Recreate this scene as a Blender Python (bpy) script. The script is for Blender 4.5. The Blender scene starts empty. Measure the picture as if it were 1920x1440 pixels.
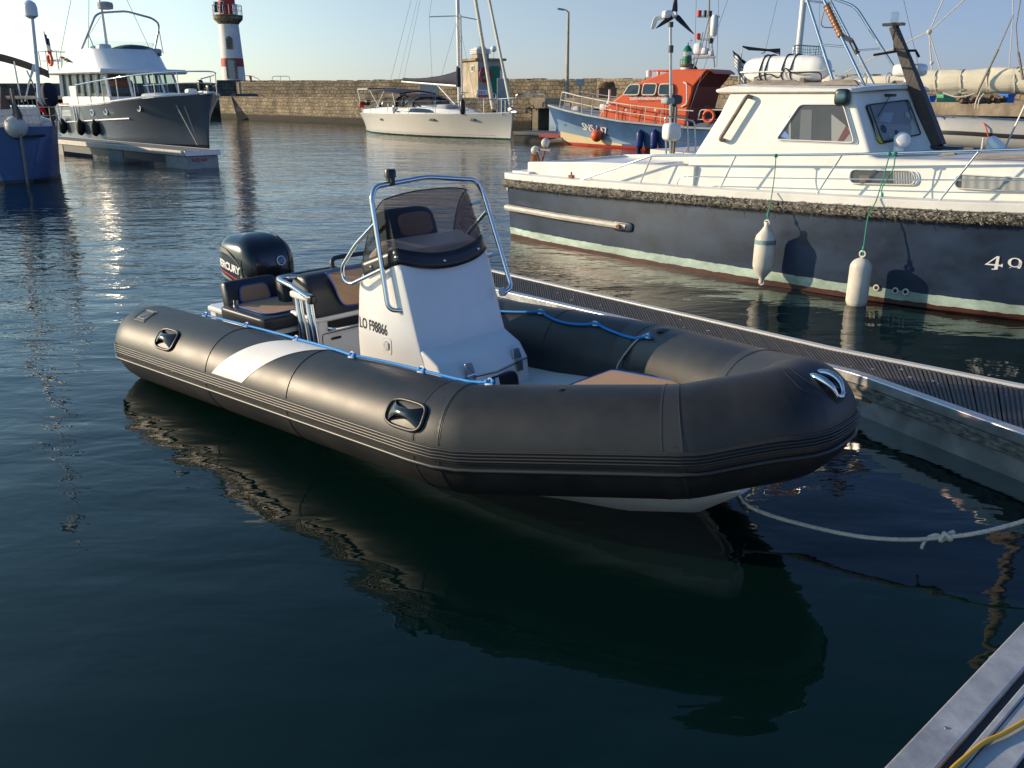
import bpy, bmesh, math, random
from mathutils import Vector, Matrix, Quaternion, noise
from mathutils.bvhtree import BVHTree
R = math.radians
S = bpy.context.scene
COL = S.collection
random.seed(7)

# ------------------------------------------------------------------ camera
F_PX, PITCH, EYE = 1608.0, R(18.8), 2.1
cd = bpy.data.cameras.new('camera'); cam = bpy.data.objects.new('camera', cd); COL.objects.link(cam)
cd.sensor_width = 36; cd.lens = F_PX * 36 / 1920; cd.clip_start = .05; cd.clip_end = 6000
cam.location = (0, 0, EYE); cam.rotation_euler = (R(90) - PITCH, 0, 0); S.camera = cam

# ------------------------------------------------------------------ daylight
SUN_AZ, SUN_EL = R(98), R(16)           # azimuth from behind the camera towards its left
tosun = Vector((-math.sin(SUN_AZ) * math.cos(SUN_EL), -math.cos(SUN_AZ) * math.cos(SUN_EL), math.sin(SUN_EL)))
w = bpy.data.worlds.new("World"); S.world = w; w.use_nodes = True
nt = w.node_tree; bg = nt.nodes['Background']
sky = nt.nodes.new('ShaderNodeTexSky'); sky.sky_type = 'NISHITA'; sky.sun_disc = False
sky.sun_elevation = SUN_EL; sky.sun_rotation = math.atan2(tosun.x, tosun.y)
sky.air_density = 1.0; sky.dust_density = 0.0; sky.ozone_density = 4.6
# the hazy evening sky is paler towards the sun (left) and deeper away from it
_tc = nt.nodes.new('ShaderNodeTexCoord'); _sx = nt.nodes.new('ShaderNodeSeparateXYZ'); nt.links.new(_tc.outputs['Generated'], _sx.inputs[0])
_mr = nt.nodes.new('ShaderNodeMapRange'); _mr.inputs[1].default_value = -.55; _mr.inputs[2].default_value = .6; nt.links.new(_sx.outputs['X'], _mr.inputs[0])
_rp = nt.nodes.new('ShaderNodeValToRGB'); _rp.color_ramp.elements[0].color = (1.58, 1.66, 1.12, 1); _rp.color_ramp.elements[1].color = (.47, .57, .66, 1); _e = _rp.color_ramp.elements.new(.36); _e.color = (1.00, 1.08, .89, 1); nt.links.new(_mr.outputs[0], _rp.inputs[0])
_sc = nt.nodes.new('ShaderNodeVectorMath'); _sc.operation = 'MULTIPLY'; nt.links.new(sky.outputs[0], _sc.inputs[0]); nt.links.new(_rp.outputs[0], _sc.inputs[1])
_s2 = nt.nodes.new('ShaderNodeVectorMath'); _s2.operation = 'MULTIPLY'; _s2.inputs[1].default_value = (1.30, 1.10, 1.12); nt.links.new(_sc.outputs[0], _s2.inputs[0])
_mz = nt.nodes.new('ShaderNodeMapRange'); _mz.inputs[1].default_value = 0; _mz.inputs[2].default_value = .60; nt.links.new(_sx.outputs['Z'], _mz.inputs[0])
_rz = nt.nodes.new('ShaderNodeValToRGB'); _rz.color_ramp.elements[0].color = (.58, .68, 1.04, 1); _rz.color_ramp.elements[1].color = (1.02, 1.06, 1.12, 1); _e = _rz.color_ramp.elements.new(.16); _e.color = (1.02, .84, .90, 1); nt.links.new(_mz.outputs[0], _rz.inputs[0])
_s3 = nt.nodes.new('ShaderNodeVectorMath'); _s3.operation = 'MULTIPLY'; nt.links.new(_s2.outputs[0], _s3.inputs[0]); nt.links.new(_rz.outputs[0], _s3.inputs[1])
nt.links.new(_s3.outputs[0], bg.inputs[0]); bg.inputs[1].default_value = 0.125
sl = bpy.data.lights.new('sun', 'SUN'); sl.energy = 4.0; sl.angle = R(.5); sl.color = (1, .79, .54)
so = bpy.data.objects.new('sun', sl); COL.objects.link(so); so.rotation_euler = tosun.to_track_quat('Z', 'Y').to_euler()
S.view_settings.view_transform = 'Standard'; S.view_settings.look = 'None'
S.view_settings.exposure = 0.5; S.view_settings.gamma = 1.0
S.render.engine = 'CYCLES'

# ------------------------------------------------------------------ helpers
def ray(px, py):
    a, b = px - 960, 720 - py
    c, s = math.cos(PITCH), math.sin(PITCH)
    return Vector((a, F_PX * c + b * s, -F_PX * s + b * c))

class Frame:
    """a boat's own axes: x forward, y to port, z up"""
    def __init__(s, x, y, hd): s.o = Vector((x, y, 0)); s.h = hd; s.m = Matrix.Rotation(hd, 3, 'Z'); s.mi = s.m.inverted()
    def loc(s, v): return s.mi @ (Vector(v) - s.o)
    def wor(s, v): return s.m @ Vector(v) + s.o
    def P(s, px, py, ax, val):
        r = s.mi @ ray(px, py); o = s.mi @ (Vector((0, 0, EYE)) - s.o); i = 'xyz'.index(ax)
        return o + r * ((val - o[i]) / r[i])
WORLD = Frame(0, 0, 0)

def mat(name, col, rough=.5, metal=0, var=0.0, vscale=6, bump=0.0, bscale=40, coat=0, spec=.5, col2=None, detail=4, stretch=(1,1,1), sheen=0, rvar=0.0):
    m = bpy.data.materials.new(name); m.use_nodes = True; n = m.node_tree; N = n.nodes; L = n.links
    b = N['Principled BSDF']; b.inputs['Base Color'].default_value = (*col, 1); b.inputs['Roughness'].default_value = rough
    b.inputs['Metallic'].default_value = metal; b.inputs['Coat Weight'].default_value = coat; b.inputs['Specular IOR Level'].default_value = spec
    if coat: b.inputs['Coat Roughness'].default_value = .06
    if sheen: b.inputs['Sheen Weight'].default_value = sheen
    if var or bump or rvar:
        tc = N.new('ShaderNodeTexCoord'); mp = N.new('ShaderNodeMapping'); mp.inputs['Scale'].default_value = stretch
        L.new(tc.outputs['Object'], mp.inputs[0])
    if var or rvar:
        no = N.new('ShaderNodeTexNoise'); no.inputs['Scale'].default_value = vscale; no.inputs['Detail'].default_value = detail; no.inputs['Roughness'].default_value = .62
        L.new(mp.outputs[0], no.inputs['Vector'])
    if var:
        rp = N.new('ShaderNodeValToRGB'); rp.color_ramp.elements[0].position = .33; rp.color_ramp.elements[1].position = .67
        c2 = col2 if col2 else tuple(min(1, c * (1 + var)) for c in col)
        c1 = col if col2 else tuple(c * (1 - var) for c in col)
        rp.color_ramp.elements[0].color = (*c1, 1); rp.color_ramp.elements[1].color = (*c2, 1)
        L.new(no.outputs[0], rp.inputs[0]); L.new(rp.outputs[0], b.inputs['Base Color'])
    if rvar:
        mr = N.new('ShaderNodeMapRange'); mr.inputs[1].default_value = .3; mr.inputs[2].default_value = .7
        mr.inputs[3].default_value = max(0, rough - rvar); mr.inputs[4].default_value = min(1, rough + rvar)
        L.new(no.outputs[0], mr.inputs[0]); L.new(mr.outputs[0], b.inputs['Roughness'])
    if bump:
        n2 = N.new('ShaderNodeTexNoise'); n2.inputs['Scale'].default_value = bscale; n2.inputs['Detail'].default_value = 5
        L.new(mp.outputs[0], n2.inputs['Vector'])
        bu = N.new('ShaderNodeBump'); bu.inputs['Strength'].default_value = 1; bu.inputs['Distance'].default_value = bump
        L.new(n2.outputs[0], bu.inputs['Height']); L.new(bu.outputs[0], b.inputs['Normal'])
    return m

def banded(name, bands, rough=.35, var=.2, vscale=5, coat=0, stretch=(1, 1, 1), axis='Z', bump=0):
    """paint in horizontal bands: bands=[(z_from, colour), ...] in object space, first from -inf"""
    m = mat(name, bands[0][1], rough, coat=coat, var=var, vscale=vscale, stretch=stretch, bump=bump, bscale=8)
    n = m.node_tree; N = n.nodes; L = n.links; b = N['Principled BSDF']
    tc = N.new('ShaderNodeTexCoord'); sp = N.new('ShaderNodeSeparateXYZ'); L.new(tc.outputs['Object'], sp.inputs[0])
    nz = N.new('ShaderNodeTexNoise'); nz.inputs['Scale'].default_value = 9; L.new(tc.outputs['Object'], nz.inputs['Vector'])
    ad = N.new('ShaderNodeMath'); ad.operation = 'MULTIPLY_ADD'; ad.inputs[1].default_value = .03; L.new(nz.outputs[0], ad.inputs[0])
    L.new(sp.outputs[axis], ad.inputs[2])
    mr = N.new('ShaderNodeMapRange'); mr.inputs[1].default_value = -1; mr.inputs[2].default_value = 4; L.new(ad.outputs[0], mr.inputs[0])
    rp = N.new('ShaderNodeValToRGB'); rp.color_ramp.interpolation = 'CONSTANT'; e = rp.color_ramp.elements
    e[0].position = 0; e[0].color = (*bands[0][1], 1); e.remove(e[1])
    for z, c in bands[1:]:
        q = e.new((z + .015 + 1) / 5); q.color = (*c, 1)
    L.new(mr.outputs[0], rp.inputs[0])
    no = [x for x in N if x.type == 'TEX_NOISE' and abs(x.inputs['Scale'].default_value - vscale) < 1e-3][0]
    m2 = N.new('ShaderNodeMapRange'); m2.inputs[1].default_value = .3; m2.inputs[2].default_value = .7; m2.inputs[3].default_value = 1 - var; m2.inputs[4].default_value = 1 + var
    L.new(no.outputs[0], m2.inputs[0])
    mx = N.new('ShaderNodeVectorMath'); mx.operation = 'SCALE'; L.new(rp.outputs[0], mx.inputs[0]); L.new(m2.outputs[0], mx.inputs['Scale'])
    L.new(mx.outputs[0], b.inputs['Base Color'])
    return m

def glass(name, tint, mixf=.35, rough=.02):
    m = bpy.data.materials.new(name); m.use_nodes = True; n = m.node_tree; N = n.nodes; L = n.links
    for x in list(N):
        if x.type != 'OUTPUT_MATERIAL': N.remove(x)
    out = [x for x in N if x.type == 'OUTPUT_MATERIAL'][0]
    t = N.new('ShaderNodeBsdfTransparent'); t.inputs[0].default_value = (*tint, 1)
    d = N.new('ShaderNodeBsdfDiffuse'); d.inputs[0].default_value = (*[c * .12 for c in tint], 1)
    g = N.new('ShaderNodeBsdfGlossy'); g.inputs['Roughness'].default_value = rough
    fr = N.new('ShaderNodeFresnel'); fr.inputs[0].default_value = 1.45
    a = N.new('ShaderNodeMixShader'); a.inputs[0].default_value = mixf; L.new(t.outputs[0], a.inputs[1]); L.new(d.outputs[0], a.inputs[2])
    c = N.new('ShaderNodeMixShader'); ge = N.new('ShaderNodeNewGeometry'); iv = N.new('ShaderNodeMath'); iv.operation = 'SUBTRACT'; iv.inputs[0].default_value = 1; L.new(ge.outputs['Backfacing'], iv.inputs[1]); ml = N.new('ShaderNodeMath'); ml.operation = 'MULTIPLY'; L.new(fr.outputs[0], ml.inputs[0]); L.new(iv.outputs[0], ml.inputs[1]); L.new(ml.outputs[0], c.inputs[0]); L.new(a.outputs[0], c.inputs[1]); L.new(g.outputs[0], c.inputs[2])
    L.new(c.outputs[0], out.inputs[0]); return m

def V(*a): return Vector(a[0]) if len(a) == 1 else Vector(a)

def fillet(pts, r, n=5, closed=False):
    """round the corners of a polyline"""
    pts = [V(p) for p in pts]; out = []; N = len(pts)
    for i, p in enumerate(pts):
        if not closed and i in (0, N - 1): out.append(p); continue
        a, b = pts[(i - 1) % N], pts[(i + 1) % N]
        rr = min(r, (a - p).length * .48, (b - p).length * .48)
        s, e = p + (a - p).normalized() * rr, p + (b - p).normalized() * rr
        for k in range(n + 1):
            t = k / n; out.append(s * (1 - t) ** 2 + p * 2 * t * (1 - t) + e * t * t)
    return out

def curve(pts, n=8):
    """Catmull-Rom through the points"""
    pts = [V(p) for p in pts]; q = [pts[0] * 2 - pts[1]] + pts + [pts[-1] * 2 - pts[-2]]; out = []
    for i in range(1, len(q) - 2):
        for k in range(n):
            t = k / n; a, b, c, d = q[i - 1:i + 3]
            out.append(.5 * ((2 * b) + (c - a) * t + (2 * a - 5 * b + 4 * c - d) * t * t + (3 * b - a - 3 * c + d) * t ** 3))
    return out + [pts[-1]]

class MB:
    def __init__(s): s.v = []; s.f = []; s.m = []
    def add(s, vs, fs, mi=0):
        o = len(s.v); s.v += [tuple(x) for x in vs]; s.f += [tuple(o + i for i in f) for f in fs]; s.m += [mi] * len(fs); return s
    def box(s, c, d, rot=None, mi=0):
        c = V(c); q = [Vector((sx * d[0] / 2, sy * d[1] / 2, sz * d[2] / 2)) for sx in (-1, 1) for sy in (-1, 1) for sz in (-1, 1)]
        if rot is not None: q = [rot @ p for p in q]
        return s.add([c + p for p in q], [(0, 1, 3, 2), (4, 6, 7, 5), (0, 4, 5, 1), (2, 3, 7, 6), (0, 2, 6, 4), (1, 5, 7, 3)], mi)
    def bb(s, a, b, mi=0):
        a, b = V(a), V(b); return s.box((a + b) / 2, [abs(x) for x in (b - a)], mi=mi)
    def prism(s, poly, vec, mi=0):
        n = len(poly); vec = V(vec); p = [V(x) for x in poly]
        return s.add(p + [x + vec for x in p], [tuple(range(n))] + [tuple(range(2 * n - 1, n - 1, -1))] + [(i, (i + 1) % n, n + (i + 1) % n, n + i) for i in range(n)], mi)
    def loft(s, rings, cap=True, closed=True, mi=0, loop=False):
        n = len(rings[0]); vs = [p for r in rings for p in r]; fs = []
        K = len(rings)
        for i in range(K if loop else K - 1):
            for j in range(n if closed else n - 1):
                a, b = i * n + j, i * n + (j + 1) % n; j2 = ((i + 1) % K) * n
                fs.append((a, b, j2 + (j + 1) % n, j2 + j))
        if cap and not loop: fs += [tuple(range(n - 1, -1, -1)), tuple(range((K - 1) * n, K * n))]
        return s.add(vs, fs, mi)
    def tube(s, pts, r, n=8, cap=True, closed=False, mi=0, twist=0, sq=None):
        pts = [V(p) for p in pts]; K = len(pts); rs = r if isinstance(r, (list, tuple)) else [r] * K
        T = []
        for i in range(K):
            a = pts[(i - 1) % K] if (closed or i > 0) else pts[i]; b = pts[(i + 1) % K] if (closed or i < K - 1) else pts[i]
            t = (b - a); T.append(t.normalized() if t.length > 1e-9 else Vector((0, 0, 1)))
        up = Vector((0, 0, 1)) if abs(T[0].z) < .95 else Vector((1, 0, 0))
        nrm = (up - T[0] * up.dot(T[0])).normalized(); rings = []
        for i in range(K):
            if i: nrm = (nrm - T[i] * nrm.dot(T[i]))
            nrm = nrm.normalized() if nrm.length > 1e-6 else up
            bi = T[i].cross(nrm)
            rings.append([pts[i] + (nrm * math.cos(2 * math.pi * j / n + twist * i) + bi * math.sin(2 * math.pi * j / n + twist * i)) * rs[i] for j in range(n)])
        return s.loft(rings, cap=cap and not closed, mi=mi, loop=closed)
    def lathe(s, prof, c=(0, 0, 0), n=20, axis=None, mi=0, cap=True):
        c = V(c); q = Vector((0, 0, 1)).rotation_difference(V(axis).normalized()) if axis is not None else Quaternion()
        rings = [[c + q @ Vector((r * math.cos(2 * math.pi * j / n), r * math.sin(2 * math.pi * j / n), z)) for j in range(n)] for r, z in prof]
        return s.loft(rings, cap=cap, mi=mi)
    def ell(s, c, r, n=16, k=10, rot=None, mi=0):
        c = V(c); r = r if hasattr(r, '__len__') else (r, r, r); rings = []
        for i in range(k + 1):
            a = -math.pi / 2 + math.pi * i / k; a = max(-1.55, min(1.55, a))
            ring = [Vector((r[0] * math.cos(a) * math.cos(2 * math.pi * j / n), r[1] * math.cos(a) * math.sin(2 * math.pi * j / n), r[2] * math.sin(a))) for j in range(n)]
            if rot is not None: ring = [rot @ p for p in ring]
            rings.append([c + p for p in ring])
        return s.loft(rings, mi=mi)
    def rbox(s, c, d, e=.25, n=12, k=12, rot=None, mi=0, p=4.0):
        """superellipsoid cushion shape"""
        c = V(c); rings = []; sg = lambda x, q: math.copysign(abs(x) ** q, x)
        q = 2 / p
        for i in range(k + 1):
            a = -math.pi / 2 + math.pi * i / k; a = max(-1.5, min(1.5, a)); ring = []
            for j in range(n * 2):
                b = 2 * math.pi * j / (n * 2) + .01
                v = Vector((d[0] / 2 * sg(math.cos(a), q) * sg(math.cos(b), q), d[1] / 2 * sg(math.cos(a), q) * sg(math.sin(b), q), d[2] / 2 * sg(math.sin(a), q)))
                ring.append(c + (rot @ v if rot is not None else v))
            rings.append(ring)
        return s.loft(rings, mi=mi)
    def grid(s, fn, nu, nv, mi=0):
        return s.add([fn(i / nu, j / nv) for i in range(nu + 1) for j in range(nv + 1)],
                     [(i * (nv + 1) + j, i * (nv + 1) + j + 1, (i + 1) * (nv + 1) + j + 1, (i + 1) * (nv + 1) + j) for i in range(nu) for j in range(nv)], mi)
    def build(s, name, mats, parent=None, ang=35, bevel=0, bseg=2, smooth=True, solid=0):
        me = bpy.data.meshes.new(name); me.from_pydata(s.v, [], s.f)
        mats = mats if isinstance(mats, (list, tuple)) else [mats]
        for m in mats: me.materials.append(m)
        me.polygons.foreach_set('material_index', s.m)
        bm = bmesh.new(); bm.from_mesh(me); bmesh.ops.remove_doubles(bm, verts=bm.verts, dist=1e-5)
        bmesh.ops.recalc_face_normals(bm, faces=bm.faces)
        bm.to_mesh(me); bm.free()
        if smooth: me.shade_smooth(); me.set_sharp_from_angle(angle=R(ang))
        me.update(); o = bpy.data.objects.new(name, me); COL.objects.link(o)
        if parent is not None: o.parent = parent
        if solid:
            d = o.modifiers.new('s', 'SOLIDIFY'); d.thickness = solid; d.offset = 0
        if bevel:
            d = o.modifiers.new('b', 'BEVEL'); d.width = bevel; d.segments = bseg; d.limit_method = 'ANGLE'; d.angle_limit = R(40); d.harden_normals = False
        return o

def thing(name, label, cat, fr=None, loc=(0, 0, 0), rot=0, group=None):
    o = bpy.data.objects.new(name, None); COL.objects.link(o)
    if fr is not None: o.location = fr.wor(loc); o.rotation_euler = (0, 0, fr.h + rot)
    else: o.location = loc; o.rotation_euler = (0, 0, rot)
    o.empty_display_size = .1
    o['label'] = label; o['category'] = cat
    if group: o['group'] = group
    return o
def tag(o, label, cat, group=None, kind=None):
    if label: o['label'] = label
    if cat: o['category'] = cat
    if group: o['group'] = group
    if kind: o['kind'] = kind
    return o
def setfr(o, fr, loc=(0, 0, 0)):
    o.location = fr.wor(loc); o.rotation_euler = (0, 0, fr.h); return o

def text2d(s, size, bold=0.0, shear=0, spacing=1.0):
    """outline text as a flat mesh: (verts, faces), left-bottom at origin"""
    c = bpy.data.curves.new('t', 'FONT'); c.body = s; c.size = size; c.offset = bold; c.shear = shear; c.space_character = spacing; c.resolution_u = 4
    o = bpy.data.objects.new('t', c); COL.objects.link(o)
    dg = bpy.context.evaluated_depsgraph_get(); me = bpy.data.meshes.new_from_object(o.evaluated_get(dg))
    vs = [v.co.copy() for v in me.vertices]; fs = [tuple(p.vertices) for p in me.polygons]
    bpy.data.objects.remove(o); bpy.data.meshes.remove(me); bpy.data.curves.remove(c)
    return vs, fs
def text_on(mb, s, size, o, ux, uy, off=.003, bold=0, shear=0, spacing=1, onto=None, mi=0):
    vs, fs = text2d(s, size, bold, shear, spacing); ux, uy, o = V(ux).normalized(), V(uy).normalized(), V(o); nz = ux.cross(uy)
    q = []
    for v in vs:
        p = o + ux * v.x + uy * v.y
        if onto:
            h = onto.ray_cast(p + nz * .5, -nz)
            if h[0] is not None: p = h[0]
        q.append(p + nz * off)
    mb.add(q, fs, mi); return mb
def bvh(o):
    me = o.data; return BVHTree.FromPolygons([v.co.copy() for v in me.vertices], [tuple(p.vertices) for p in me.polygons])

def rope(pts, r, mats, name='rope', parent=None, n=10, lay=.0, strands=3):
    """laid rope: strands twisted round the path"""
    pts = [V(p) for p in pts]; mb = MB()
    if not lay: mb.tube(pts, r, n=n); return mb.build(name, mats, parent)
    # resample
    L = [0]
    for a, b in zip(pts, pts[1:]): L.append(L[-1] + (b - a).length)
    K = int(L[-1] / (lay / 8)); res = []
    j = 0
    for i in range(K + 1):
        d = L[-1] * i / K
        while j < len(L) - 2 and L[j + 1] < d: j += 1
        t = (d - L[j]) / max(1e-9, L[j + 1] - L[j]); res.append(pts[j].lerp(pts[j + 1], t))
    for k in range(strands):
        q = []
        for i, p in enumerate(res):
            t = (res[min(i + 1, K)] - res[max(i - 1, 0)]).normalized(); a = Vector((0, 0, 1)) if abs(t.z) < .9 else Vector((1, 0, 0))
            u = t.cross(a).normalized(); v = t.cross(u); ph = 2 * math.pi * (i / 8 + k / strands)
            q.append(p + (u * math.cos(ph) + v * math.sin(ph)) * r * .5)
        mb.tube(q, r * .58, n=6)
    return mb.build(name, mats, parent, ang=60)

# ------------------------------------------------------------------ materials
M = {}
M['gel'] = mat('white_gelcoat', (.80, .79, .76), .28, coat=.4, var=.04, vscale=3)
M['gel_old'] = mat('weathered_white_gelcoat', (.72, .705, .66), .42, var=.08, vscale=2.5, bump=.0006, bscale=30, rvar=.12)
M['rubber'] = mat('dark_hypalon', (.017, .017, .0175), .46, var=.35, vscale=4, detail=9, bump=.0004, bscale=380, spec=.50, rvar=.035)
M['rubber_trim'] = mat('black_strake_rubber', (.020, .020, .021), .42, spec=.5)
M['rubber_seam'] = mat('seam_tape_rubber', (.028, .028, .029), .42)
M['patch'] = mat('white_hypalon', (.74, .72, .68), .5, var=.03)
M['steel'] = mat('polished_stainless', (.72, .72, .72), .10, metal=1)
M['dull_steel'] = mat('dull_stainless', (.5, .49, .47), .3, metal=1, var=.15, vscale=20)
M['alu'] = mat('aluminium', (.62, .62, .62), .38, metal=.85, var=.12, vscale=9, bump=.0006, bscale=60, rvar=.1)
M['alu_white'] = mat('pale_aluminium_spar', (.62, .61, .58), .4, metal=.2)
M['vinyl'] = mat('navy_grey_vinyl', (.024, .029, .036), .42, bump=.0004, bscale=300)
M['tan'] = mat('tan_vinyl', (.47, .29, .165), .55, bump=.0004, bscale=260, var=.06)
M['pipe'] = mat('blue_piping', (.02, .10, .42), .4)
M['bluerope'] = mat('bright_blue_rope', (.0, .22, .62), .6, bump=.0012, bscale=260)
M['black'] = mat('black_plastic', (.012, .012, .013), .35)
M['dark'] = mat('dark_recess', (.008, .008, .009), .7)
M['cowl'] = mat('glossy_black_cowl', (.006, .007, .010), .24, coat=.5, bump=.0003, bscale=5)
M['cowl_trim'] = mat('grey_cowl_trim', (.09, .09, .095), .3)
M['white_ink'] = mat('white_lettering', (.82, .82, .80), .4)
M['red_ink'] = mat('red_lettering', (.55, .015, .02), .4)
M['blue_ink'] = mat('blue_lettering', (.14, .30, .66), .4)
M['black_ink'] = mat('black_lettering', (.01, .01, .01), .5)
M['smoke'] = glass('smoked_acrylic', (.66, .60, .575), .035)
M['clear'] = glass('clear_acrylic', (.86, .9, .9), .03)
M['win'] = glass('tinted_window', (.93, .94, .95), .04)
M['darkwin'] = mat('dark_window_glass', (.014, .016, .02), .06, spec=.8)
M['steelrope'] = mat('white_laid_rope', (.52, .48, .41), .75, var=.2, vscale=60, bump=.0008, bscale=300)
M['greenrope'] = mat('green_twine', (.02, .26, .17), .7)
M['fender'] = mat('dirty_white_fender', (.62, .58, .50), .5, var=.14, vscale=7, bump=.0006, bscale=30, rvar=.1)
M['navyfab'] = mat('navy_canvas', (.012, .016, .04), .8, bump=.002, bscale=25)
M['tanfab'] = mat('tan_canvas', (.20, .13, .09), .85, bump=.002, bscale=20)
M['cream'] = mat('cream_sailcloth', (.66, .60, .46), .75, var=.08, vscale=3, bump=.012, bscale=7, stretch=(.5, 1, 2))
M['orange'] = mat('orange_paint', (.62, .090, .018), .38, var=.07, vscale=2)
M['orange_dark'] = mat('dark_red_bulkhead', (.22, .035, .02), .5)
M['red'] = mat('red_plastic', (.55, .04, .02), .4)
M['ring'] = mat('orange_lifebuoy', (.7, .10, .03), .5)
M['bluef'] = mat('blue_fender', (.012, .03, .16), .4)
M['wood'] = mat('grey_weathered_wood', (.22, .19, .16), .8, var=.35, vscale=8, stretch=(1, 6, 6), bump=.003, bscale=20)
M['varnish'] = mat('varnished_wood', (.30, .12, .04), .3, var=.3, vscale=8, stretch=(1, 1, 6))
M['deckslat'] = mat('dark_composite_decking', (.075, .070, .070), .68, var=.22, vscale=14, bump=.001, bscale=120, rvar=.12)
M['concrete'] = mat('pale_float_concrete', (.40, .385, .35), .85, var=.16, vscale=5, bump=.003, bscale=30)
M['stain'] = mat('weathered_fender_timber', (.13, .125, .11), .8, var=.75, vscale=16, bump=.006, bscale=25, stretch=(1, 1, 3))
M['darkgrey'] = mat('dark_grey_paint', (.06, .065, .07), .5)
M['black_wood'] = mat('peeling_black_wood', (.022, .016, .014), .55, col2=(.045, .036, .032), var=.5, vscale=10, stretch=(3, 3, 1), bump=.004, bscale=14, detail=8)
M['yellow'] = mat('yellow_hose', (.55, .32, .02), .4)
M['wire'] = mat('rigging_wire', (.30, .30, .30), .4, metal=.6)
M['greydinghy'] = mat('light_grey_hypalon', (.42, .41, .38), .55, var=.05)
M['green'] = mat('green_paint', (.0, .16, .075), .45)
M['rust'] = mat('rusty_steel', (.26, .09, .03), .8, var=.5, vscale=25, bump=.002, bscale=50)
M['teak'] = mat('brown_timber', (.17, .10, .055), .6, var=.3, vscale=10)
M['solar'] = mat('solar_cells', (.01, .015, .05), .15)
M['curtain'] = mat('white_curtain', (.42, .41, .38), .8)
M['flagw'] = mat('white_flag_cloth', (.7, .69, .66), .8); M['flagb'] = mat('blue_flag_cloth', (.012, .025, .13), .8); M['flagr'] = mat('red_flag_cloth', (.55, .02, .02), .8)
M['flagk'] = mat('black_flag_cloth', (.01, .01, .01), .8)

# ================================================================== SETTING
def water():
    m = bpy.data.materials.new('harbour_water'); m.use_nodes = True; n = m.node_tree; N = n.nodes; L = n.links; b = N['Principled BSDF']
    b.inputs['Base Color'].default_value = (.0011, .0095, .0080, 1); b.inputs['Roughness'].default_value = .015; b.inputs['IOR'].default_value = 1.333
    tc = N.new('ShaderNodeTexCoord')
    def noise(sc, stretch, det=2, rot=0, dist=0):
        mp = N.new('ShaderNodeMapping'); mp.inputs['Scale'].default_value = stretch; mp.inputs['Rotation'].default_value = (0, 0, rot)
        L.new(tc.outputs['Object'], mp.inputs[0]); q = N.new('ShaderNodeTexNoise'); q.inputs['Scale'].default_value = sc; q.inputs['Detail'].default_value = det
        q.inputs['Distortion'].default_value = dist; L.new(mp.outputs[0], q.inputs['Vector']); return q.outputs[0]
    def mul(a, k):
        q = N.new('ShaderNodeMath'); q.operation = 'MULTIPLY'; L.new(a, q.inputs[0])
        if isinstance(k, (int, float)): q.inputs[1].default_value = k
        else: L.new(k, q.inputs[1])
        return q.outputs[0]
    def add(a, c):
        q = N.new('ShaderNodeMath'); q.operation = 'ADD'; L.new(a, q.inputs[0]); L.new(c, q.inputs[1]); return q.outputs[0]
    big = noise(.55, (1, 1.7, 1), 2, .35, .4)
    mid = noise(1.9, (1, 2.1, 1), 2, .2, .5)
    fin = noise(7.0, (1, 1.9, 1), 2, .5, .3)
    # sheltered water close to the pontoons is calmer than the open basin
    sp = N.new('ShaderNodeSeparateXYZ'); L.new(tc.outputs['Object'], sp.inputs[0])
    mr = N.new('ShaderNodeMapRange'); mr.inputs[1].default_value = 2.5; mr.inputs[2].default_value = 11; mr.inputs[3].default_value = .16; mr.inputs[4].default_value = 1.0
    sx = N.new('ShaderNodeMath'); sx.operation = 'MULTIPLY_ADD'; sx.inputs[1].default_value = -.12; L.new(sp.outputs['X'], sx.inputs[0]); L.new(sp.outputs['Y'], sx.inputs[2])
    L.new(sx.outputs[0], mr.inputs[0])
    gust = noise(.16, (1, 2.5, 1), 2, 0, .5); g2 = N.new('ShaderNodeMapRange'); g2.inputs[1].default_value = .35; g2.inputs[2].default_value = .65; g2.inputs[3].default_value = .55; g2.inputs[4].default_value = 1.25
    L.new(gust, g2.inputs[0])
    amp = mul(mr.outputs[0], g2.outputs[0])
    h = add(mul(big, .038), mul(mul(mid, .020), amp)); h = add(h, mul(mul(fin, .0042), amp))
    bu = N.new('ShaderNodeBump'); bu.inputs['Distance'].default_value = 1; bu.inputs['Strength'].default_value = 1
    L.new(h, bu.inputs['Height']); L.new(bu.outputs[0], b.inputs['Normal'])
    mb = MB(); mb.add([(-900, -60, 0), (900, -60, 0), (1500, 3000, 0), (-1500, 3000, 0)], [(0, 1, 2, 3)])
    tag(mb.build('water', m, smooth=False), None, None, kind='structure')
water()

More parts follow.
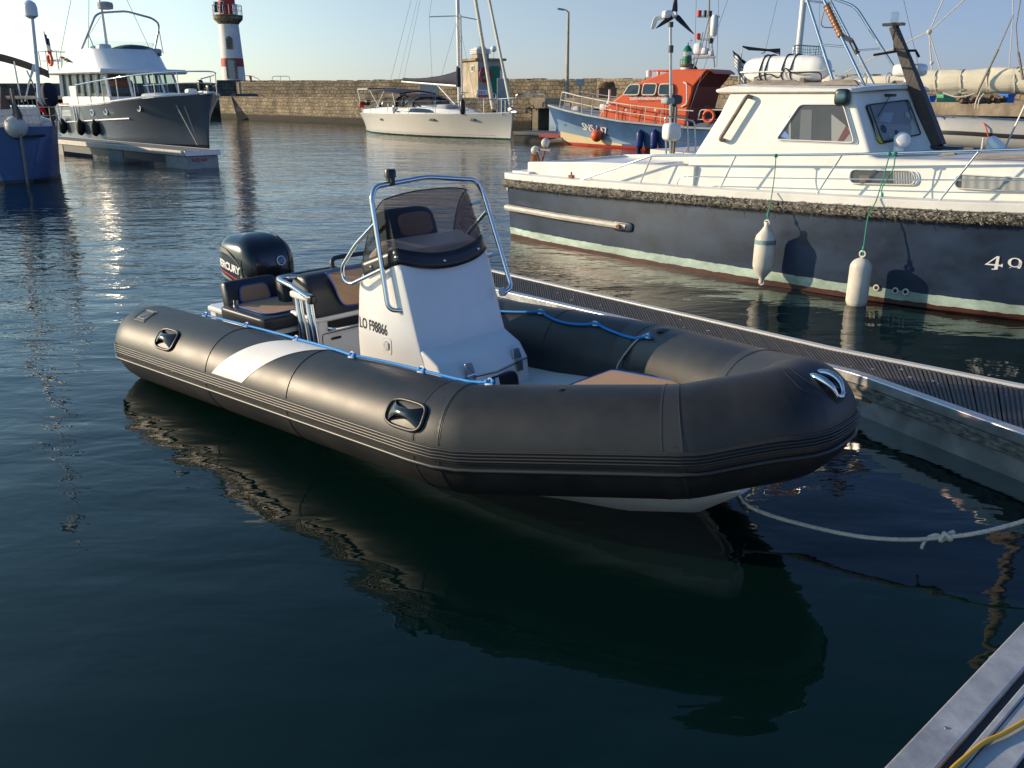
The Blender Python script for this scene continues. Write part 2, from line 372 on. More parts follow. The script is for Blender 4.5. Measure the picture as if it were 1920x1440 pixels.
def stone(name, c1, c2, mortar, bw=.5, bh=.28, wet=.45, sc=1.0, weed=(.035, .032, .022)):
    m = bpy.data.materials.new(name); m.use_nodes = True; n = m.node_tree; N = n.nodes; L = n.links; b = N['Principled BSDF']; b.inputs['Roughness'].default_value = .9
    tc = N.new('ShaderNodeTexCoord'); sp = N.new('ShaderNodeSeparateXYZ'); L.new(tc.outputs['Object'], sp.inputs[0])
    cb = N.new('ShaderNodeCombineXYZ'); L.new(sp.outputs['X'], cb.inputs[0]); L.new(sp.outputs['Z'], cb.inputs[1])
    wob = N.new('ShaderNodeTexNoise'); wob.inputs['Scale'].default_value = 2.2; L.new(tc.outputs['Object'], wob.inputs['Vector'])
    ws = N.new('ShaderNodeVectorMath'); ws.operation = 'SCALE'; ws.inputs['Scale'].default_value = .34; L.new(wob.outputs['Color'], ws.inputs[0])
    wa = N.new('ShaderNodeVectorMath'); wa.operation = 'ADD'; L.new(cb.outputs[0], wa.inputs[0]); L.new(ws.outputs[0], wa.inputs[1])
    br = N.new('ShaderNodeTexBrick'); br.inputs['Scale'].default_value = sc; br.inputs['Brick Width'].default_value = bw; br.inputs['Row Height'].default_value = bh
    br.inputs['Mortar Size'].default_value = .022; br.inputs['Mortar Smooth'].default_value = .3; br.inputs['Color1'].default_value = (*c1, 1); br.inputs['Color2'].default_value = (*c2, 1); br.inputs['Mortar'].default_value = (*mortar, 1)
    L.new(wa.outputs[0], br.inputs['Vector'])
    no = N.new('ShaderNodeTexNoise'); no.inputs['Scale'].default_value = .9; no.inputs['Detail'].default_value = 8; no.inputs['Roughness'].default_value = .7; L.new(tc.outputs['Object'], no.inputs['Vector'])
    mr = N.new('ShaderNodeMapRange'); mr.inputs[1].default_value = .3; mr.inputs[2].default_value = .7; mr.inputs[3].default_value = .30; mr.inputs[4].default_value = 1.65; L.new(no.outputs[0], mr.inputs[0])
    sc_ = N.new('ShaderNodeVectorMath'); sc_.operation = 'SCALE'; L.new(br.outputs[0], sc_.inputs[0]); L.new(mr.outputs[0], sc_.inputs['Scale'])
    # tide mark: weed below the high-water line, a property of the stone itself
    nz = N.new('ShaderNodeMath'); nz.operation = 'MULTIPLY_ADD'; nz.inputs[1].default_value = -.35; L.new(no.outputs[0], nz.inputs[0]); L.new(sp.outputs['Z'], nz.inputs[2])
    st = N.new('ShaderNodeMapRange'); st.inputs[1].default_value = wet - .3; st.inputs[2].default_value = wet - .1; L.new(nz.outputs[0], st.inputs[0])
    mx = N.new('ShaderNodeMix'); mx.data_type = 'RGBA'; L.new(st.outputs[0], mx.inputs[0]); mx.inputs[6].default_value = (*weed, 1); L.new(sc_.outputs[0], mx.inputs[7])
    L.new(mx.outputs[2], b.inputs['Base Color'])
    bu = N.new('ShaderNodeBump'); bu.inputs['Distance'].default_value = .06; hh = N.new('ShaderNodeMath'); hh.operation = 'MULTIPLY_ADD'; hh.inputs[1].default_value = -1; L.new(br.outputs['Fac'], hh.inputs[0]); L.new(no.outputs[0], hh.inputs[2])
    L.new(hh.outputs[0], bu.inputs['Height']); L.new(bu.outputs[0], b.inputs['Normal'])
    return m
M['stone'] = stone('granite_quay_stone', (.30, .235, .15), (.19, .15, .095), (.10, .08, .055), .42, .26)
M['stone_top'] = stone('granite_parapet_stone', (.30, .235, .15), (.20, .155, .10), (.09, .075, .05), .38, .27, wet=-5)
M['stone_dark'] = stone('dark_shaded_stone', (.085, .085, .08), (.06, .06, .058), (.03, .03, .03), .6, .35, wet=.6)  # darkness of the backlit breakwater face is put into this stone colour
M['quaytop'] = mat('quay_concrete', (.26, .21, .15), .9, var=.35, vscale=1.5, bump=.02, bscale=8, detail=8)
M['bldg'] = mat('concrete_and_sunlit_wall_tone', (.40, .34, .25), .85, var=.3, vscale=1.6, bump=.01, bscale=12, detail=8)
M['bldg2'] = mat('grey_paint_and_hut_shade', (.34, .36, .36), .7, var=.12, vscale=4)

def wall_run(name, a, b, z0, z1, th, m, label, top_jag=0, cat='wall', group=None):
    """upright wall from a to b (x,y), object x axis along it so the courses follow it"""
    a, b = Vector((*a, 0)), Vector((*b, 0)); d = b - a; ln = d.length; h = math.atan2(d.y, d.x)
    mb = MB(); K = max(2, int(ln / .45)); rng = random.Random(hash(name) % 1000 + int(ln))
    if top_jag:
        # irregular coping: stones of differing height, each one of the run's own stones
        x = 0; prof = []
        while x < ln:
            wd = rng.uniform(.3, .8); x2 = min(ln, x + wd); z = z1 + rng.uniform(-top_jag, top_jag); prof.append((x, x2, z)); x = x2
        poly = [(0, 0, z0)] + [p for (x, x2, z) in prof for p in ((x + .01, 0, z), (x2 - .01, 0, z))] + [(ln, 0, z0)]
        mb.prism([Vector(p) for p in poly], (0, th, 0))
    else: mb.bb((0, 0, z0), (ln, th, z1))
    o = mb.build(name, m, smooth=False); o.location = a; o.rotation_euler = (0, 0, h)
    if label: tag(o, label, cat, group)
    return o
# quay face (stone) and the concrete apron on piles, parapet behind
wall_run('quay_wall', (-24.5, 75.6), (-10, 61.6), -1, 1.76, 1.2, M['stone'], 'sunlit rough stone quay wall left of the white sailing yacht, below the parapet')
wall_run('quay_wall', (-10, 61.6), (1.2, 55.4), -1, 1.76, 1.2, M['stone'], 'stone quay wall running behind the white sailing yacht to the concrete apron')
wall_run('parapet_wall', (-24.3, 80.0), (6, 64.5), 1.70, 3.0, 1.0, M['stone_top'], 'long sunlit stone parapet behind the moored white sailing yacht', .07)
wall_run('parapet_wall', (6, 64.5), (22.5, 46.3), 1.70, 2.98, 1.0, M['stone_top'], 'stone parapet behind the orange lifeboat and the lamp post', .05)
wall_run('parapet_wall', (22.5, 46.3), (34, 33), 1.70, 2.98, 1.0, M['stone_top'], 'stone parapet behind the furled cream sail at the right edge', .05)
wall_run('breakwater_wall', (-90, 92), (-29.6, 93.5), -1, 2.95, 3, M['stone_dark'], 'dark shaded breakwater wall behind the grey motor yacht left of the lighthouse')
# quay walking surface
def slab(name, pts, z, th, m, **k):
    mb = MB(); mb.prism([Vector((x, y, z)) for x, y in pts], (0, 0, -th)); o = mb.build(name, m, smooth=False); tag(o, None, None, kind='structure'); return o
slab('quay_pavement', [(-24.4, 76.4), (-10, 62.5), (1.2, 56.6), (8, 51.5), (13, 46.5), (23, 34), (36, 22), (60, 30), (30, 48), (6.3, 69), (-24, 79.5), (-40, 100), (-60, 120), (-60, 90)], 1.73, .25, M['quaytop'])
mb = MB()   # concrete apron edge beam on pillars
ap = [(1.2, 55.4), (8, 50.4), (12.6, 45.4), (22.5, 33), (36, 20)]
def apron(a, b, label):
    a, b = Vector((*a, 0)), Vector((*b, 0)); d = b - a; t = thing('concrete_apron', label, 'quay', None, a, math.atan2(d.y, d.x)); ln = d.length
    q = MB(); q.bb((0, -.1, 1.16), (ln, 1.4, 1.765)); q.build('edge_beam', M['quaytop'], t, bevel=.03)
    q = MB(); q.bb((0, 2.8, -1), (ln, 3.1, 1.4)); q.build('back_wall', M['stone_dark'], t, smooth=False)
    k = max(1, int(ln / 5))
    for i in range(k + 1):
        x = .3 + (ln - .6) * i / max(1, k); q = MB(); q.bb((x - .22, -.02, -1), (x + .22, 1.2, 1.18)); q.build('pillar', M['quaytop'], t, bevel=.02)
    return t
apron(ap[0], ap[1], 'concrete quay apron on pillars between the white yacht and the orange lifeboat')
apron(ap[1], ap[2], 'concrete quay apron hidden behind the orange lifeboat')
apron(ap[2], ap[3], 'concrete quay apron on dark pillars behind the white wheelhouse')
apron(ap[3], ap[4], 'brown concrete quay edge behind the grey dinghy at right')
# dark solid added in place of the diagonal shadow cast on the quay wall
b_ = WORLD
def on(px, py, D):     # a point on the sight line at ground distance D ahead
    r = ray(px, py); return Vector((0, 0, EYE)) + r * (D / r.y)
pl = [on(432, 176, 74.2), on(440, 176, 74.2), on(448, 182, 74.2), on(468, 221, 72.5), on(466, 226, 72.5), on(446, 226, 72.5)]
mb = MB(); mb.prism(pl, (1.3, 1.6, 0)); tag(mb.build('wall_shadow_shape', M['stone_dark'], smooth=False), 'dark leaning solid standing in for a cast shadow on the quay wall below the lighthouse', 'shadow_shape')

# ---------------------------------------------------------------- red and white lighthouse
def ring_rail(mb, c, r, z, n=16, r0=.03):
    mb.tube([c + Vector((r * math.cos(2 * math.pi * i / n), r * math.sin(2 * math.pi * i / n), z)) for i in range(n)], r0, n=5, closed=True)
LHx, LHy = on(439, 150, 90).x, 90
t = thing('lighthouse', 'tall white lighthouse with red bands, red lantern tower and solar panels on the breakwater', 'lighthouse', None, (LHx, LHy, 0))
z0 = Vector()
mb = MB(); mb.lathe([(1.10, 3.2), (1.085, 4.45)], n=32); mb.lathe([(1.052, 5.22), (.93, 8.3)], n=32); mb.build('tower', mat('white_tower_paint', (.74, .72, .68), .7, var=.08, vscale=1.5), t, ang=50)
mb = MB(); mb.lathe([(1.09, 4.45), (1.056, 5.22)], n=32); mb.build('red_band', mat('lighthouse_red', (.42, .035, .025), .6, var=.12, vscale=2), t, ang=50)
mb = MB(); mb.lathe([(.93, 8.3), (1.05, 8.45), (1.36, 8.75), (1.40, 9.05), (1.40, 9.12)], n=32); mb.build('gallery', M['stone_top'], t, ang=30)
mb = MB(); mb.lathe([(.80, 9.1), (.72, 13.0), (.74, 13.0), (.74, 13.15), (1.0, 13.3), (1.0, 13.4)], n=28); mb.build('lantern_tower', bpy.data.materials['lighthouse_red'], t)
mb = MB(); mb.lathe([(.6, 13.4), (.6, 14.6)], n=20); mb.build('lantern_glass', M['clear'], t)
mb = MB(); mb.lathe([(.75, 14.6), (.72, 14.8), (.4, 15.3), (.1, 15.5), (.06, 16)], n=20); mb.build('lantern_roof', bpy.data.materials['lighthouse_red'], t)
mb = MB(); ring_rail(mb, z0, 1.36, 10.0, 24, .03); ring_rail(mb, z0, 1.36, 9.55, 24, .02)
for i in range(16): a = 2 * math.pi * i / 16; mb.tube([(1.36 * math.cos(a), 1.36 * math.sin(a), 9.1), (1.36 * math.cos(a), 1.36 * math.sin(a), 10.0)], .025, n=5)
mb.build('gallery_railing', M['dull_steel'], t)
for s, x in ((1, -.55), (1, .0)):
    mb = MB(); mb.box((x - .1, -1.15, 9.75), (.36, .05, .95), Matrix.Rotation(-.28, 3, 'X')); o = mb.build('solar_panel', M['solar'], t)
    q = MB(); q.tube(fillet([(x - .3, -1.02, 9.28), (x - .3, -1.29, 10.22), (x + .1, -1.29, 10.22), (x + .1, -1.02, 9.28)], .02, 2), .02, n=5); q.build('panel_frame', M['alu_white'], o)
mb = MB(); mb.box((1.0, -.78, 9.6), (.5, .03, .9), Matrix.Rotation(.8, 3, 'Z')); mb.build('white_board', M['gel'], t)
# door and window with granite surrounds, facing the basin
for nm, z1_, z2_, w_, zc, ins in (('door', 3.35, 4.95, .62, .2, .0), ('window', 6.15, 6.95, .34, .1, .0)):
    rr = 1.08 if nm == 'door' else 1.0
    ax = .18
    mb = MB(); pts = [(ax - w_ / 2 - .2, z1_ - (.0 if nm == 'door' else .12)), (ax + w_ / 2 + .2, z1_ - (.0 if nm == 'door' else .12)), (ax + w_ / 2 + .2, z2_ + .05), (ax + w_ * .3, z2_ + .25), (ax - w_ * .3, z2_ + .25), (ax - w_ / 2 - .2, z2_ + .05)]
    if nm == 'window': pts = [((x - ax) * .8 + ax, z) for x, z in pts]
    mb.prism([Vector((x, -rr - .03, z)) for x, z in pts], (0, .5, 0)); f = mb.build(nm + '_surround', M['stone_top'], t, smooth=False)
    mb = MB(); mb.prism([Vector((x, -rr - .05, z)) for x, z in [(ax - w_ / 2, z1_), (ax + w_ / 2, z1_), (ax + w_ / 2, z2_), (ax + w_ * .2, z2_ + .1), (ax - w_ * .2, z2_ + .1), (ax - w_ / 2, z2_)]], (0, .1, 0)); mb.build(nm, mat(nm + '_paint', (.36, .36, .34) if nm == 'door' else (.1, .1, .1), .6), t, smooth=False)
t = thing('lighthouse_plinth', 'dark stepped stone plinth that carries the red and white lighthouse', 'plinth', None, (LHx, LHy, 0))
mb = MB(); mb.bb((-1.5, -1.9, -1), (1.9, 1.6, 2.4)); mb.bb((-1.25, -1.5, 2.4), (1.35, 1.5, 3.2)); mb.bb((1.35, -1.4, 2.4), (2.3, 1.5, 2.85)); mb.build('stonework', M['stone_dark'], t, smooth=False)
mb = MB(); mb.bb((1.9, -1.7, -1), (6.2, 1.6, 2.05)); mb.build('landing', M['stone_dark'], t, smooth=False)
def rail(name, label, pts, h, r=.03, every=1, mids=(.5,), fr=None, group=None, m=None):
    """hand rail standing on ground points; the top rail, mid rail and posts are one welded thing"""
    t = thing(name, label, 'railing', None, (pts[0][0], pts[0][1], pts[0][2]), 0, group); o = Vector(pts[0])
    P = [Vector(p) - o for p in pts]; up = Vector((0, 0, h)); mb = MB(); mb.tube(fillet([P[0]] + [p + up for p in P] + [P[-1]], .25, 4), r, n=6); mb.build('top_rail', m or M['dull_steel'], t)
    for q in mids: mb = MB(); mb.tube([p + up * q for p in P], r * .8, n=5); mb.build('mid_rail', m or M['dull_steel'], t)
    for p in P[1:-1]: mb = MB(); mb.tube([p, p + up], r, n=6); mb.build('post', m or M['dull_steel'], t)
    return t
rail('quay_railing', 'thin grey railing beside the steps of the red and white lighthouse', [(LHx + 1.4, LHy - 1.6, 2.4), (LHx + 2.2, LHy - 1.6, 2.4), (LHx + 3.0, LHy - 1.6, 2.05)], 1.2)
rail('quay_railing', 'thin grey railing on the parapet right of the lighthouse', [(LHx + 4.2, LHy - 1.6, 2.05), (LHx + 5.0, LHy - 1.6, 2.05), (LHx + 5.9, LHy - 1.6, 2.05)], 1.5)
mb = MB(); p = on(451, 178, 76); mb.lathe([(.13, 0), (.13, 1.1), (.15, 1.15)], n=12); o = mb.build('mooring_post', M['bldg'], None); o.location = (p.x, p.y, 1.73); tag(o, 'pale round post on the quay edge below the lighthouse', 'post')
mb = MB(); q = [on(468, 142, 88.2), on(474, 160, 88), on(481, 166, 88)]; mb.tube([x - q[0] for x in q], .1, n=5); o = mb.build('ladder_rail', M['red']); o.location = q[0]; tag(o, 'small red sloping handrail on the lighthouse landing', 'handrail')

# ---------------------------------------------------------------- green lighthouse, far
g = on(1288, 118, 110); t = thing('green_lighthouse', 'small green and white harbour light behind the orange lifeboat', 'lighthouse', None, (g.x, 110, 0))
mb = MB(); mb.lathe([(.78, 1), (.70, 4.9)], n=20); mb.build('tower', bpy.data.materials['white_tower_paint'], t)
mb = MB(); mb.lathe([(.7, 4.9), (.86, 5.1), (.86, 5.3)], n=20); mb.build('gallery', M['stone_top'], t)
mb = MB(); mb.lathe([(.56, 5.3), (.54, 6.15)], n=20); mb.build('lamp_room', M['green'], t)
mb = MB(); mb.lathe([(.50, 6.15), (.50, 6.75)], n=16); mb.build('lantern_glass', M['bldg2'], t)
mb = MB(); mb.lathe([(.58, 6.72), (.50, 6.95), (.25, 7.3), (.08, 7.4), (.06, 7.7)], n=20); mb.build('cap', M['green'], t)
mb = MB(); mb.tube([(.3, -.3, 7.2), (.3, -.3, 8.1)], .02, n=4); mb.tube([(.1, -.3, 7.9), (.5, -.3, 7.9)], .02, n=4); ring_rail(mb, z0, .84, 5.8, 14, .02)
for i in range(10): a = 2 * math.pi * i / 10; mb.tube([(.84 * math.cos(a), .84 * math.sin(a), 5.3), (.84 * math.cos(a), .84 * math.sin(a), 5.8)], .018, n=4)
mb.build('railing', M['rust'], t)
mb = MB(); mb.box((.3, -.75, 6.45), (.85, .1, .35)); mb.build('name_board', M['gel'], t)

# ---------------------------------------------------------------- concrete hut on the quay
c = on(897, 183, 58.5); t = thing('quay_hut', 'small concrete hut with roof turret and green door on the quay behind the yacht', 'hut', None, (c.x, c.y, 1.73), R(27))
W1, W2, HH = 1.75, 2.5, 2.28
mb = MB(); mb.bb((0, 0, 0), (W1, W2, HH)); mb.build('walls', M['bldg2'], t, smooth=False)  # blue-grey carries the shade on the door side in its colour
mb = MB(); mb.bb((-.02, -.02, 0), (0, W2, HH)); mb.build('sunlit_wall_tone', M['bldg'], t, smooth=False)  # thin warm skin puts the sunlight on this side into its colour
mb = MB(); mb.bb((-.25, -.18, HH), (W1 + .2, W2 + .2, HH + .14)); mb.build('roof_slab', M['quaytop'], t, smooth=False)
mb = MB(); mb.bb((.02, .15, HH + .14), (.85, .95, HH + .42)); f = mb.build('turret', M['bldg'], t, smooth=False)
mb = MB()
for k in range(3): mb.bb((-.08, .05, HH + .42 + .1 * k), (.95, 1.05, HH + .48 + .1 * k)); mb.bb((0, .12, HH + .48 + .1 * k), (.88, .98, HH + .52 + .1 * k))
mb.lathe([(.42, HH + .72), (.36, HH + .82), (.1, HH + .88)], (.42, .55, 0), n=16); mb.build('vent_louvres', M['alu_white'], f, smooth=False)
mb = MB(); mb.bb((-.06, .55, 1.62), (-.02, .95, 2.0)); f = mb.build('window', M['alu_white'], t, smooth=False); mb = MB(); mb.bb((-.08, .62, 1.68), (-.06, .88, 1.95)); mb.build('pane', M['darkwin'], f, smooth=False)
mb = MB(); mb.bb((.86, -.06, 0), (1.5, 0, 1.95)); mb.build('door', M['green'], t, smooth=False)
mb = MB(); mb.bb((1.56, -.04, .9), (1.7, 0, 1.7)); mb.build('notice_strip', M['white_ink'], t, smooth=False)
mb = MB(); mb.tube([(1.5, .8, HH + .14), (1.5, .8, HH + .55)], .03, n=6); mb.ell((1.5, .8, HH + .75), .2); mb.build('radome', M['gel'], t)
mb = MB(); rr = .38; mb.tube([Vector((.46 + rr * math.cos(a), -.12, 1.42 + rr * math.sin(a))) for a in [2 * math.pi * i / 20 for i in range(20)]], .085, n=8, closed=True); mb.tube([(.2, -.1, 1.3), (.5, -.12, 1.6), (.7, -.1, 1.2)], .05, n=5)
o = mb.build('lifebuoy', mat('faded_red_lifebuoy', (.30, .02, .03), .6)); o.location = t.location; o.rotation_euler = t.rotation_euler; tag(o, 'round red lifebuoy hung on the grey wall of the quay hut', 'lifebuoy')

# ---------------------------------------------------------------- lamp post
p = on(1063, 168, 60); t = thing('lamp_post', 'tall slim grey lamp post standing on the quay between hut and lifeboat', 'lamp post', None, (p.x, p.y, 1.73))
zt = on(1067, 22, 60).z - 1.73
mb = MB(); mb.lathe([(.16, 0), (.16, .1), (.13, .15), (.075, zt)], n=10); mb.build('post', M['bldg'], t)
mb = MB(); mb.tube([(0, 0, zt - .03), (-.12, 0, zt + .08), (-.32, 0, zt + .14)], .04, n=6); mb.build('arm', M['bldg'], t)
mb = MB(); mb.rbox((-.5, 0, zt + .15), (.5, .2, .12), rot=Matrix.Rotation(.15, 3, 'Y')); mb.build('lamp_head', M['bldg2'], t)

# service posts, pots and boxes on the quay
for px, D, lab in ((1087, 58, 'grey service cabinet on a post beside the lamp post'),):
    p = on(px, 180, D); t = thing('service_cabinet', lab, 'cabinet', None, (p.x, p.y, 1.73)); mb = MB(); mb.tube([(0, 0, 0), (0, 0, .75)], .06); mb.build('post', M['bldg'], t); mb = MB(); mb.box((0, 0, .95), (.55, .3, .42)); mb.build('box', M['bldg2'], t, bevel=.02)
p = on(1138, 178, 56); t = thing('fish_bin', 'dark red fish bin on the quay heaped with nets behind the lifeboat rail', 'bin', None, (p.x, p.y, 1.73)); mb = MB(); mb.bb((-.55, -.4, 0), (.55, .4, .62)); mb.bb((-.6, -.45, .55), (.6, .45, .62)); mb.build('bin_body', M['teak'], t, bevel=.01)
mb = MB()
for k in range(26):
    a = random.uniform(0, 6.28); q = [Vector((math.cos(a + i * .5) * (.5 - i * .03), math.sin(a + i * .5) * .34, .62 + .3 * math.sin(i / 7 * 3.14) * random.uniform(.6, 1.2))) for i in range(8)]
    mb.tube(curve(q, 3), .03, n=4)
o = mb.build('fishing_net', M['teak']); o.location = (p.x, p.y, 1.73); tag(o, 'heap of brown fishing net piled on the red bin on the quay', 'net')
p = on(905, 190, 54); t = thing('notice_board', 'pink and white notice board on the quay right of the yacht mast', 'sign', None, (p.x, p.y, 1.73), R(-8)); mb = MB(); mb.bb((-.32, 0, .06), (.36, .04, .50)); mb.build('board', M['patch'], t, smooth=False)
mb = MB(); mb.bb((-.32, -.006, .06), (.36, 0, .22)); mb.bb((-.1, -.006, .27), (-.02, 0, .44)); mb.build('pink_panel', mat('pink_print', (.55, .08, .16), .6), t, smooth=False)
mb = MB(); mb.bb((-.25, -.006, .27), (-.15, 0, .42)); mb.bb((.05, -.006, .27), (.15, 0, .42)); mb.build('blue_print', M['blue_ink'], t, smooth=False); mb = MB(); mb.tube([(-.25, .02, 0), (-.25, .02, .1)], .02); mb.tube([(.25, .02, 0), (.25, .02, .1)], .02); mb.build('legs', M['dull_steel'], t)
rail('quay_railing', 'low pale railing on the quay between the hut and the lifeboat', [tuple(on(968, 186, 55)), tuple(on(985, 186, 54.6)), tuple(on(1003, 186, 54.2)), tuple(on(1022, 186, 53.8))], .28, mids=())
rail('quay_railing', 'low pale railing at the foot of the hut behind the yacht bow', [tuple(on(893, 184, 56)), tuple(on(915, 184, 55.8)), tuple(on(930, 184, 55.5))], .25, mids=())
p = on(805, 190, 63); mb = MB(); mb.box((0, 0, .45), (1.3, .5, 1.0)); o = mb.build('utility_cabinet', M['bldg2'], bevel=.02); o.location = (p.x, p.y, 1.73); tag(o, 'grey-blue cabinet against the parapet left of the yacht mast', 'cabinet')
p = on(943, 190, 54.4); mb = MB(); mb.bb((-.35, 0, -2.3), (.35, .6, 1.15)); o = mb.build('quay_pillar', M['bldg2'], bevel=.02); o.location = (p.x, p.y, 1.73); tag(o, 'blue-grey upright pillar on the quay behind the yacht forestays', 'pillar')
# fish boxes at the right, on the quay
for px0, px1, py0, py1, mm, lab in ((1742, 1755, 179, 189, 'bluebox', 'small blue crate on the quay under the cream sail'), (1768, 1801, 177, 188, 'green', 'green fish crate on the quay under the cream sail'), (1889, 1904, 176, 187, 'bluebox', 'blue crate on the quay at the right end of the row'), (1802, 1888, 180, 189, 'dark', 'long dark heap of nets on the quay between the green and blue crates')):
    if mm == 'bluebox': mt = mat('blue_crate', (.03, .14, .5), .5)
    elif mm == 'green': mt = mat('green_crate', (.10, .35, .18), .5)
    else: mt = M['teak']
    D = 31.5 if px0 < 1800 else 29.5; a, b = on(px0, py1, D), on(px1, py0, D); zb = 1.735; ww = b.x - a.x; hh = max(.2, b.z - zb); mb = MB()
    if mm == 'dark':
        for k in range(60): x = random.uniform(0, ww); mb.ell((x, random.uniform(0, .4), random.uniform(.05, hh - .02)), (random.uniform(.06, .14), .1, .07), n=6, k=4)
        o = mb.build('net_heap', mt); o.location = (a.x, a.y, zb); tag(o, lab, 'nets'); continue
    t = thing('fish_crate', lab, 'crate', None, (a.x, a.y, zb)); mb.bb((0, 0, .03), (ww, .5, hh - .04)); mb.build('crate_body', mt, t, bevel=.01); mb = MB(); mb.bb((-.02, -.02, hh - .06), (ww + .02, .52, hh)); mb.build('rim', mt, t, bevel=.005)

# ---------------------------------------------------------------- floating docks
def deck_module(name, pts_near, pts_far, z, parent_label, nslat_w=.14):
    pass

def pontoon_finger():
    near = [(-0.610, 8.695), (2.351, 5.601), (2.906, 4.459), (3.161, 3.849)]; far = [(-0.643, 9.671), (2.407, 6.211), (3.361, 5.324), (4.137, 4.703)]
    t = thing('pontoon_finger', 'dark slatted pontoon finger with silver edges between the black inflatable boat and the navy workboat', 'pontoon', None, (0, 0, 0)); z = .27
    def lerp(P, s):
        s = min(max(s, 0), .9999) * (len(P) - 1); i = int(s); f = s - i; return Vector((*P[i], 0)).lerp(Vector((*P[i + 1], 0)), f)
    # ribs laid across, equal spacing along each module
    mb = MB(); gap = .0315
    for i in range(3):
        n0, n1, f0, f1 = [Vector((*q, 0)) for q in (near[i], near[i + 1], far[i], far[i + 1])]
        ln = ((n1 - n0).length + (f1 - f0).length) / 2; K = int(ln / gap)
        d = ((n1 - n0) + (f1 - f0)).normalized()
        for k in range(K):
            s = (k + .5) / K; a, b = n0.lerp(n1, s), f0.lerp(f1, s); u = (b - a).normalized(); a = a + u * .065; b = b - u * .05
            wd = .0215; last = (k % 5 == 4)
            if last: continue_gap = True
            hz = z + random.uniform(-.001, .001); off = d * (wd / 2)
            mb.prism([a - off + Vector((0, 0, hz - .012)), a + off + Vector((0, 0, hz - .012)), a + off * .8 + Vector((0, 0, hz)), a - off * .8 + Vector((0, 0, hz))], b - a)
    mb.build('decking', M['deckslat'], t, smooth=False)
    mb = MB()
    for i in range(3):
        n0, n1, f0, f1 = [Vector((*q, 0)) for q in (near[i], near[i + 1], far[i], far[i + 1])]
        ln = (n1 - n0).length; K = max(1, int(ln / (gap * 5)))
        for k in range(K):
            s0, s1 = (k + .06) / K, (k + .98) / K
            q = [n0.lerp(n1, s0), n0.lerp(n1, s1), f0.lerp(f1, s1), f0.lerp(f1, s0)]
            mb.prism([p + Vector((0, 0, z - .010)) for p in q], (0, 0, -.03))
    mb.build('deck_boards', M['deckslat'], t, smooth=False)
    def strip(P, out, w0, w1, z0, z1, nm, m, bev=.004):
        """band following an edge; out=-1 outward on the near side, +1 on the far side"""
        mb = MB(); K = 24; ri = []
        pts = fillet([Vector((*p, 0)) for p in P], .12, 4)
        for i, p in enumerate(pts):
            d = (pts[min(i + 1, len(pts) - 1)] - pts[max(i - 1, 0)]).normalized(); nn = Vector((d.y, -d.x, 0)) * (1 if out < 0 else -1)
            nn = -nn if (nn.dot(Vector((-.7, -.7, 0))) < 0) == (out < 0) else nn
            ri.append([p + nn * w0 + Vector((0, 0, z0)), p + nn * w1 + Vector((0, 0, z0)), p + nn * w1 + Vector((0, 0, z1)), p + nn * w0 + Vector((0, 0, z1))])
        mb.loft(ri); mb.build(nm, m, t, ang=30, bevel=bev)
    strip(near, -1, -.055, .02, 0.209, 0.2833, 'silver_edge', M['alu'], .008)
    strip(near, -1, -.05, .030, 0.1314, 0.2068, 'timber_fender', M['stain'])
    strip(near, -1, -.06, .010, -.04, 0.1291, 'frame_beam', M['alu'])
    strip(far, 1, -.045, .015, 0.1924, 0.2833, 'far_edge', M['alu_white'])
    strip(far, 1, -.06, .0, .04, 0.1901, 'frame_beam', M['darkgrey'])
    for c, ang in (((.55, 8.25), -.80), ((2.45, 6.25), -.80)):
        mb = MB(); mb.box((c[0], c[1], -.14), (1.0, .24, .70), Matrix.Rotation(ang, 3, 'Z')); mb.build('float', M['concrete'], t, bevel=.03)
    a, b = Vector((*near[0], 0)), Vector((*far[0], 0)); u = b - a; mb = MB(); mb.prism([a + Vector((0, 0, .05)), b + Vector((0, 0, .05)), b + Vector((0, 0, .275)), a + Vector((0, 0, .275))], u.cross(Vector((0, 0, 1))).normalized() * -.05); mb.build('end_plate', M['alu'], t, smooth=False)
    mb = MB(); rg = random.Random(11)
    for k in range(26):
        s = rg.uniform(.05, .98); a_, b_2 = lerp(near, s), lerp(far, s); c = a_.lerp(b_2, rg.uniform(.15, .85)); mb.ell((c.x, c.y, z + .001), (rg.uniform(.004, .018), rg.uniform(.003, .010), .0018), n=7, k=3)
    o = mb.build('bird_droppings', M['patch'], t); o['kind'] = 'stuff'
    # joint bracket and stains
    mb = MB(); q = Vector((2.407, 5.468, 0.1613)); mb.box(q, (.07, .03, .10), Matrix.Rotation(-1.0, 3, 'Z')); mb.build('joint_bracket', M['rust'], t, bevel=.004)
pontoon_finger()

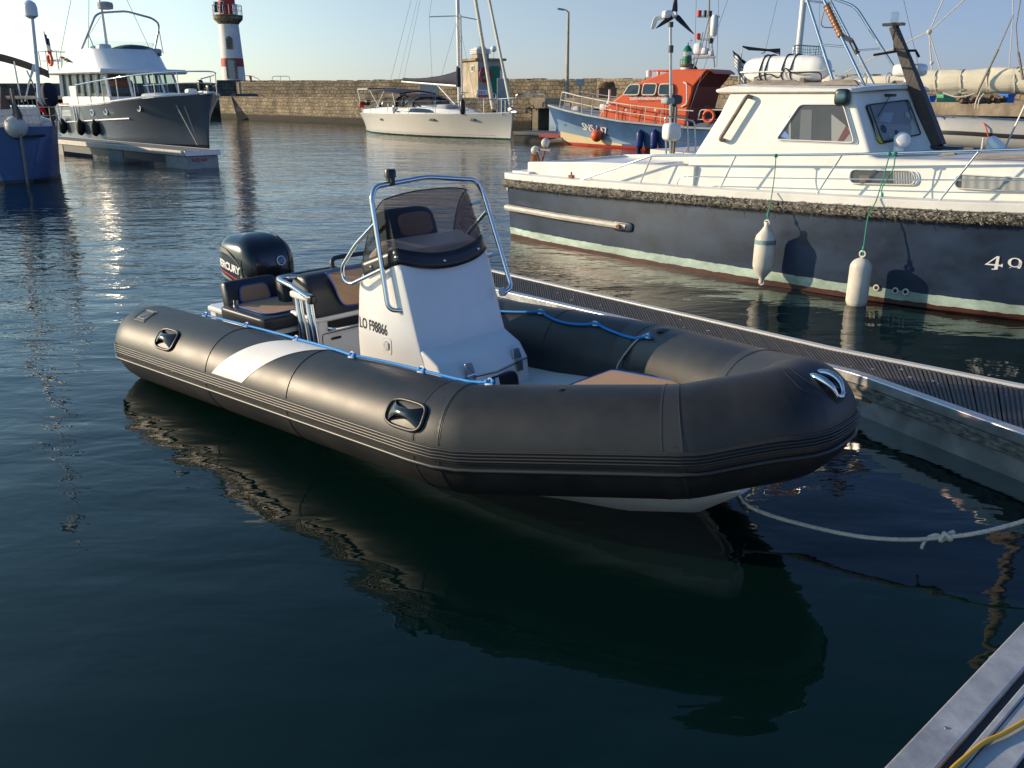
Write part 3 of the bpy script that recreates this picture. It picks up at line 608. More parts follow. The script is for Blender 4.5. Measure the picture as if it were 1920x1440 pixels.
def walkway():
    o = Vector((1.0525, 1.9531, 0)); d = Vector((.747, .665, 0)).normalized(); n = Vector((d.y, -d.x, 0))   # n points to the camera's right, onto the walkway
    t = thing('walkway_pontoon', 'pale metal edge of the main walkway pontoon in the bottom right corner', 'pontoon', None, (0, 0, 0)); z = .27
    def P(a, s, zz): return o + d * a + n * s + Vector((0, 0, zz))
    def band(nm, s0, s1, z0, z1, m, bev=.004, a0=-6, a1=6, k=1):
        mb = MB(); mb.prism([P(a0, s0, z0), P(a0, s1, z0), P(a0, s1, z1), P(a0, s0, z1)], d * (a1 - a0)); return mb.build(nm, m, t, bevel=bev)
    zinc = mat('galvanised_plate', (.42, .43, .44), .5, metal=.35, var=.28, vscale=5, bump=.0012, bscale=40, rvar=.15, detail=9)
    band('edge_plate', 0.000, 0.102, 0.2145, 0.2833, zinc, .006)
    band('rubber_gap', 0.102, 0.130, 0.1702, 0.2656, M['black'])
    band('angle_bar', 0.130, 0.152, 0.1924, 0.2844, zinc, .004)
    band('inner_plate', 0.154, 0.246, 0.1924, 0.2778, zinc, .004)
    band('rubber_gap', 0.246, 0.273, 0.1702, 0.2656, M['black'])
    band('inner_plate', 0.273, 2.107, 0.1924, 0.2778, zinc, .004)
    band('side_beam', 0.033, 0.333, -0.1736, 0.2123, M['concrete'])
    # weathered timber fender with a ragged outer edge
    mb = MB(); K = 160; ri = []
    for i in range(K + 1):
        a = -6 + 12 * i / K; e = -.022 + .016 * noise.noise(Vector((a * 3, 0, 1))) + .010 * noise.noise(Vector((a * 14, 2, 1)))
        ri.append([P(a, .03, 0.1036), P(a, e, 0.1036), P(a, e - .004, 0.1979), P(a, -.001, 0.2145), P(a, .03, 0.2145)])
    mb.loft(ri); mb.build('timber_fender', M['stain'], t, ang=40)
    for a in (.3, 1.35, 2.3): mb = MB(); mb.ell(P(a, .05, 0.2844), (.007, .007, .003), n=8, k=4); mb.build('rivet', M['dull_steel'], t)
    # yellow hose lying on it
    q = [WORLD.P(1970, 1322, 'z', .290), WORLD.P(1925, 1350, 'z', .290), WORLD.P(1880, 1376, 'z', .290), WORLD.P(1845, 1392, 'z', .290), WORLD.P(1810, 1420, 'z', .290), WORLD.P(1780, 1448, 'z', .290), WORLD.P(1740, 1500, 'z', .290)]
    mb = MB(); mb.tube(curve(q, 8), .0072, n=10); tag(mb.build('hose', M['yellow']), 'thin yellow hose lying across the pale walkway plates', 'hose')
walkway()

# ================================================================== INFLATABLE BOAT
RB = Frame(-2.1547, 6.9758, -.7527)
def tube_path():
    pts = [V(0, -.8386, .262), V(3.406, -.8386, .431), V(4.4043, -.385, .5625), V(4.7313, -.105, .66), V(4.7313, 0, .66)]
    n = [24, 14, 14, 6]; out = []
    for i in range(4):
        for k in range(n[i]): out.append(pts[i].lerp(pts[i + 1], k / n[i]))
    out.append(pts[-1]); full = out + [Vector((p.x, -p.y, p.z)) for p in out[::-1][1:]]
    for it in range(3):      # the panels are straight between their mitred seams; only the nose is rounded
        full = [full[0]] + [((full[i - 1] + full[i] * 2 + full[i + 1]) / 4 if it == 0 or 45 < i < len(full) - 46 else full[i]) for i in range(1, len(full) - 1)] + [full[-1]]
    return full
TP = tube_path(); NT = len(TP)
def t_at(u):    # u in index units
    u = max(0, min(NT - 1.001, u)); i = int(u); p = TP[i].lerp(TP[i + 1], u - i)
    a, b = TP[max(0, i - 1)], TP[min(NT - 1, i + 2)]; return p, (b - a).normalized()
def t_rad(u):
    v = min(u, NT - 1 - u); return .292 - .03 * min(1, v / 45)
def t_pt(u, ang, dr=0):
    """ang measured in the tube's section: 0 outboard, 90 up, 180 inboard"""
    p, T = t_at(u); out = T.cross(Vector((0, 0, 1))).normalized(); up = out.cross(T).normalized(); a = R(ang); r = t_rad(u) + dr
    return p + out * math.cos(a) * r + up * math.sin(a) * r
def t_find(px, py, lo, hi, a0=-60, a1=175):
    """where on the tube's surface a detail of the boat sits: (u, angle)"""
    best = None; camp = RB.loc((0, 0, EYE)); rd = (RB.mi @ ray(px, py)).normalized()
    for i in range(int((hi - lo) * 4) + 1):
        u = lo + i / 4
        for a in range(a0, a1, 3):
            q = t_pt(u, a) - camp; d = (q - rd * q.dot(rd)).length + q.length * .02
            p, T = t_at(u)
            if best is None or d < best[0]: best = (d, u, a)
    return best[1], best[2]
rib = thing('inflatable_boat', 'large black rigid inflatable boat with white centre console moored in the foreground', 'boat', RB)
# tubes
mb = MB(); ri = []; NS = 44
def ring_at(u, dx=0, k=1): 
    p, T = t_at(u); out = T.cross(Vector((0, 0, 1))).normalized(); up = out.cross(T).normalized(); r = t_rad(u) * k
    return [p + T * dx + out * math.cos(2 * math.pi * j / NS) * r + up * math.sin(2 * math.pi * j / NS) * r for j in range(NS)]
for dx, k in ((-.30, .30), (-.29, .45), (-.265, .62), (-.22, .78), (-.15, .91), (-.07, .98)): ri.append(ring_at(0, dx, k))
for i in range((NT - 1) * 2 + 1): ri.append(ring_at(i / 2 if i < (NT - 1) * 2 else NT - 1.001))
for dx, k in ((.07, .98), (.15, .91), (.22, .78), (.265, .62), (.29, .45), (.30, .30)): ri.append(ring_at(NT - 1.001, dx, k))
mb.loft(ri); tubes = mb.build('inflatable_tube', M['rubber'], rib, ang=80)
# rubbing strakes: a ribbed band and a single lower ridge
mb = MB()
US = [i / 2 for i in range(0, (NT - 1) * 2 + 1)]
def ridge(mb, ang, r, dr=.0, sq=1):
    a = [t_pt(u, ang, dr) for u in US]; T0 = t_at(0)[1]; T1 = t_at(NT - 1.001)[1]
    o0 = [t_pt(0, ang, dr - .008 * 4) - T0 * .16, t_pt(0, ang, dr) - T0 * .07] ; o1 = [t_pt(NT - 1.001, ang, dr) + T1 * .07, t_pt(NT - 1.001, ang, dr - .032) + T1 * .16]
    mb.tube(o0 + a + o1, r, n=7)
for a in (8.6, 5.4, 2.2, -1.0): ridge(mb, a, .0065, .005)
ridge(mb, -11, .012, .006)
mb.build('rubbing_strake', M['rubber_trim'], tubes, ang=70)
mb = MB(); ri = []
for u in US: ri.append([t_pt(u, a, .0045) for a in (11.5, 10, 4, -3, -4)] + [t_pt(u, a, -.01) for a in (-4, 11.5)])
mb.loft(ri); mb.build('strake_tape', M['rubber_seam'], tubes, ang=60)
# seams, doublings
def seamp(pts, r=.0025): mb = MB(); mb.tube(pts, r, n=5); mb.build('seam_tape', M['rubber_seam'], tubes, ang=60)
for u in (9.0, 15.6, 23.3, 24.4, 37.2, 38.4, NT - 1 - 6.2, NT - 1 - 13, NT - 1 - 19, NT - 1 - 24.0, NT - 1 - 38): seamp([t_pt(u, a, .0015) for a in range(-70, 190, 6)])
for u, w in ((23.85, .65), (37.8, .75)):
    for uu in (u, NT - 1 - u): mb = MB(); mb.loft([[t_pt(uu - w, a, .0015), t_pt(uu + w, a, .0015), t_pt(uu + w, a, -.01), t_pt(uu - w, a, -.01)] for a in range(-70, 190, 5)]); mb.build('seam_tape', M['rubber_seam'], tubes, ang=60)
for pl in (((1463, 690), (1474, 702), (1508, 724), (1541, 748)), ((1478, 686), (1490, 699), (1525, 720), (1553, 744))):
    seamp(curve([t_pt(*t_find(px, py, 46, 62, 20, 130), .0015) for px, py in pl], 6), .0018)
# white band patch
u0, _ = t_find(427, 716, 1, 18, 5, 30); u1, _ = t_find(540, 651, 1, 20, 60, 110)
wb = .22 / (3.406 / 24)
mb = MB(); A = list(range(13, 112, 3)); K = 10; sh = [t_find(px, py, 1, 20, 10, 112) for px, py in ((400, 706), (500, 648))]; sw = [t_find(px, py, 1, 20, 10, 112) for px, py in ((457, 722), (590, 657))]
uL = (sh[0][0] + sh[1][0]) / 2; uR = (sw[0][0] + sw[1][0]) / 2
mb.grid(lambda a, b: t_pt(9.6 + 3.6 * b + (2.6 + .1 * b) * a, 13 + 90 * b, .0022), 12, 34); mb.build('white_band', M['patch'], tubes, ang=80)
# maker's patch at the stern end
mb = MB(); mb.grid(lambda a, b: t_pt(.3 + 1.3 * a, 52 + 26 * b, .002), 6, 6); lp = mb.build('stern_patch', mat('grey_logo_patch', (.075, .075, .075), .4), tubes, ang=80)
mb = MB()
def tb(pts, wd):
    for (a, b), (c, d) in zip(pts, pts[1:]):
        mb.tube([t_pt(.3 + 1.3 * (a + (c - a) * k / 5), 52 + 26 * (b + (d - b) * k / 5), .0035) for k in range(6)], wd, n=4)
tb([(.15, .85), (.85, .85), (.25, .2), (.85, .2)], .004); tb([(.05, .95), (.95, .95), (.95, .05), (.05, .05), (.05, .95)], .002); mb.build('patch_logo', mat('dull_logo_print', (.22, .22, .21), .5), lp)
# carrying handles
def handle(u, a, sx=1.0):
    h = bpy.data.objects.new('carry_handle', None)
    step = .13 / .142 * sx
    mb = MB(); q = [(math.copysign(abs(math.cos(t)) ** .6, math.cos(t)), math.copysign(abs(math.sin(t)) ** .6, math.sin(t))) for t in [2 * math.pi * i / 36 for i in range(36)]]
    outer = [t_pt(u + x * step, a + y * 14.5, .007) for x, y in q]
    mb.tube(outer, .010, n=8, closed=True)
    base = mb.build('handle_frame', M['rubber_trim'], rib, ang=70)
    mb = MB(); mb.grid(lambda i, j: t_pt(u + (i * 2 - 1) * step * .97, a + (j * 2 - 1) * 14 * (1 - abs(i * 2 - 1) ** 6 * .5), .004), 16, 10); mb.build('handle_pad', M['rubber'], base, ang=80)
    mb = MB(); ri = []
    for i in range(25):
        s = i / 12 - 1; wv = 4.2 + 8.5 * abs(s) ** 2.2; hgt = .012 + .040 * (1 - s * s)
        ri.append([t_pt(u + s * step * .86, a + y * wv, hgt - abs(y) ** 2 * .008) for y in (-1, -.6, -.2, .2, .6, 1)] + [t_pt(u + s * step * .86, a + y * wv, hgt - .012) for y in (1, 0, -1)])
    mb.loft(ri); mb.build('grip', M['cowl'], base, ang=70)
handle(*t_find(757, 777, 18, 24, 5, 60)); handle(*t_find(312, 637, 0, 9, 5, 60))

# grab line with its D-rings
def grab(anchors, pref, label):
    P = [t_pt(u, a, .014) for u, a in anchors]; q = []
    for i in range(len(P) - 1):
        a, b = P[i], P[i + 1]; ua, ub = anchors[i], anchors[i + 1]
        for k in range(8):
            t = k / 8; u = ua[0] + (ub[0] - ua[0]) * t; an = ua[1] + (ub[1] - ua[1]) * t + pref * 4 * t * (1 - t); q.append(t_pt(u, an, .012))
    q.append(P[-1]); mb = MB(); mb.tube(curve(q, 2), .0085, n=8)
    for p, (u, a) in zip(P, anchors):     # knots
        p_, T = t_at(u)
        for s in (-1, 1): mb.ell(p + T * .018 * s, (.015, .013, .014), n=10, k=6)
    l = mb.build('grab_line', M['bluerope'], rib, ang=70)
    mb = MB()
    for (u, a) in anchors:
        mb.tube([t_pt(u + .17 * math.cos(x), a, .006 + .026 * max(0, math.sin(x))) for x in [math.pi * i / 10 for i in range(11)]], .0042, n=6)
        mb.ell(t_pt(u, a, .003), (.028, .028, .006), n=12, k=4)
    mb.build('lacing_ring', M['patch'], l)
near_a = [t_find(px, py, lo, lo + 12, 60, 150) for px, py, lo in ((385, 584, 0), (461, 610, 2), (556, 638, 5), (662, 668, 9), (792, 694, 14))]
near_a = [(u, 88) for u in (6.3, 9.2, 12.3, 15.6, 19.4, 23.0)]
near_a = [t_find(px, py, lo, lo + 12, 70, 130) for px, py, lo in ((385, 585, 0), (461, 612, 2), (556, 640, 5), (662, 670, 9), (792, 696, 14), (918, 717, 18))]
grab(near_a, 3.0, 'near')
far_a = [t_find(px, py, 78, 116, 60, 179) for px, py in ((1217, 634), (1117, 607), (1015, 588))] + [(104.5, 118), (109, 112), (112, 110)]
grab(far_a, 10.0, 'far')
# thin white painter hanging inside the far tube
uu = far_a[0][0]; mb = MB(); mb.tube(curve([t_pt(uu + .2, far_a[0][1] - 4, .02), t_pt(uu + 1.2, 128, .006), t_pt(uu + 2.1, 150, .006), t_pt(uu + 2.7, 175, .006), t_pt(uu + 2.9, 205, .006)], 8), .0048, n=6); mb.build('painter_cord', M['steelrope'], rib)
mb = MB(); mb.ell(t_pt(uu, 100, .0), (.06, .06, .01), n=16, k=4)
for k in (.055, .075): pass
mb.build('ring_pad', M['rubber_seam'], rib)
# valve / small stuff on bow
mb = MB(); mb.ell(t_pt(31, 84, .0), (.02, .02, .006), n=10, k=4); mb.build('air_valve', M['black'], rib)

# hull: white V bottom, floor, transom
W0 = .66
def hs(x, hw, zc, zk, zt): return [(x, 0, zk), (x, -hw * .55, (zc + zk) / 2 - .01), (x, -hw, zc), (x, -hw - .02, zt), (x, hw + .02, zt), (x, hw, zc), (x, hw * .55, (zc + zk) / 2 - .01)]
mb = MB(); mb.loft([[V(p) for p in hs(*a)] for a in ((.1, W0, -.03, -.28, .22), (1.5, W0, 0, -.28, .25), (2.8, W0, .05, -.26, .32), (3.5, .58, .10, -.22, .40), (4.0, .42, .16, -.12, .45), (4.3, .26, .20, .02, .50), (4.55, .07, .24, .22, .5))])
mb.build('hull', M['gel'], rib, ang=25)
mb = MB(); mb.prism([V(.1, -.60, .17), V(3.4, -.60, .235), V(4.2, -.28, .29), V(4.45, 0, .30), V(4.2, .28, .29), V(3.4, .60, .235), V(.1, .60, .17)], (0, 0, .022)); mb.build('cockpit_floor', M['gel'], rib, smooth=False)
mb = MB()
for s in (-1, 1): mb.prism([V(.1, s * .58, .17), V(.1, s * .66, .17), V(.1, s * .62, .42), V(.1, s * .60, .42)], (3.2, 0, .10))
mb.build('floor_moulding', M['gel'], rib, smooth=False)
mb = MB(); mb.bb((.02, -.40, -.1), (.12, .50, .50)); mb.bb((.06, -.44, .46), (.55, .5, .505)); mb.build('transom', M['gel'], rib, bevel=.015)

# ---- console
zf = .2
def side(y): return [V(1.93, y, zf), V(2.62, y, zf), V(2.60, y, .53), V(2.545, y, .63), V(2.395, y, 1.12), V(2.34, y, 1.165), V(2.0, y, 1.06), V(1.95, y, .95), V(1.91, y, .6)]
mb = MB(); nlev = 9; rings = []
# body lofted over y so that the side edges are well rounded
def csec(y, k):     # k inset
    c = V(2.27, y, .68); return [c + (p - c) * k + V(0, 0, 0) for p in fillet(side(y), .07, 4, True)]
for y, k in ((-.375, .90), (-.368, .945), (-.35, .975), (-.325, .992), (-.29, 1), (0, 1.012), (.29, 1), (.325, .992), (.35, .975), (.368, .945), (.375, .90)):
    rings.append([Vector((p.x, p.y, max(p.z, .19))) for p in csec(y, k)])
mb.loft(rings); con = mb.build('console', M['gel'], rib, ang=35)
conb = bvh(con)
# raised moulding round the console foot (swoosh) and the forward seat locker with hinged hatch
mb = MB(); mb.loft([[V(x0, -hw, z0), V(x1, -hw, z0), V(x1, -hw, z1), V(x0, -hw, z1)] for x0, x1, z0, z1, hw in ()] or [[V(2.45, y, .2), V(2.86 - .10 * abs(y) * 2, y, .2), V(2.82 - .10 * abs(y) * 2, y, .47), V(2.74 - .08 * abs(y) * 2, y, .555), V(2.50, y, .64)] for y in (-.37, -.355, -.25, 0, .25, .355, .37)])
lk = mb.build('step_locker', M['gel'], rib, ang=28, bevel=.02, bseg=3)
hx = lambda y: 2.825 - .10 * abs(y) * 2
lb = MB(); 
mb = MB(); q = [V(hx(y) + .006, y, .462) for y in (-.36, -.2, 0, .2, .36)]; mb.tube(q, .003, n=5); mb.build('hatch_gap', M['dark'], lk)
for hy in (-.19, .24):
    mb = MB(); q = [V(0, y, z) for y, z in ((-.028, -.075), (.028, -.075), (.036, -.03), (.036, .03), (.028, .075), (-.028, .075), (-.036, .03), (-.036, -.03))]
    rt = Matrix.Rotation(-.28, 3, 'Y'); c = V(hx(hy) - .008, hy, .475)
    mb.prism([c + rt @ p for p in q], rt @ V(.014, 0, 0)); h = mb.build('hinge', M['dull_steel'], lk, bevel=.003)
    mb = MB(); mb.tube([c + rt @ V(.014, -.036, 0), c + rt @ V(.014, .036, 0)], .007, n=8)
    mb.build('hinge_pin', M['steel'], h)
mb = MB(); q = fillet([V(0, -.13, -.2), V(0, .13, -.2), V(0, .13, .115), V(0, -.13, .115)], .07, 6, True); c = V(2.825, .05, .315); mb.prism([c + Matrix.Rotation(-.12, 3, 'Y') @ p for p in q], (.012, 0, 0)); o = mb.build('locker_opening', M['dark'], lk)
mb = MB(); mb.tube([c + Matrix.Rotation(-.12, 3, 'Y') @ (p * 1.02) + V(.01, 0, 0) for p in q], .008, n=6, closed=True); mb.build('opening_rim', M['black'], o)
# windscreen: black base band, smoked acrylic wrapping round, screws
def scr(y, t, half=.375):
    """windscreen surface, t 0 at the base, 1 at the top; y across the front, beyond +-1 it wraps aft"""
    s = max(-1, min(1, y)); wrap = abs(y) - 1
    x = 2.435 - .05 * s * s - .135 * t * 1.0; yy = s * (.365 - .03 * t)
    if wrap > 0: x -= wrap * .36; yy += math.copysign(wrap * .02, s)
    return x, yy
def base_z(y):
    a = abs(y); return (1.065 + .06 * a * a) if a <= 1 else 1.125 - (a - 1) * .12
def top_z(y):
    a = abs(y); return (1.53 - .035 * a ** 3) if a <= 1 else 1.495 - (a - 1) ** 1.5 * .42
YS = [-2 + 4 * i / 56 for i in range(57)]
def sp(y, z, off=0):
    t = (z - 1.03) / .5; s = max(-1, min(1, y)); wr = max(0, abs(y) - 1)
    x = 2.452 - .045 * s ** 4 - .30 * t * .62; yy = s * (.372 - .035 * t)
    cr = min(1, wr / .12) if wr else 0
    x -= wr * .36; yy += math.copysign(wr * .015, s) if s else 0
    return V(x + off, yy + (math.copysign(off, s) if wr > 0 else 0), z)
mb = MB(); K = 12
mb.grid(lambda a, b: sp(YS[round(a * 56)], base_z(YS[round(a * 56)]) + .08 + (top_z(YS[round(a * 56)]) - base_z(YS[round(a * 56)]) - .08) * b), 56, 12)
ws = mb.build('windscreen', M['smoke'], rib, ang=60, solid=.005)
mb = MB(); mb.grid(lambda a, b: sp(YS[round(a * 56)], base_z(YS[round(a * 56)]) + .092 * b, .003), 56, 3); mb.build('screen_band', M['black'], ws, ang=60, solid=.008)
mb = MB()
for y in (-1.75, -1.03, -.15, .72, 1.6): 
    p = sp(y, base_z(y) + .045, .009); mb.ell(p, (.011, .011, .011), n=10, k=6)
mb.build('screen_screw', M['steel'], ws)
mb = MB(); mb.tube([sp(y, top_z(y)) for y in YS], .004, n=6); mb.build('screen_edge', M['black'], ws)
# dash behind the screen with wheel
mb = MB(); mb.prism([V(2.40, -.33, 1.09), V(2.36, -.33, 1.19), V(2.16, -.33, 1.24), V(2.02, -.33, 1.13), V(2.02, -.33, 1.05)], (0, .66, 0)); mb.build('dash_panel', M['gel'], rib, bevel=.02)
mb = MB(); mb.rbox((2.06, -.05, 1.27), (.10, .50, .27), rot=Matrix.Rotation(-.35, 3, 'Y')); ip = mb.build('instrument_pod', M['vinyl'], rib); mb = MB(); mb.rbox((2.105, .0, 1.30), (.035, .27, .15), rot=Matrix.Rotation(-.35, 3, 'Y')); mb.build('pod_panel', M['tan'], ip)
c = V(1.93, 0, 1.10); ax = Matrix.Rotation(-.9, 3, 'Y'); mb = MB(); mb.tube([c + ax @ V(.17 * math.cos(a), .17 * math.sin(a), 0) for a in [2 * math.pi * i / 28 for i in range(28)]], .013, n=8, closed=True); sw_ = mb.build('steering_wheel', M['black'], rib)
mb = MB()
for a in (0.5, 2.6, 4.7): mb.tube([c + ax @ V(0, 0, .02), c + ax @ V(.17 * math.cos(a), .17 * math.sin(a), 0)], .008, n=6)
mb.tube([c, c + ax @ V(0, 0, .13)], .02); mb.build('wheel_spoke', M['steel'], sw_)
# stainless grab frame round the console
def stick(pts, r=.0145, fr=.07, nm='handrail', par=None, m=None): mb = MB(); mb.tube(fillet(pts, fr, 6), r, n=12); return mb.build(nm, m or M['steel'], par or rib, ang=70)
hrx = lambda z: 2.45 - .30 * (z - 1.03) / .5 * .62
main = [V(2.385, -.345, .842), V(2.325, -.41, .845), V(2.27, -.415, .89), V(2.165, -.405, 1.56), V(2.205, 0, 1.60), V(2.26, .405, 1.56), V(2.50, .415, .93), V(2.50, .36, .90)]
main = [V(2.40, -.355, .842), V(2.315, -.42, .843), V(2.18, -.40, 1.50), V(2.165, -.36, 1.565), V(2.22, 0, 1.60), V(2.285, .37, 1.562), V(2.31, .41, 1.48), V(2.545, .43, .88), V(2.55, .35, .86)]
stick(main, .0155, .06, 'grab_frame')
for s in (-1, 1):
    mirror = lambda p: V(p[0], p[1] * (-s) if s > 0 else p[1], p[2])
    q = [(2.215, -.405, 1.36), (2.03, -.425, 1.21), (1.895, -.44, 1.055), (1.90, -.44, .98), (1.975, -.44, .955), (2.27, -.41, 1.09)]
    if s > 0: q = [(x + .13, -y, z) for x, y, z in q]
    stick([V(*p) for p in q], .0125, .05, 'side_handrail')
for a_, b_ in ((V(2.385, -.366, .842), V(2.385, -.352, .842)), (V(2.53, .35, .862), V(2.53, .372, .862))): mb = MB(); mb.tube([a_, b_], .03, n=12); mb.build('rail_foot', M['steel'], rib)
for a_, b_ in ((V(2.29, .41, 1.42), V(2.24, .34, 1.40)), (V(2.46, .425, 1.1), V(2.42, .37, 1.09))): mb = MB(); mb.tube([a_, b_], .01); mb.build('rail_bracket', M['steel'], rib)
mb = MB(); c = V(2.18, -.25, 1.60); mb.lathe([(.022, -.03), (.022, .01), (.036, .012), (.036, .05), (.03, .062)], c, n=16); mb.box(c - V(0, 0, .01), (.05, .03, .05)); mb.build('navigation_light', M['black'], rib)
# console fittings: registration, courtesy light
mb = MB(); d = V(1, 0, -.04).normalized()
text_on(mb, 'LO F98866', .098, RB.P(674, 612, 'y', -.376), (1, 0, -.02), (0, 0, 1), .003, .0014, spacing=1.02, onto=None)
_x0 = min(v[0] for v in mb.v); mb.v = [(_x0 + (x - _x0) * .62, -.378, z) for x, y, z in mb.v]
o = mb.build('registration_number', M['black_ink'], con, smooth=False)
def proj_y(o, off=-.002):
    for v in o.data.vertices:
        h = conb.ray_cast(V(v.co.x, -1, v.co.z), V(0, 1, 0))
        if h[0] is not None: v.co.y = h[0].y + off
proj_y(o)
c = RB.P(726, 648, 'y', -.375); mb = MB(); mb.lathe([(.034, 0), (.036, .006), (.03, .010), (.028, .010)], c + V(0, .006, 0), n=24, axis=(0, -1, 0)); l = mb.build('courtesy_light', M['steel'], con)
mb = MB(); q = fillet([V(-.043, 0, -.055), V(.043, 0, -.055), V(.043, 0, .055), V(-.043, 0, .055)], .025, 5, True); mb.prism([c + V(0, .003, 0) + p for p in q], (0, -.006, 0)); mb.build('light_bezel', M['gel_old'], l)
mb = MB()
for k in range(-3, 4): mb.tube([c + V(-.02, -.009, k * .007), c + V(.02, -.009, k * .007)], .002, n=4)
mb.build('light_louvre', M['white_ink'], l)

# ---- helm bolster seat
def panel(nm, y0, y1, z0, z1, x, par, rr=.06, tilt=0, mm='tan', n=None):
    mb = MB(); q = fillet([V(x, y0, z0), V(x, y1, z0), V(x, y1, z1), V(x, y0, z1)], rr, 6, True); mb.prism(q, (.006, 0, 0)); o = mb.build(nm, M[mm], par, bevel=.002)
    mb = MB(); mb.tube([p + V(.005, 0, 0) for p in q], .0055, n=6, closed=True); mb.build('piping', M['pipe'], o); return o
def yring(pts, ys, rnd=.05, k0=.93):
    rings = []; c = sum((V(p[0], 0, p[1]) for p in pts), Vector()) / len(pts); base = fillet([V(p[0], 0, p[1]) for p in pts], rnd, 5, True)
    y0, y1 = ys; 
    for y, k in ((y0, k0 - .12), (y0 + .012, k0), (y0 + .04, .985), (y0 + .08, 1), (y1 - .08, 1), (y1 - .04, .985), (y1 - .012, k0), (y1, k0 - .12)): rings.append([c + (p - c) * k + V(0, y, 0) for p in base])
    mb = MB(); mb.loft(rings); return mb
mb = yring([(1.16, .63), (1.42, .60), (1.40, .80), (1.34, .905), (1.20, .905), (1.13, .80)], (-.36, .42), .05); hs_ = mb.build('helm_seat', M['vinyl'], rib, ang=60)
mb = MB(); ytop = .41
q = curve([V(1.30, -.20, .925), V(1.385, -.185, .845), V(1.413, -.165, .76), V(1.418, -.12, .685), V(1.42, -.04, .665), V(1.42, .12, .665), V(1.42, .30, .665)], 6)
poly = q + [V(1.42, .36, .70), V(1.40, .36, .86), V(1.345, .36, .925), V(1.30, .36, .93)]
def hsx(z): return 1.424 if z < .80 else 1.424 - (z - .80) * .62
poly = [V(hsx(p.z) + .002, p.y, min(p.z, .907)) for p in q] + [V(hsx(.70), .37, .70), V(hsx(.80), .37, .8), V(hsx(.905), .37, .905)]
mb.prism(poly, (.010, 0, .0)); hp = mb.build('seat_panel', M['tan'], hs_, smooth=False)
mb = MB(); mb.tube([V(hsx(p.z) + .012, p.y, min(p.z, .907)) for p in q], .0055, n=6); mb.tube([V(hsx(.907) + .012, y, .908) for y in (-.20, 0, .37)], .0055, n=6); mb.build('piping', M['pipe'], hp)
mb = MB(); mb.tube(fillet([V(1.15, .02, .84), V(1.12, .02, .95), V(1.12, .40, .95), V(1.15, .40, .84)], .05, 5), .017, n=10); mb.build('seat_back_rail', M['vinyl'], hs_)
mb = MB(); mb.bb((1.10, -.30, .19), (1.37, .38, .60)); mb.bb((1.06, -.33, .575), (1.41, .40, .615)); sb = mb.build('seat_box', M['gel'], rib, bevel=.02, bseg=3)
mb = MB(); q = fillet([V(1.372, -.27, .22), V(1.372, .30, .22), V(1.372, .30, .48), V(1.372, -.27, .48)], .02, 3, True); mb.tube(q, .003, n=5, closed=True); mb.build('door_gap', M['dark'], sb)
mb = MB(); mb.bb((1.370, -.22, .495), (1.376, .30, .565)); mb.build('bin_recess', M['dark'], sb, bevel=.002)
mb = MB(); mb.tube(fillet([V(1.375, -.22, .52), V(1.43, -.20, .515), V(1.44, .05, .515), V(1.43, .28, .515), V(1.375, .30, .52)], .03, 5), .010, n=8); mb.build('foot_rail', M['steel'], sb)
mb = MB()
for y in (-.20, .04): mb.bb((1.374, y, .425), (1.380, y + .085, .443))
mb.build('door_vent', M['dark'], sb, bevel=.003)
# folded stainless frame on the seat's starboard side
for dx, dy in ((0, 0), (.145, -.01)):
    stick([V(1.36 + dx, -.45 + dy, .80 - dx * .15), V(1.47 + dx, -.47 + dy, .22)], .016, .01, 'seat_frame_leg')
    stick([V(1.395 + dx, -.44 + dy, .79 - dx * .15), V(1.505 + dx, -.46 + dy, .22)], .012, .01, 'seat_frame_leg')
tl = RB.P(525, 530, 'y', -.5); tr = RB.P(601, 562, 'y', -.5); tr.z -= .0
stick([V(1.30, -.22, .875), V(1.18, -.40, .885), V(1.20, -.485, .885), V(1.40, -.495, .865), V(1.60, -.48, .80)], .017, .05, 'seat_frame_rail')
mb = MB(); mb.rbox((1.43, -.45, .80), (.24, .06, .05)); mb.build('frame_bracket', M['gel'], rib)
mb = MB(); mb.rbox((1.585, -.475, .80), (.05, .05, .06)); mb.build('frame_joint', M['black'], rib)

# ---- aft bench and its backrests
mb = yring([(.52, .50), (1.12, .50), (1.13, .60), (.52, .60)], (-.58, .56), .03, .97); bc = mb.build('aft_seat_cushion', M['vinyl'], rib, ang=60)
mb = MB(); q = fillet([V(.60, -.50, .603), V(1.05, -.50, .603), V(1.05, .45, .603), V(.60, .45, .603)], .09, 6, True); mb.prism(q, (0, 0, .006)); o = mb.build('seat_panel', M['tan'], bc); mb = MB(); mb.tube([p + V(0, 0, .005) for p in q], .005, n=6, closed=True); mb.build('piping', M['pipe'], o)
mb = MB(); mb.bb((.50, -.56, .19), (1.09, .55, .50)); o = mb.build('aft_seat_box', M['gel'], rib, bevel=.02, bseg=3)
mb = MB(); mb.bb((1.09, -.48, .24), (1.096, .40, .46)); mb.build('locker_opening', M['dark'], o, bevel=.002)
mb = MB(); mb.bb((.60, -.566, .24), (1.04, -.56, .46)); mb.build('side_recess', M['black'], o, bevel=.002)
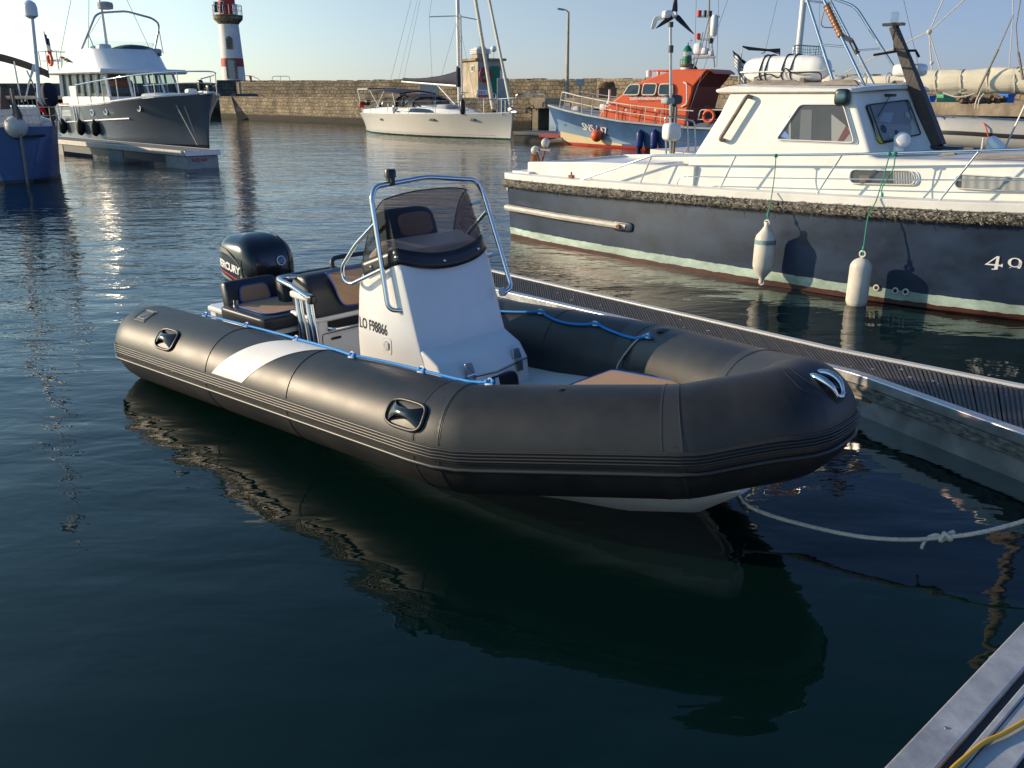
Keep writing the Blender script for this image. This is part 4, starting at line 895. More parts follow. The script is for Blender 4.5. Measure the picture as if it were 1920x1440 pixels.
def backrest(nm, x, y0, y1, z0, z1, th=.10, tilt=-.12):
    b = yring([(0, 0), (th, 0), (th * .95, (z1 - z0) * .75), (th * .7, z1 - z0), (.0, z1 - z0)], (y0, y1), .035, .95)
    rt = Matrix.Rotation(tilt, 3, 'Y'); b.v = [tuple(rt @ V(v) + V(x, 0, z0)) for v in b.v]; o = b.build(nm, M['vinyl'], rib, ang=60)
    h = z1 - z0; m_ = MB(); q = fillet([V(th, y0 + .09, .06), V(th, y1 - .07, .06), V(th, y1 - .10, h * .80), V(th, y0 + .10, h * .80)], .04, 5, True)
    q = [rt @ p + V(x, 0, z0) for p in q]; m_.prism(q, rt @ V(.006, 0, 0)); p_ = m_.build('back_panel', M['tan'], o); m_ = MB(); m_.tube([p + rt @ V(.005, 0, 0) for p in q], .005, n=6, closed=True); m_.build('piping', M['pipe'], p_)
    return o
backrest('aft_backrest', .48, -.52, -.10, .53, .765, .10)
backrest('aft_backrest', .72, -.20, .34, .58, .80, .10)
mb = MB(); mb.lathe([(.02, 0), (.02, .05), (.028, .055)], (.63, -.50, .60)); mb.lathe([(.02, 0), (.02, .045)], (.55, -.34, .505)); mb.lathe([(.035, 0), (.03, .012)], (.62, -.30, .505)); mb.build('deck_fitting', M['steel'], rib)

# ---- outboard motor
eng = None
mb = MB(); 
def cw(z):   # cowl section (x_front, x_back, halfwidth)
    return z
levels = [(.50, .24, -.17, .165), (.58, .31, -.20, .205), (.68, .34, -.215, .225), (.80, .335, -.225, .232), (.885, .315, -.225, .230), (.945, .275, -.215, .216), (.99, .21, -.185, .185), (1.018, .13, -.13, .135), (1.032, .04, -.05, .06)]
ri = []; EY = .035
for z, xf, xb, hw in levels:
    cx, hl = (xf + xb) / 2, (xf - xb) / 2; ring = []
    for j in range(48):
        a = 2 * math.pi * j / 48; ca, sa = math.cos(a), math.sin(a); e = .44
        x = hl * math.copysign(abs(ca) ** e, ca); y = hw * math.copysign(abs(sa) ** e, sa)
        y *= 1 - .14 * max(0, -ca)       # narrower aft
        ring.append(V(cx + x, EY + y, z - .02 * (1 - ca) * .5))
    ri.append(ring)
mb.loft(ri); cow = mb.build('outboard_cowl', M['cowl'], rib, ang=60); cow.modifiers.new('s', 'SUBSURF').levels = 1; cow.modifiers['s'].render_levels = 2
cb_ = bvh(cow)
def wrap_y(mb, off=.004):
    q = []
    for v in mb.v:
        h = cb_.ray_cast(V(v[0], -1, v[2]), V(0, 1, 0)); q.append((v[0], (h[0].y if h[0] is not None else EY - .2) - off, v[2]))
    mb.v = q; return mb
mb = MB(); mb.grid(lambda a, b: V(-.185 + .40 * a, -.3, .585 + (.30 - .04 * a) * b), 20, 14); wrap_y(mb, .003); dp = mb.build('side_panel', mat('cowl_side_decal', (.012, .012, .013), .22, coat=.3), cow, ang=80)
mb = MB(); text_on(mb, 'MERCURY', .088, V(-.188, -.3, .772), V(1, 0, -.12), V(-.06, 0, 1), 0, .0035, .22, spacing=.92); wrap_y(mb, .0055); mb.build('maker_lettering', M['white_ink'], dp, smooth=False)
mb = MB(); mb.grid(lambda a, b: V(-.188 + .35 * a, -.3, .742 - .070 * a + b * .011), 20, 1); wrap_y(mb, .0055); mb.build('red_stripe', M['red_ink'], dp, smooth=False)
mb = MB(); mb.grid(lambda a, b: V(-.185 + .30 * a, -.3, .690 - .05 * a + b * .042 * (1 - a) ** .7), 20, 2); wrap_y(mb, .005); mb.build('silver_stripe', mat('silver_decal', (.45, .45, .45), .3, metal=.6), dp, smooth=False)
mb = MB(); q = [(-.20, .915), (-.06, .925), (.08, .90), (.19, .845), (.215, .80), (.18, .83), (.06, .87), (-.08, .885), (-.20, .875)]; ri = []
for i in range(21):
    t = i / 20; x = -.205 + .425 * t; zt = .915 + .02 * math.sin(t * 3) - .135 * t ** 2.2; th = .045 * (1 - t) + .008
    ri.append([V(x, -.3, zt), V(x, -.3, zt - th)])
mb.loft(ri, cap=False, closed=False); wrap_y(mb, .006); mb.build('air_scoop', M['cowl_trim'], cow, ang=60)
mb = MB()
for yo in (.145,): mb.tube(curve([V(xf_, EY + yo, z_) for z_, xf_ in ((.55, .30), (.68, .345), (.80, .335), (.885, .306), (.945, .262), (.985, .195), (1.008, .12), (1.016, .05))], 5), .004, n=6)
mb.build('cowl_crease', M['cowl_trim'], cow)
# front badge
bc_ = V(.345, EY + .055, .825); mb = MB(); mb.tube([bc_ + V(-.006 - .02 * math.sin(a) * .3, .034 * math.cos(a), .034 * math.sin(a)) for a in [2 * math.pi * i / 24 for i in range(24)]], .0045, n=6, closed=True); bd = mb.build('front_badge', M['white_ink'], cow)
mb = MB(); 
for k in range(3): mb.tube(curve([bc_ + V(-.004, -.022 + .016 * k, -.018), bc_ + V(-.006, -.012 + .014 * k, .004), bc_ + V(-.008, -.004 + .014 * k, .02)], 4), .005, n=5)
mb.build('badge_mark', M['blue_ink'], bd)
mb = MB(); mb.loft([[V(x, EY + s * w_, z) for x, s in ((xf, -1), (xf, 1), (xb, 1), (xb, -1))] for z, xf, xb, w_ in ((-.45, .02, -.16, .03), (.10, .06, -.18, .05), (.30, .12, -.20, .09), (.44, .22, -.20, .14), (.53, .27, -.18, .155))]); mb.build('outboard_leg', M['cowl'], rib, bevel=.02, bseg=3)
mb = MB(); mb.bb((.10, EY - .14, .36), (.22, EY + .14, .60)); mb.bb((.0, EY - .11, .30), (.14, EY + .11, .52)); mb.build('clamp_bracket', M['cowl'], rib, bevel=.015)
mb = MB()
for k in range(6):
    a = random.uniform(-.1, .1); mb.tube(curve([V(.30, EY + a, .60 + .03 * k), V(.40, EY + a + .03, .57 + .02 * k), V(.44, EY + a - .02, .52), V(.40, EY + a + .02, .46)], 5), .009, n=6)
mb.build('control_cable', M['black'], rib)
mb = MB(); mb.box((.335, EY - .07, .60), (.03, .06, .035)); mb.box((.34, EY + .02, .625), (.03, .05, .04)); mb.build('cowl_latch', M['cowl_trim'], rib, bevel=.005)

# ---- bow cushion, bow roller, towing eye
mb = MB(); q = [V(3.42, -.44, .52), V(4.02, -.42, .56), V(4.32, -.18, .585), V(4.34, .18, .585), V(4.02, .42, .56), V(3.42, .44, .52)]; mb.prism([p + V(0, 0, -.09) for p in q], (0, 0, .09)); bw = mb.build('bow_cushion', M['vinyl'], rib, bevel=.02, bseg=3)
mb = MB(); q2 = fillet([V(3.435, -.36, .5225), V(3.99, -.35, .5605), V(4.26, -.14, .5835), V(4.28, .14, .5835), V(3.99, .345, .5605), V(3.435, .35, .5225)], .02, 3, True); mb.prism(q2, (0, 0, .007)); o = mb.build('cushion_panel', M['tan'], bw, smooth=False); mb = MB(); mb.tube([p + V(0, 0, .005) for p in q2], .006, n=6, closed=True); mb.build('piping', M['pipe'], o)
mb = MB(); mb.prism([V(3.44, -.42, .2), V(4.0, -.40, .25), V(4.28, -.16, .28), V(4.28, .16, .28), V(4.0, .40, .25), V(3.44, .42, .2)], (0, 0, .235)); mb.build('bow_locker', M['gel'], rib, bevel=.015)
# chromed bow fairlead
mb = MB(); FC = V(4.865, .0, .865); FS = .68
for s_ in (-1, 1):
    q = curve([FC + V(-.10, .02 * s_, .02) * FS, FC + V(-.05, .058 * s_, .045) * FS, FC + V(.02, .072 * s_, .040) * FS, FC + V(.085, .066 * s_, .005) * FS, FC + V(.125, .045 * s_, -.055) * FS], 6); mb.tube(q, [.009 + .009 * math.sin(math.pi * i / (len(q) - 1)) for i in range(len(q))], n=12)
mb.tube(curve([FC + V(.125, -.045, -.055) * FS, FC + V(.135, 0, -.065) * FS, FC + V(.125, .045, -.055) * FS], 5), .012, n=10)
bf = mb.build('bow_fairlead', M['steel'], rib, ang=70)
mb = MB(); mb.loft([[FC + V(dx, .065 * s_ * k, dz - .010 * abs(s_)) * FS for s_ in (-1, -.5, 0, .5, 1)] + [FC + V(dx, .065 * s_ * k, dz - .05) * FS for s_ in (1, 0, -1)] for dx, dz, k in ((-.13, .01, .5), (-.05, .015, 1), (.03, .005, 1.15), (.09, -.025, 1.05), (.135, -.075, .8))]); mb.build('fairlead_base', M['black'], bf)
mb = MB(); mb.tube(fillet([V(4.30, -.02, .24), V(4.38, -.02, .20), V(4.38, .02, .20), V(4.30, .02, .24)], .02, 4), .008, n=8); mb.build('towing_eye', M['steel'], rib)

# ---- mooring rope from the bow eye to the walkway
a = RB.wor(V(4.36, 0, .20)); a = WORLD.P(1392, 945, 'z', .13)
dd = [(1385, 930, .18), (1400, 947, .13), (1450, 968, .10), (1540, 992, .09), (1620, 1007, .10), (1700, 1012, .12), (1765, 1008, .14), (1830, 1000, .18), (1900, 983, .22), (1990, 955, .26), (2100, 925, .30)]
pts = curve([WORLD.P(px, py, 'z', z) for px, py, z in dd], 10)
o = rope(pts, .0105, M['steelrope'], 'mooring_rope', lay=.05); tag(o, 'pale laid mooring rope with a knot sagging from the inflatable bow to the walkway', 'rope')
mb = MB(); k = WORLD.P(1772, 1006, 'z', .145); u = (WORLD.P(1830, 1000, 'z', .18) - k).normalized(); v = Vector((0, 0, 1)); w_ = u.cross(v).normalized()
q = [k + u * (.022 * math.cos(3 * t) * .5 + .008 * t - .02) + w_ * .017 * math.sin(2 * t) + v * .017 * math.cos(2 * t) for t in [i * .32 for i in range(20)]]; mb.tube(curve(q, 3), .0095, n=8)
q = [k - u * .01, k - u * .04 + v * .014, k - u * .075 + v * .003, k - u * .09 - v * .03, k - u * .093 - v * .05]; mb.tube(curve(q, 5), .0078, n=8); mb.build('knot', M['steelrope'], o)
mb = MB(); q = [RB.wor(V(4.37, 0, .21)), WORLD.P(1378, 925, 'z', .19), WORLD.P(1390, 945, 'z', .14), WORLD.P(1405, 950, 'z', .12)]; mb.tube(curve(q, 5), .008, n=6); q = [p + Vector((.01, 0, -.02)) for p in q]; mb.tube(curve(q, 5), .006, n=6); mb.build('bow_loop', M['black'], o)

# ================================================================== shared boat helpers
def Pl(fr, px, py, p0, n):
    r = fr.mi @ ray(px, py); o = fr.mi @ (Vector((0, 0, EYE)) - fr.o); n = V(n); return o + r * ((V(p0) - o).dot(n) / r.dot(n))
def hull_mesh(st, zb=-.35, flare=.5, sides=7):
    """st: (x, deck half beam, waterline half beam, deck z); returns a closed hull"""
    mb = MB(); ri = []
    for x, hd, hw, zd, *ex in st:
        xo = ex[0] if ex else 0; L_ = []      # xo: how far the foot of this section sits aft of its deck edge
        for k in range(sides + 1):
            t = k / sides; z = zb + (zd - zb) * t; tw = max(0, (z - 0) / zd) if z > 0 else 0
            hb = hw + (hd - hw) * (tw ** (1 + flare)) if z > 0 else hw * (1 - .5 * (z / zb) ** 1.5)
            L_.append((x - xo * (1 - max(0, z) / zd), hb, z))
        ri.append([V(a, -b, c) for a, b, c in L_] + [V(a, b, c) for a, b, c in L_[::-1]])
    mb.loft(ri); return mb
def interp(st, x):
    for a, b in zip(st, st[1:]):
        if a[0] <= x <= b[0]:
            t = (x - a[0]) / (b[0] - a[0]); return [a[i] + (b[i] - a[i]) * t for i in range(1, 4)]
    return list(st[-1][1:4])
def panel_mesh(name, poly, nrm, th, m, par, rnd=.05, rim=None, rimr=.012, bk=None, bevel=0):
    nrm = V(nrm).normalized(); q = fillet(poly, rnd, 5, True); mb = MB(); mb.prism([p for p in q], nrm * th); o = mb.build(name, m, par, smooth=False)
    if rim: mb = MB(); mb.tube([p + nrm * th for p in q], rimr, n=6, closed=True); mb.build('frame', rim, o, ang=70)
    return o
def flag(name, label, base, top, w, mats, fr, horiz=True, stripes=3, droop=.6, loc=None, staff=True):
    """cloth hanging from a staff; stripes across the fly"""
    t = thing(name, label, 'flag', fr, base); b, tp = V(0, 0, 0), V(top) - V(base)
    if staff: mb = MB(); mb.tube([b, tp], .012, n=6); mb.build('flagstaff', M['dull_steel'], t)
    K = 24; J = 10; q = MB(); hoist = tp * .42
    for i in range(K):
        for j in range(J):
            def pt(i, j):
                a, c = i / K, j / J; p = tp - hoist * c * 1.0
                return p + V(w * a * (1 - droop * .75), .05 * math.sin(a * 9 + c * 2) * (a + .2), -w * a * droop - .02 * math.sin(a * 7))
            q.add([pt(i, j), pt(i + 1, j), pt(i + 1, j + 1), pt(i, j + 1)], [(0, 1, 2, 3)], min(stripes - 1, int((i / K) * stripes)) % len(mats) if horiz else int(j / J * stripes) % len(mats))
    q.build('cloth', mats, t, ang=80, solid=.006); return t

# ================================================================== NAVY WORKBOAT (right)
WB = Frame(.855, 13.97, -.798)
wb = thing('workboat', 'old navy-hulled workboat with white wheelhouse and shaggy rope fender along its side', 'boat', WB)
M['navyhull'] = banded('navy_hull_paint', [(-9, (.075, .028, .018)), (.050, (.36, .46, .39)), (.145, (.018, .032, .062))], .36, var=.5, vscale=2.2, stretch=(1, 1, 1.6))
_n = M['navyhull'].node_tree; _b = _n.nodes['Principled BSDF']
ST = [(0, 1.30, 1.20, .80, .03), (.6, 1.36, 1.33, .80), (1.6, 1.42, 1.43, .81), (2.6, 1.45, 1.49, .83), (4, 1.46, 1.51, .86), (5.4, 1.46, 1.48, .90), (6.4, 1.40, 1.36, .93), (7.4, 1.28, 1.14, .98), (8.4, 1.05, .82, 1.04), (9.3, .68, .42, 1.12, .1), (9.9, .34, .12, 1.18, .25), (10.3, .04, .01, 1.22, .5)]
hl = hull_mesh(ST).build('hull', M['navyhull'], wb, ang=40)
def gun(nm, off, z0, z1, m, ex=0, bev=.01, inner=.12):
    mb = MB(); ri = []; K = 60
    for s in (-1, 1):
        ri = []
        for i in range(K + 1):
            x = 10.3 * i / K; hd, hw, zd = interp(ST, x); ri.append([V(x, s * (hd + off), zd + z0), V(x, s * (hd + off), zd + z1), V(x, s * max(.0, hd - inner), zd + z1 + .01), V(x, s * max(0, hd - inner), zd + z0)])
        mb.loft(ri)
    return mb.build(nm, m, wb, ang=30, bevel=bev)
gun('gunwale', .035, .075, .165, M['gel_old'], inner=.14)
gun('sheer_band', .02, -.04, .02, M['darkgrey'], inner=.05, bev=.005)
mb = MB(); mb.bb((-.035, -1.32, .875), (.14, 1.32, .97)); mb.bb((-.01, -1.30, .70), (.02, 1.30, .875)); mb.build('transom_capping', M['gel_old'], wb, bevel=.01)
# deck
mb = MB(); q = [V(x, -interp(ST, x)[0] + .1, interp(ST, x)[2] + .13) for x in [10.2 * i / 20 for i in range(21)]]; mb.loft([[p, V(p.x, -p.y, p.z), V(p.x, -p.y, p.z - .05), V(p.x, p.y, p.z - .05)] for p in q]); mb.build('deck', mat('faded_deck_paint', (.50, .58, .55), .7, var=.15), wb, smooth=False)
# rope fender: a core with thousands of frayed strands
M['fray'] = mat('frayed_rope_fibre', (.15, .135, .11), .9, var=.85, vscale=22, detail=6)
mb = MB(); K = 260; ri = []
rng = random.Random(3)
for i in range(K + 1):
    x = -.02 + 9.6 * i / K; hd, hw, zd = interp(ST, max(0, x)); ring = []
    for j in range(10):
        a = 2 * math.pi * j / 10; nn = noise.noise(Vector((x * 9, j * .7, 3))) * .016
        ring.append(V(x, -(hd + .042 + (.045 + nn) * math.cos(a)), zd + .022 + (.058 + nn) * math.sin(a)))
    ri.append(ring)
mb.loft(ri); core = mb.build('rope_fender', M['fray'], wb, ang=80)
mb = MB()
for k in range(5200):
    x = rng.random() ** .9 * 9.0; hd, hw, zd = interp(ST, x); a = rng.uniform(-1.5, 1.6)
    c = V(x, -(hd + .042 + .046 * math.cos(a)), zd + .022 + .060 * math.sin(a)); d = V(rng.uniform(.4, 1) * (1 if rng.random() < .8 else -1), rng.uniform(-.5, .1), rng.uniform(-.6, .6)).normalized() * rng.uniform(.014, .032)
    n_ = V(rng.uniform(-.3, .3), -math.cos(a), math.sin(a)).normalized() * rng.uniform(.001, .006); u = d.cross(n_).normalized() * .0055
    mb.add([c - u, c + u, c + d + n_ + u * .6, c + d + n_ - u * .6], [(0, 1, 2, 3)], rng.choice((0, 0, 1, 2)))
o = mb.build('frayed_strands', [M['fray'], mat('pale_rope_fibre', (.38, .35, .28), .9), mat('dark_rope_fibre', (.03, .028, .025), .9)], core, smooth=False); o['kind'] = 'stuff'
mb = MB()
for k in range(12):
    x = rng.uniform(.3, 8.5); hd, hw, zd = interp(ST, x); p = V(x, -(hd + .09), zd - .02); mb.tube([p, p + V(.01, -.01, -.03), p + V(rng.uniform(-.02, .03), -.0, -rng.uniform(.05, .11))], .0025, n=4)
o = mb.build('hanging_strands', M['fray'], core); o['kind'] = 'stuff'
# pale rubbing rail low on the quarter
mb = MB(); q = [V(x, -(1.36 + .115 * min(1, x / 1.2)) - .012, .47 - .012 * x) for x in [.04 + 2.38 * i / 16 for i in range(17)]]
mb.loft([[p + V(0, .05, -.042), p + V(0, -.012, -.032), p + V(0, -.028, 0), p + V(0, -.012, .032), p + V(0, .05, .042)] for p in q]); mb.build('rubbing_rail', mat('worn_cream_rail', (.56, .52, .45), .55, var=.25, vscale=10, stretch=(1, 1, 4)), wb, ang=40)
mb = MB(); mb.rbox((2.36, -1.475, .44), (.34, .05, .13)); mb.build('rail_end_pad', M['navyhull'], wb)
mb = MB(); mb.lathe([(.03, 0), (.03, .03), (.012, .032)], (2.33, -1.52, .442), axis=(0, -1, 0), n=12); mb.build('rail_bolt', M['rust'], wb)
for x, z in ((5.74, .155), (5.93, .150), (6.03, .152)):
    y = -interp(ST, x)[1] - .0; mb = MB(); mb.tube([V(x + .026 * math.cos(a), y - .008, z + .026 * math.sin(a)) for a in [2 * math.pi * i / 16 for i in range(16)]], .009, n=6, closed=True); o = mb.build('drain_fitting', M['fender'], wb); mb = MB(); mb.lathe([(.022, 0), (.022, .012)], (x, y - .001, z), axis=(0, -1, 0), n=14); mb.build('drain_hole', M['dark'], o)
# registration numerals on the bow, shaded serif figures
hb = bvh(hl)
def on_hull(mb, off):
    q = []
    for v in mb.v:
        h = hb.ray_cast(V(v[0], -4, v[2]), V(0, 1, 0)); q.append((v[0], (h[0].y if h[0] is not None else -1.4) - off, v[2]))
    mb.v = q; return mb
def serif49(dx, dz):
    mb = MB(); x0 = 6.70 + dx; z0_ = .475 + dz; s = .135
    def bar(pts): mb.add([V(x0 + x * s, 0, z0_ + z * s) for x, z in pts], [tuple(range(len(pts)))])
    bar([(.62, 0), (.86, 0), (.86, 1), (.70, 1)]); bar([(0, .30), (1.12, .30), (1.12, .40), (.08, .40)]); bar([(0, .30), (.10, .30), (.74, .92), (.70, 1)]); bar([(.48, 0), (1.0, 0), (1.0, .07), (.48, .07)]); bar([(1.03, .24), (1.13, .24), (1.13, .48), (1.05, .48)])
    def arcs(cx, cz, rx, rz, a0, a1, w0, w1, n=20):
        P_, Q_ = [], []
        for i in range(n + 1):
            a = a0 + (a1 - a0) * i / n; wv = w0 + (w1 - w0) * abs(math.cos(a)); P_.append((cx + (rx) * math.cos(a), cz + rz * math.sin(a))); Q_.append((cx + (rx - wv) * math.cos(a), cz + (rz - w0) * math.sin(a)))
        for i in range(n): bar([P_[i], P_[i + 1], Q_[i + 1], Q_[i]])
    ox = 1.85
    arcs(ox, .66, .44, .34, 0, 2 * math.pi, .07, .20, 28); arcs(ox - .05, .66, .49, .66, -1.45, .0, .07, .21, 12); arcs(ox - .2, .16, .16, .14, 1.6, 6.0, .09, .09, 10)
    ox = 2.95
    arcs(ox, .5, .44, .5, 0, 2 * math.pi, .07, .20, 28)
    return mb
on_hull(serif49(.012, -.010), .005).build('figure_shadow', M['black_ink'], hl, smooth=False); on_hull(serif49(0, 0), .008).build('registration_figures', M['white_ink'], hl, smooth=False)
# cockpit
mb = MB()
mb.loft([[V(x, y, .9), V(x, y, z), V(x, y + .09, z), V(x, y + .09, .9)] for x, y, z in ((.28, -1.15, 1.13), (1.6, -1.17, 1.20), (3.2, -1.17, 1.235))])
mb.loft([[V(x, -y, .9), V(x, -y, z), V(x, -y - .09, z), V(x, -y - .09, .9)] for x, y, z in ((.28, -1.15, 1.13), (1.6, -1.17, 1.20), (3.2, -1.17, 1.235))])
mb.bb((.28, -1.1, .9), (.36, 1.1, 1.125)); mb.build('cockpit_coaming', M['gel_old'], wb, bevel=.015)
mb = MB(); mb.bb((.40, -1.0, .9), (1.55, 1.0, 1.10)); mb.build('aft_hatch', M['gel'], wb, bevel=.03); mb = MB(); mb.tube(curve([V(.9, -.7, 1.11), V(1.1, -.66, 1.12), V(1.25, -.7, 1.11), V(1.4, -.62, 1.12)], 5), .008, n=5); mb.box((1.02, -.72, 1.12), (.05, .05, .04)); mb.build('hatch_latch', M['black'], wb)
mb = MB(); mb.bb((.06, -1.25, .965), (.42, -.62, 1.0)); mb.build('stern_plate', M['gel_old'], wb, bevel=.01)
t0_ = V(.12, -.85, 1.0)
mb = MB(); mb.lathe([(.055, 0), (.05, .02), (.05, .20), (.055, .21)], t0_, n=14); mb.build('rusty_bollard', M['rust'], wb)
for c, r_ in (((.20, -.66, 1.37), .075), ((.07, -.75, 1.26), .068)):
    mb = MB(); mb.lathe([(.0, -.03), (r_ * .8, -.02), (r_, .02), (r_ * .9, .05), (r_ * .5, .075), (0, .08)], c, n=18, axis=(-.9, -.4, .35)); o = mb.build('stern_lamp', M['fender'], wb); mb = MB(); mb.tube([c, (.22, -.80, 1.05), (.22, -.80, 1.0)], .014, n=6); mb.build('lamp_bracket', M['rust'], o)
mb = MB(); mb.tube([(.05, -.72, 1.28), (.40, -.78, 1.28)], .016, n=6); mb.build('lamp_crossbar', M['wood'], wb)
mb = MB(); mb.box((1.32, -1.34, 1.0), (.07, .05, .04)); mb.tube([(1.32, -1.34, .97), (1.32, -1.34, 1.06)], .012, n=6); mb.build('deck_cleat', M['rust'], wb)
# wheelhouse
def sect(y, zs=0):
    base = [V(3.03, y, .95), V(8.35, y, 1.0), V(8.2, y, 1.22), V(7.0, y, 1.475), V(5.40, y, 1.435), V(5.335, y, 1.46), V(5.02, y, 2.10), V(3.52, y, 2.10), V(3.41, y, 1.84), V(3.03, y, 1.20)]
    return base
mb = MB(); rings = []
for y in (-1.12, -1.0, -.6, 0, .6, 1.0, 1.12):
    a = 1 - min(1, abs(y)); b_ = [p.copy() for p in sect(y)]
    b_[6].x += .18 * a; b_[5].x += .27 * a; b_[4].x += .27 * a; b_[6].z += .035 * a; b_[7].z += .035 * a; b_[3].z += .05 * a; b_[4].z += .045 * a; b_[5].z += .045 * a
    rings.append(b_)
# side faces lean inboard with height: wide at the deck, narrower at the roof
rings2 = []
for r_, y in zip(rings, (-1, -.86, -.5, 0, .5, .86, 1)):
    rings2.append([V(p.x, y * (1.14 - .13 * max(0, min(1, (p.z - 1.0) / 1.1))) * 1.0, p.z) for p in r_])
mb.loft([rings2[0]] + rings2[2:5] + [rings2[6]]); wh = mb.build('wheelhouse', M['gel_old'], wb, ang=25, bevel=.03, bseg=3)
def ys(z): return -(1.14 - .13 * max(0, min(1, (z - 1.0) / 1.1)))
def wside(px, py):      # point on the wheelhouse side (leaning plane)
    p0 = V(4, ys(1.0), 1.0); p1 = V(4, ys(2.1), 2.1); n = (p1 - p0).cross(V(1, 0, 0)).normalized(); n = n if n.y < 0 else -n
    return Pl(WB, px, py, p0 + n * .004, n), n
# roof with crown and overhanging lip
mb = MB(); rr = []
for y in (-1.06, -.9, -.5, 0, .5, .9, 1.06):
    a = 1 - (abs(y) / 1.06) ** 2; rr.append([V(3.36, y, 2.09 + .04 * a), V(3.34, y, 2.125 + .05 * a), V(3.52, y, 2.165 + .05 * a), V(5.02 + .18 * a, y, 2.135 + .05 * a), V(5.04 + .18 * a, y, 2.095 + .04 * a)])
mb.loft(rr); mb.build('roof', M['gel_old'], wb, ang=40, bevel=.015)
poly = [wside(px, py)[0] for px, py in ((1457, 262), (1502, 196), (1583, 196), (1604, 268))]; nW = wside(1500, 240)[1]
panel_mesh('side_window_trim', [c + (c - sum(poly, Vector()) / 4) * .10 for c in poly], nW, .006, M['gel'], wb, .06)
w1 = panel_mesh('side_window_dim_panel', [p + nW * .007 for p in poly], nW, .004, mat('dim_cabin_interior', (.055, .06, .065), .7, var=.3, vscale=3), wb, .05)  # cabin dimness put into the colour of a panel just behind the glass
def quad(pxs, nm, m, par, off, fn=wside, th=.002):
    q = [fn(*p)[0] + fn(*p)[1] * off for p in pxs]; mb = MB(); mb.prism(q, fn(*pxs[0])[1] * th); return mb.build(nm, m, par, smooth=False)
quad([(1560, 266), (1560, 214), (1592, 240), (1600, 266)], 'interior_panel', M['curtain'], w1, .012); quad([(1570, 268), (1588, 235), (1594, 250), (1580, 268)], 'red_pennant', mat('dull_red_cloth', (.20, .06, .045), .8), w1, .016)
quad([(1480, 262), (1480, 218), (1484, 216), (1484, 262)], 'sliding_pane_frame', M['curtain'], w1, .012); quad([(1500, 264), (1503, 206), (1524, 206), (1522, 264)], 'reflected_door', mat('grey_door_reflection', (.12, .13, .135), .5), w1, .012); quad([(1463, 255), (1472, 245), (1482, 256), (1480, 262)], 'blue_chart', M['blue_ink'], w1, .013)  # the door reflected in the pane is laid in as a flat grey panel
panel_mesh('side_window', [p + nW * .022 for p in poly], nW, .004, M['win'], wb, .05, M['alu_white'], .009)
for k, qx in enumerate(([(1595, 318), (1716, 321), (1718, 347), (1595, 344)], [(1793, 327), (1960, 336), (1962, 362), (1791, 353)])):
    q = [wside(*p)[0] for p in qx]; cc = sum(q, Vector()) / 4
    panel_mesh('portlight_trim', [c + (c - cc).normalized() * .04 for c in q], nW, .008, M['gel'], wb, .09)
    f = panel_mesh('portlight_dim_panel', [p + nW * .010 for p in q], nW, .003, bpy.data.materials['dim_cabin_interior'], wb, .07)
    mb = MB()
    xr = (q[0].x, q[1].x); segs = [(.68, .98)] if k == 0 else [(.08, .95)]
    for a, b in segs:
        n_ = 60; pts = []
        for i in range(n_ + 1):
            t = a + (b - a) * i / n_; top = q[0].lerp(q[1], t); bot = q[3].lerp(q[2], t); o_ = nW * (.018 + .004 * math.sin(i * .8)); pts.append([top + o_ + (bot - top) * .06, bot + o_ - (bot - top) * .06])
        mb.loft(pts, cap=False, closed=False)
    mb.build('curtain', M['curtain'], f, ang=80)
    panel_mesh('portlight', [p + nW * .026 for p in q], nW, .004, M['win'], wb, .07, M['alu_white'], .006)
quad([(1612, 342), (1612, 328), (1632, 329), (1632, 343)], 'wooden_box', M['teak'], wb, .016)
# windscreen panel, starboard half, in the plane of the sloping front
A_, B_, C_ = V(5.02, -1.01, 2.10), V(5.20, 0, 2.135), V(5.335, -1.086, 1.46); nF = (B_ - A_).cross(C_ - A_).normalized(); nF = nF if nF.x > 0 else -nF
def wfront(px, py): return Pl(WB, px, py, A_ + nF * .004, nF), nF
fq = [wfront(*p)[0] for p in ((1625, 199), (1698, 190), (1722, 254), (1650, 268))]; cc = sum(fq, Vector()) / 4
panel_mesh('windscreen_trim', [c + (c - cc) * .07 for c in fq], nF, .006, M['black'], wb, .05)
f = panel_mesh('windscreen_bright_panel', [p + nF * .008 for p in fq], nF, .003, mat('bright_cabin_interior', (.30, .30, .29), .7), wb, .04)  # see-through brightness of the cabin put into this panel's colour
quad([(1640, 250), (1636, 232), (1713, 236), (1716, 252), (1655, 264), (1642, 262)], 'dash_shelf', M['curtain'], f, .012, wfront); quad([(1646, 228), (1654, 212), (1674, 212), (1668, 232)], 'far_window', mat('pale_far_window', (.42, .47, .5), .4), f, .012, wfront)
mb = MB()
for px, py, r_, mm in ((1654, 243, .05, 0), (1648, 262, .05, 1), (1666, 256, .035, 2), (1678, 250, .03, 0), (1699, 218, .05, 2)): mb.ell(wfront(px, py)[0] + nF * .02, (r_, r_, .012), n=10, k=6, rot=V(0, 0, 1).rotation_difference(nF).to_matrix(), mi=mm)
mb.build('clutter', [M['navyfab'], mat('yellow_green_plastic', (.45, .42, .05), .5), M['curtain']], f)
panel_mesh('windscreen', [p + nF * .03 for p in fq], nF, .004, M['win'], wb, .04, M['black'], .008)
mb = MB(); a = wfront(1665, 181)[0] + nF * .03; mb.tube([a, wfront(1640, 222)[0] + nF * .04], .005, n=5); mb.box(a, (.12, .04, .03)); mb.build('wiper', M['black'], wb)
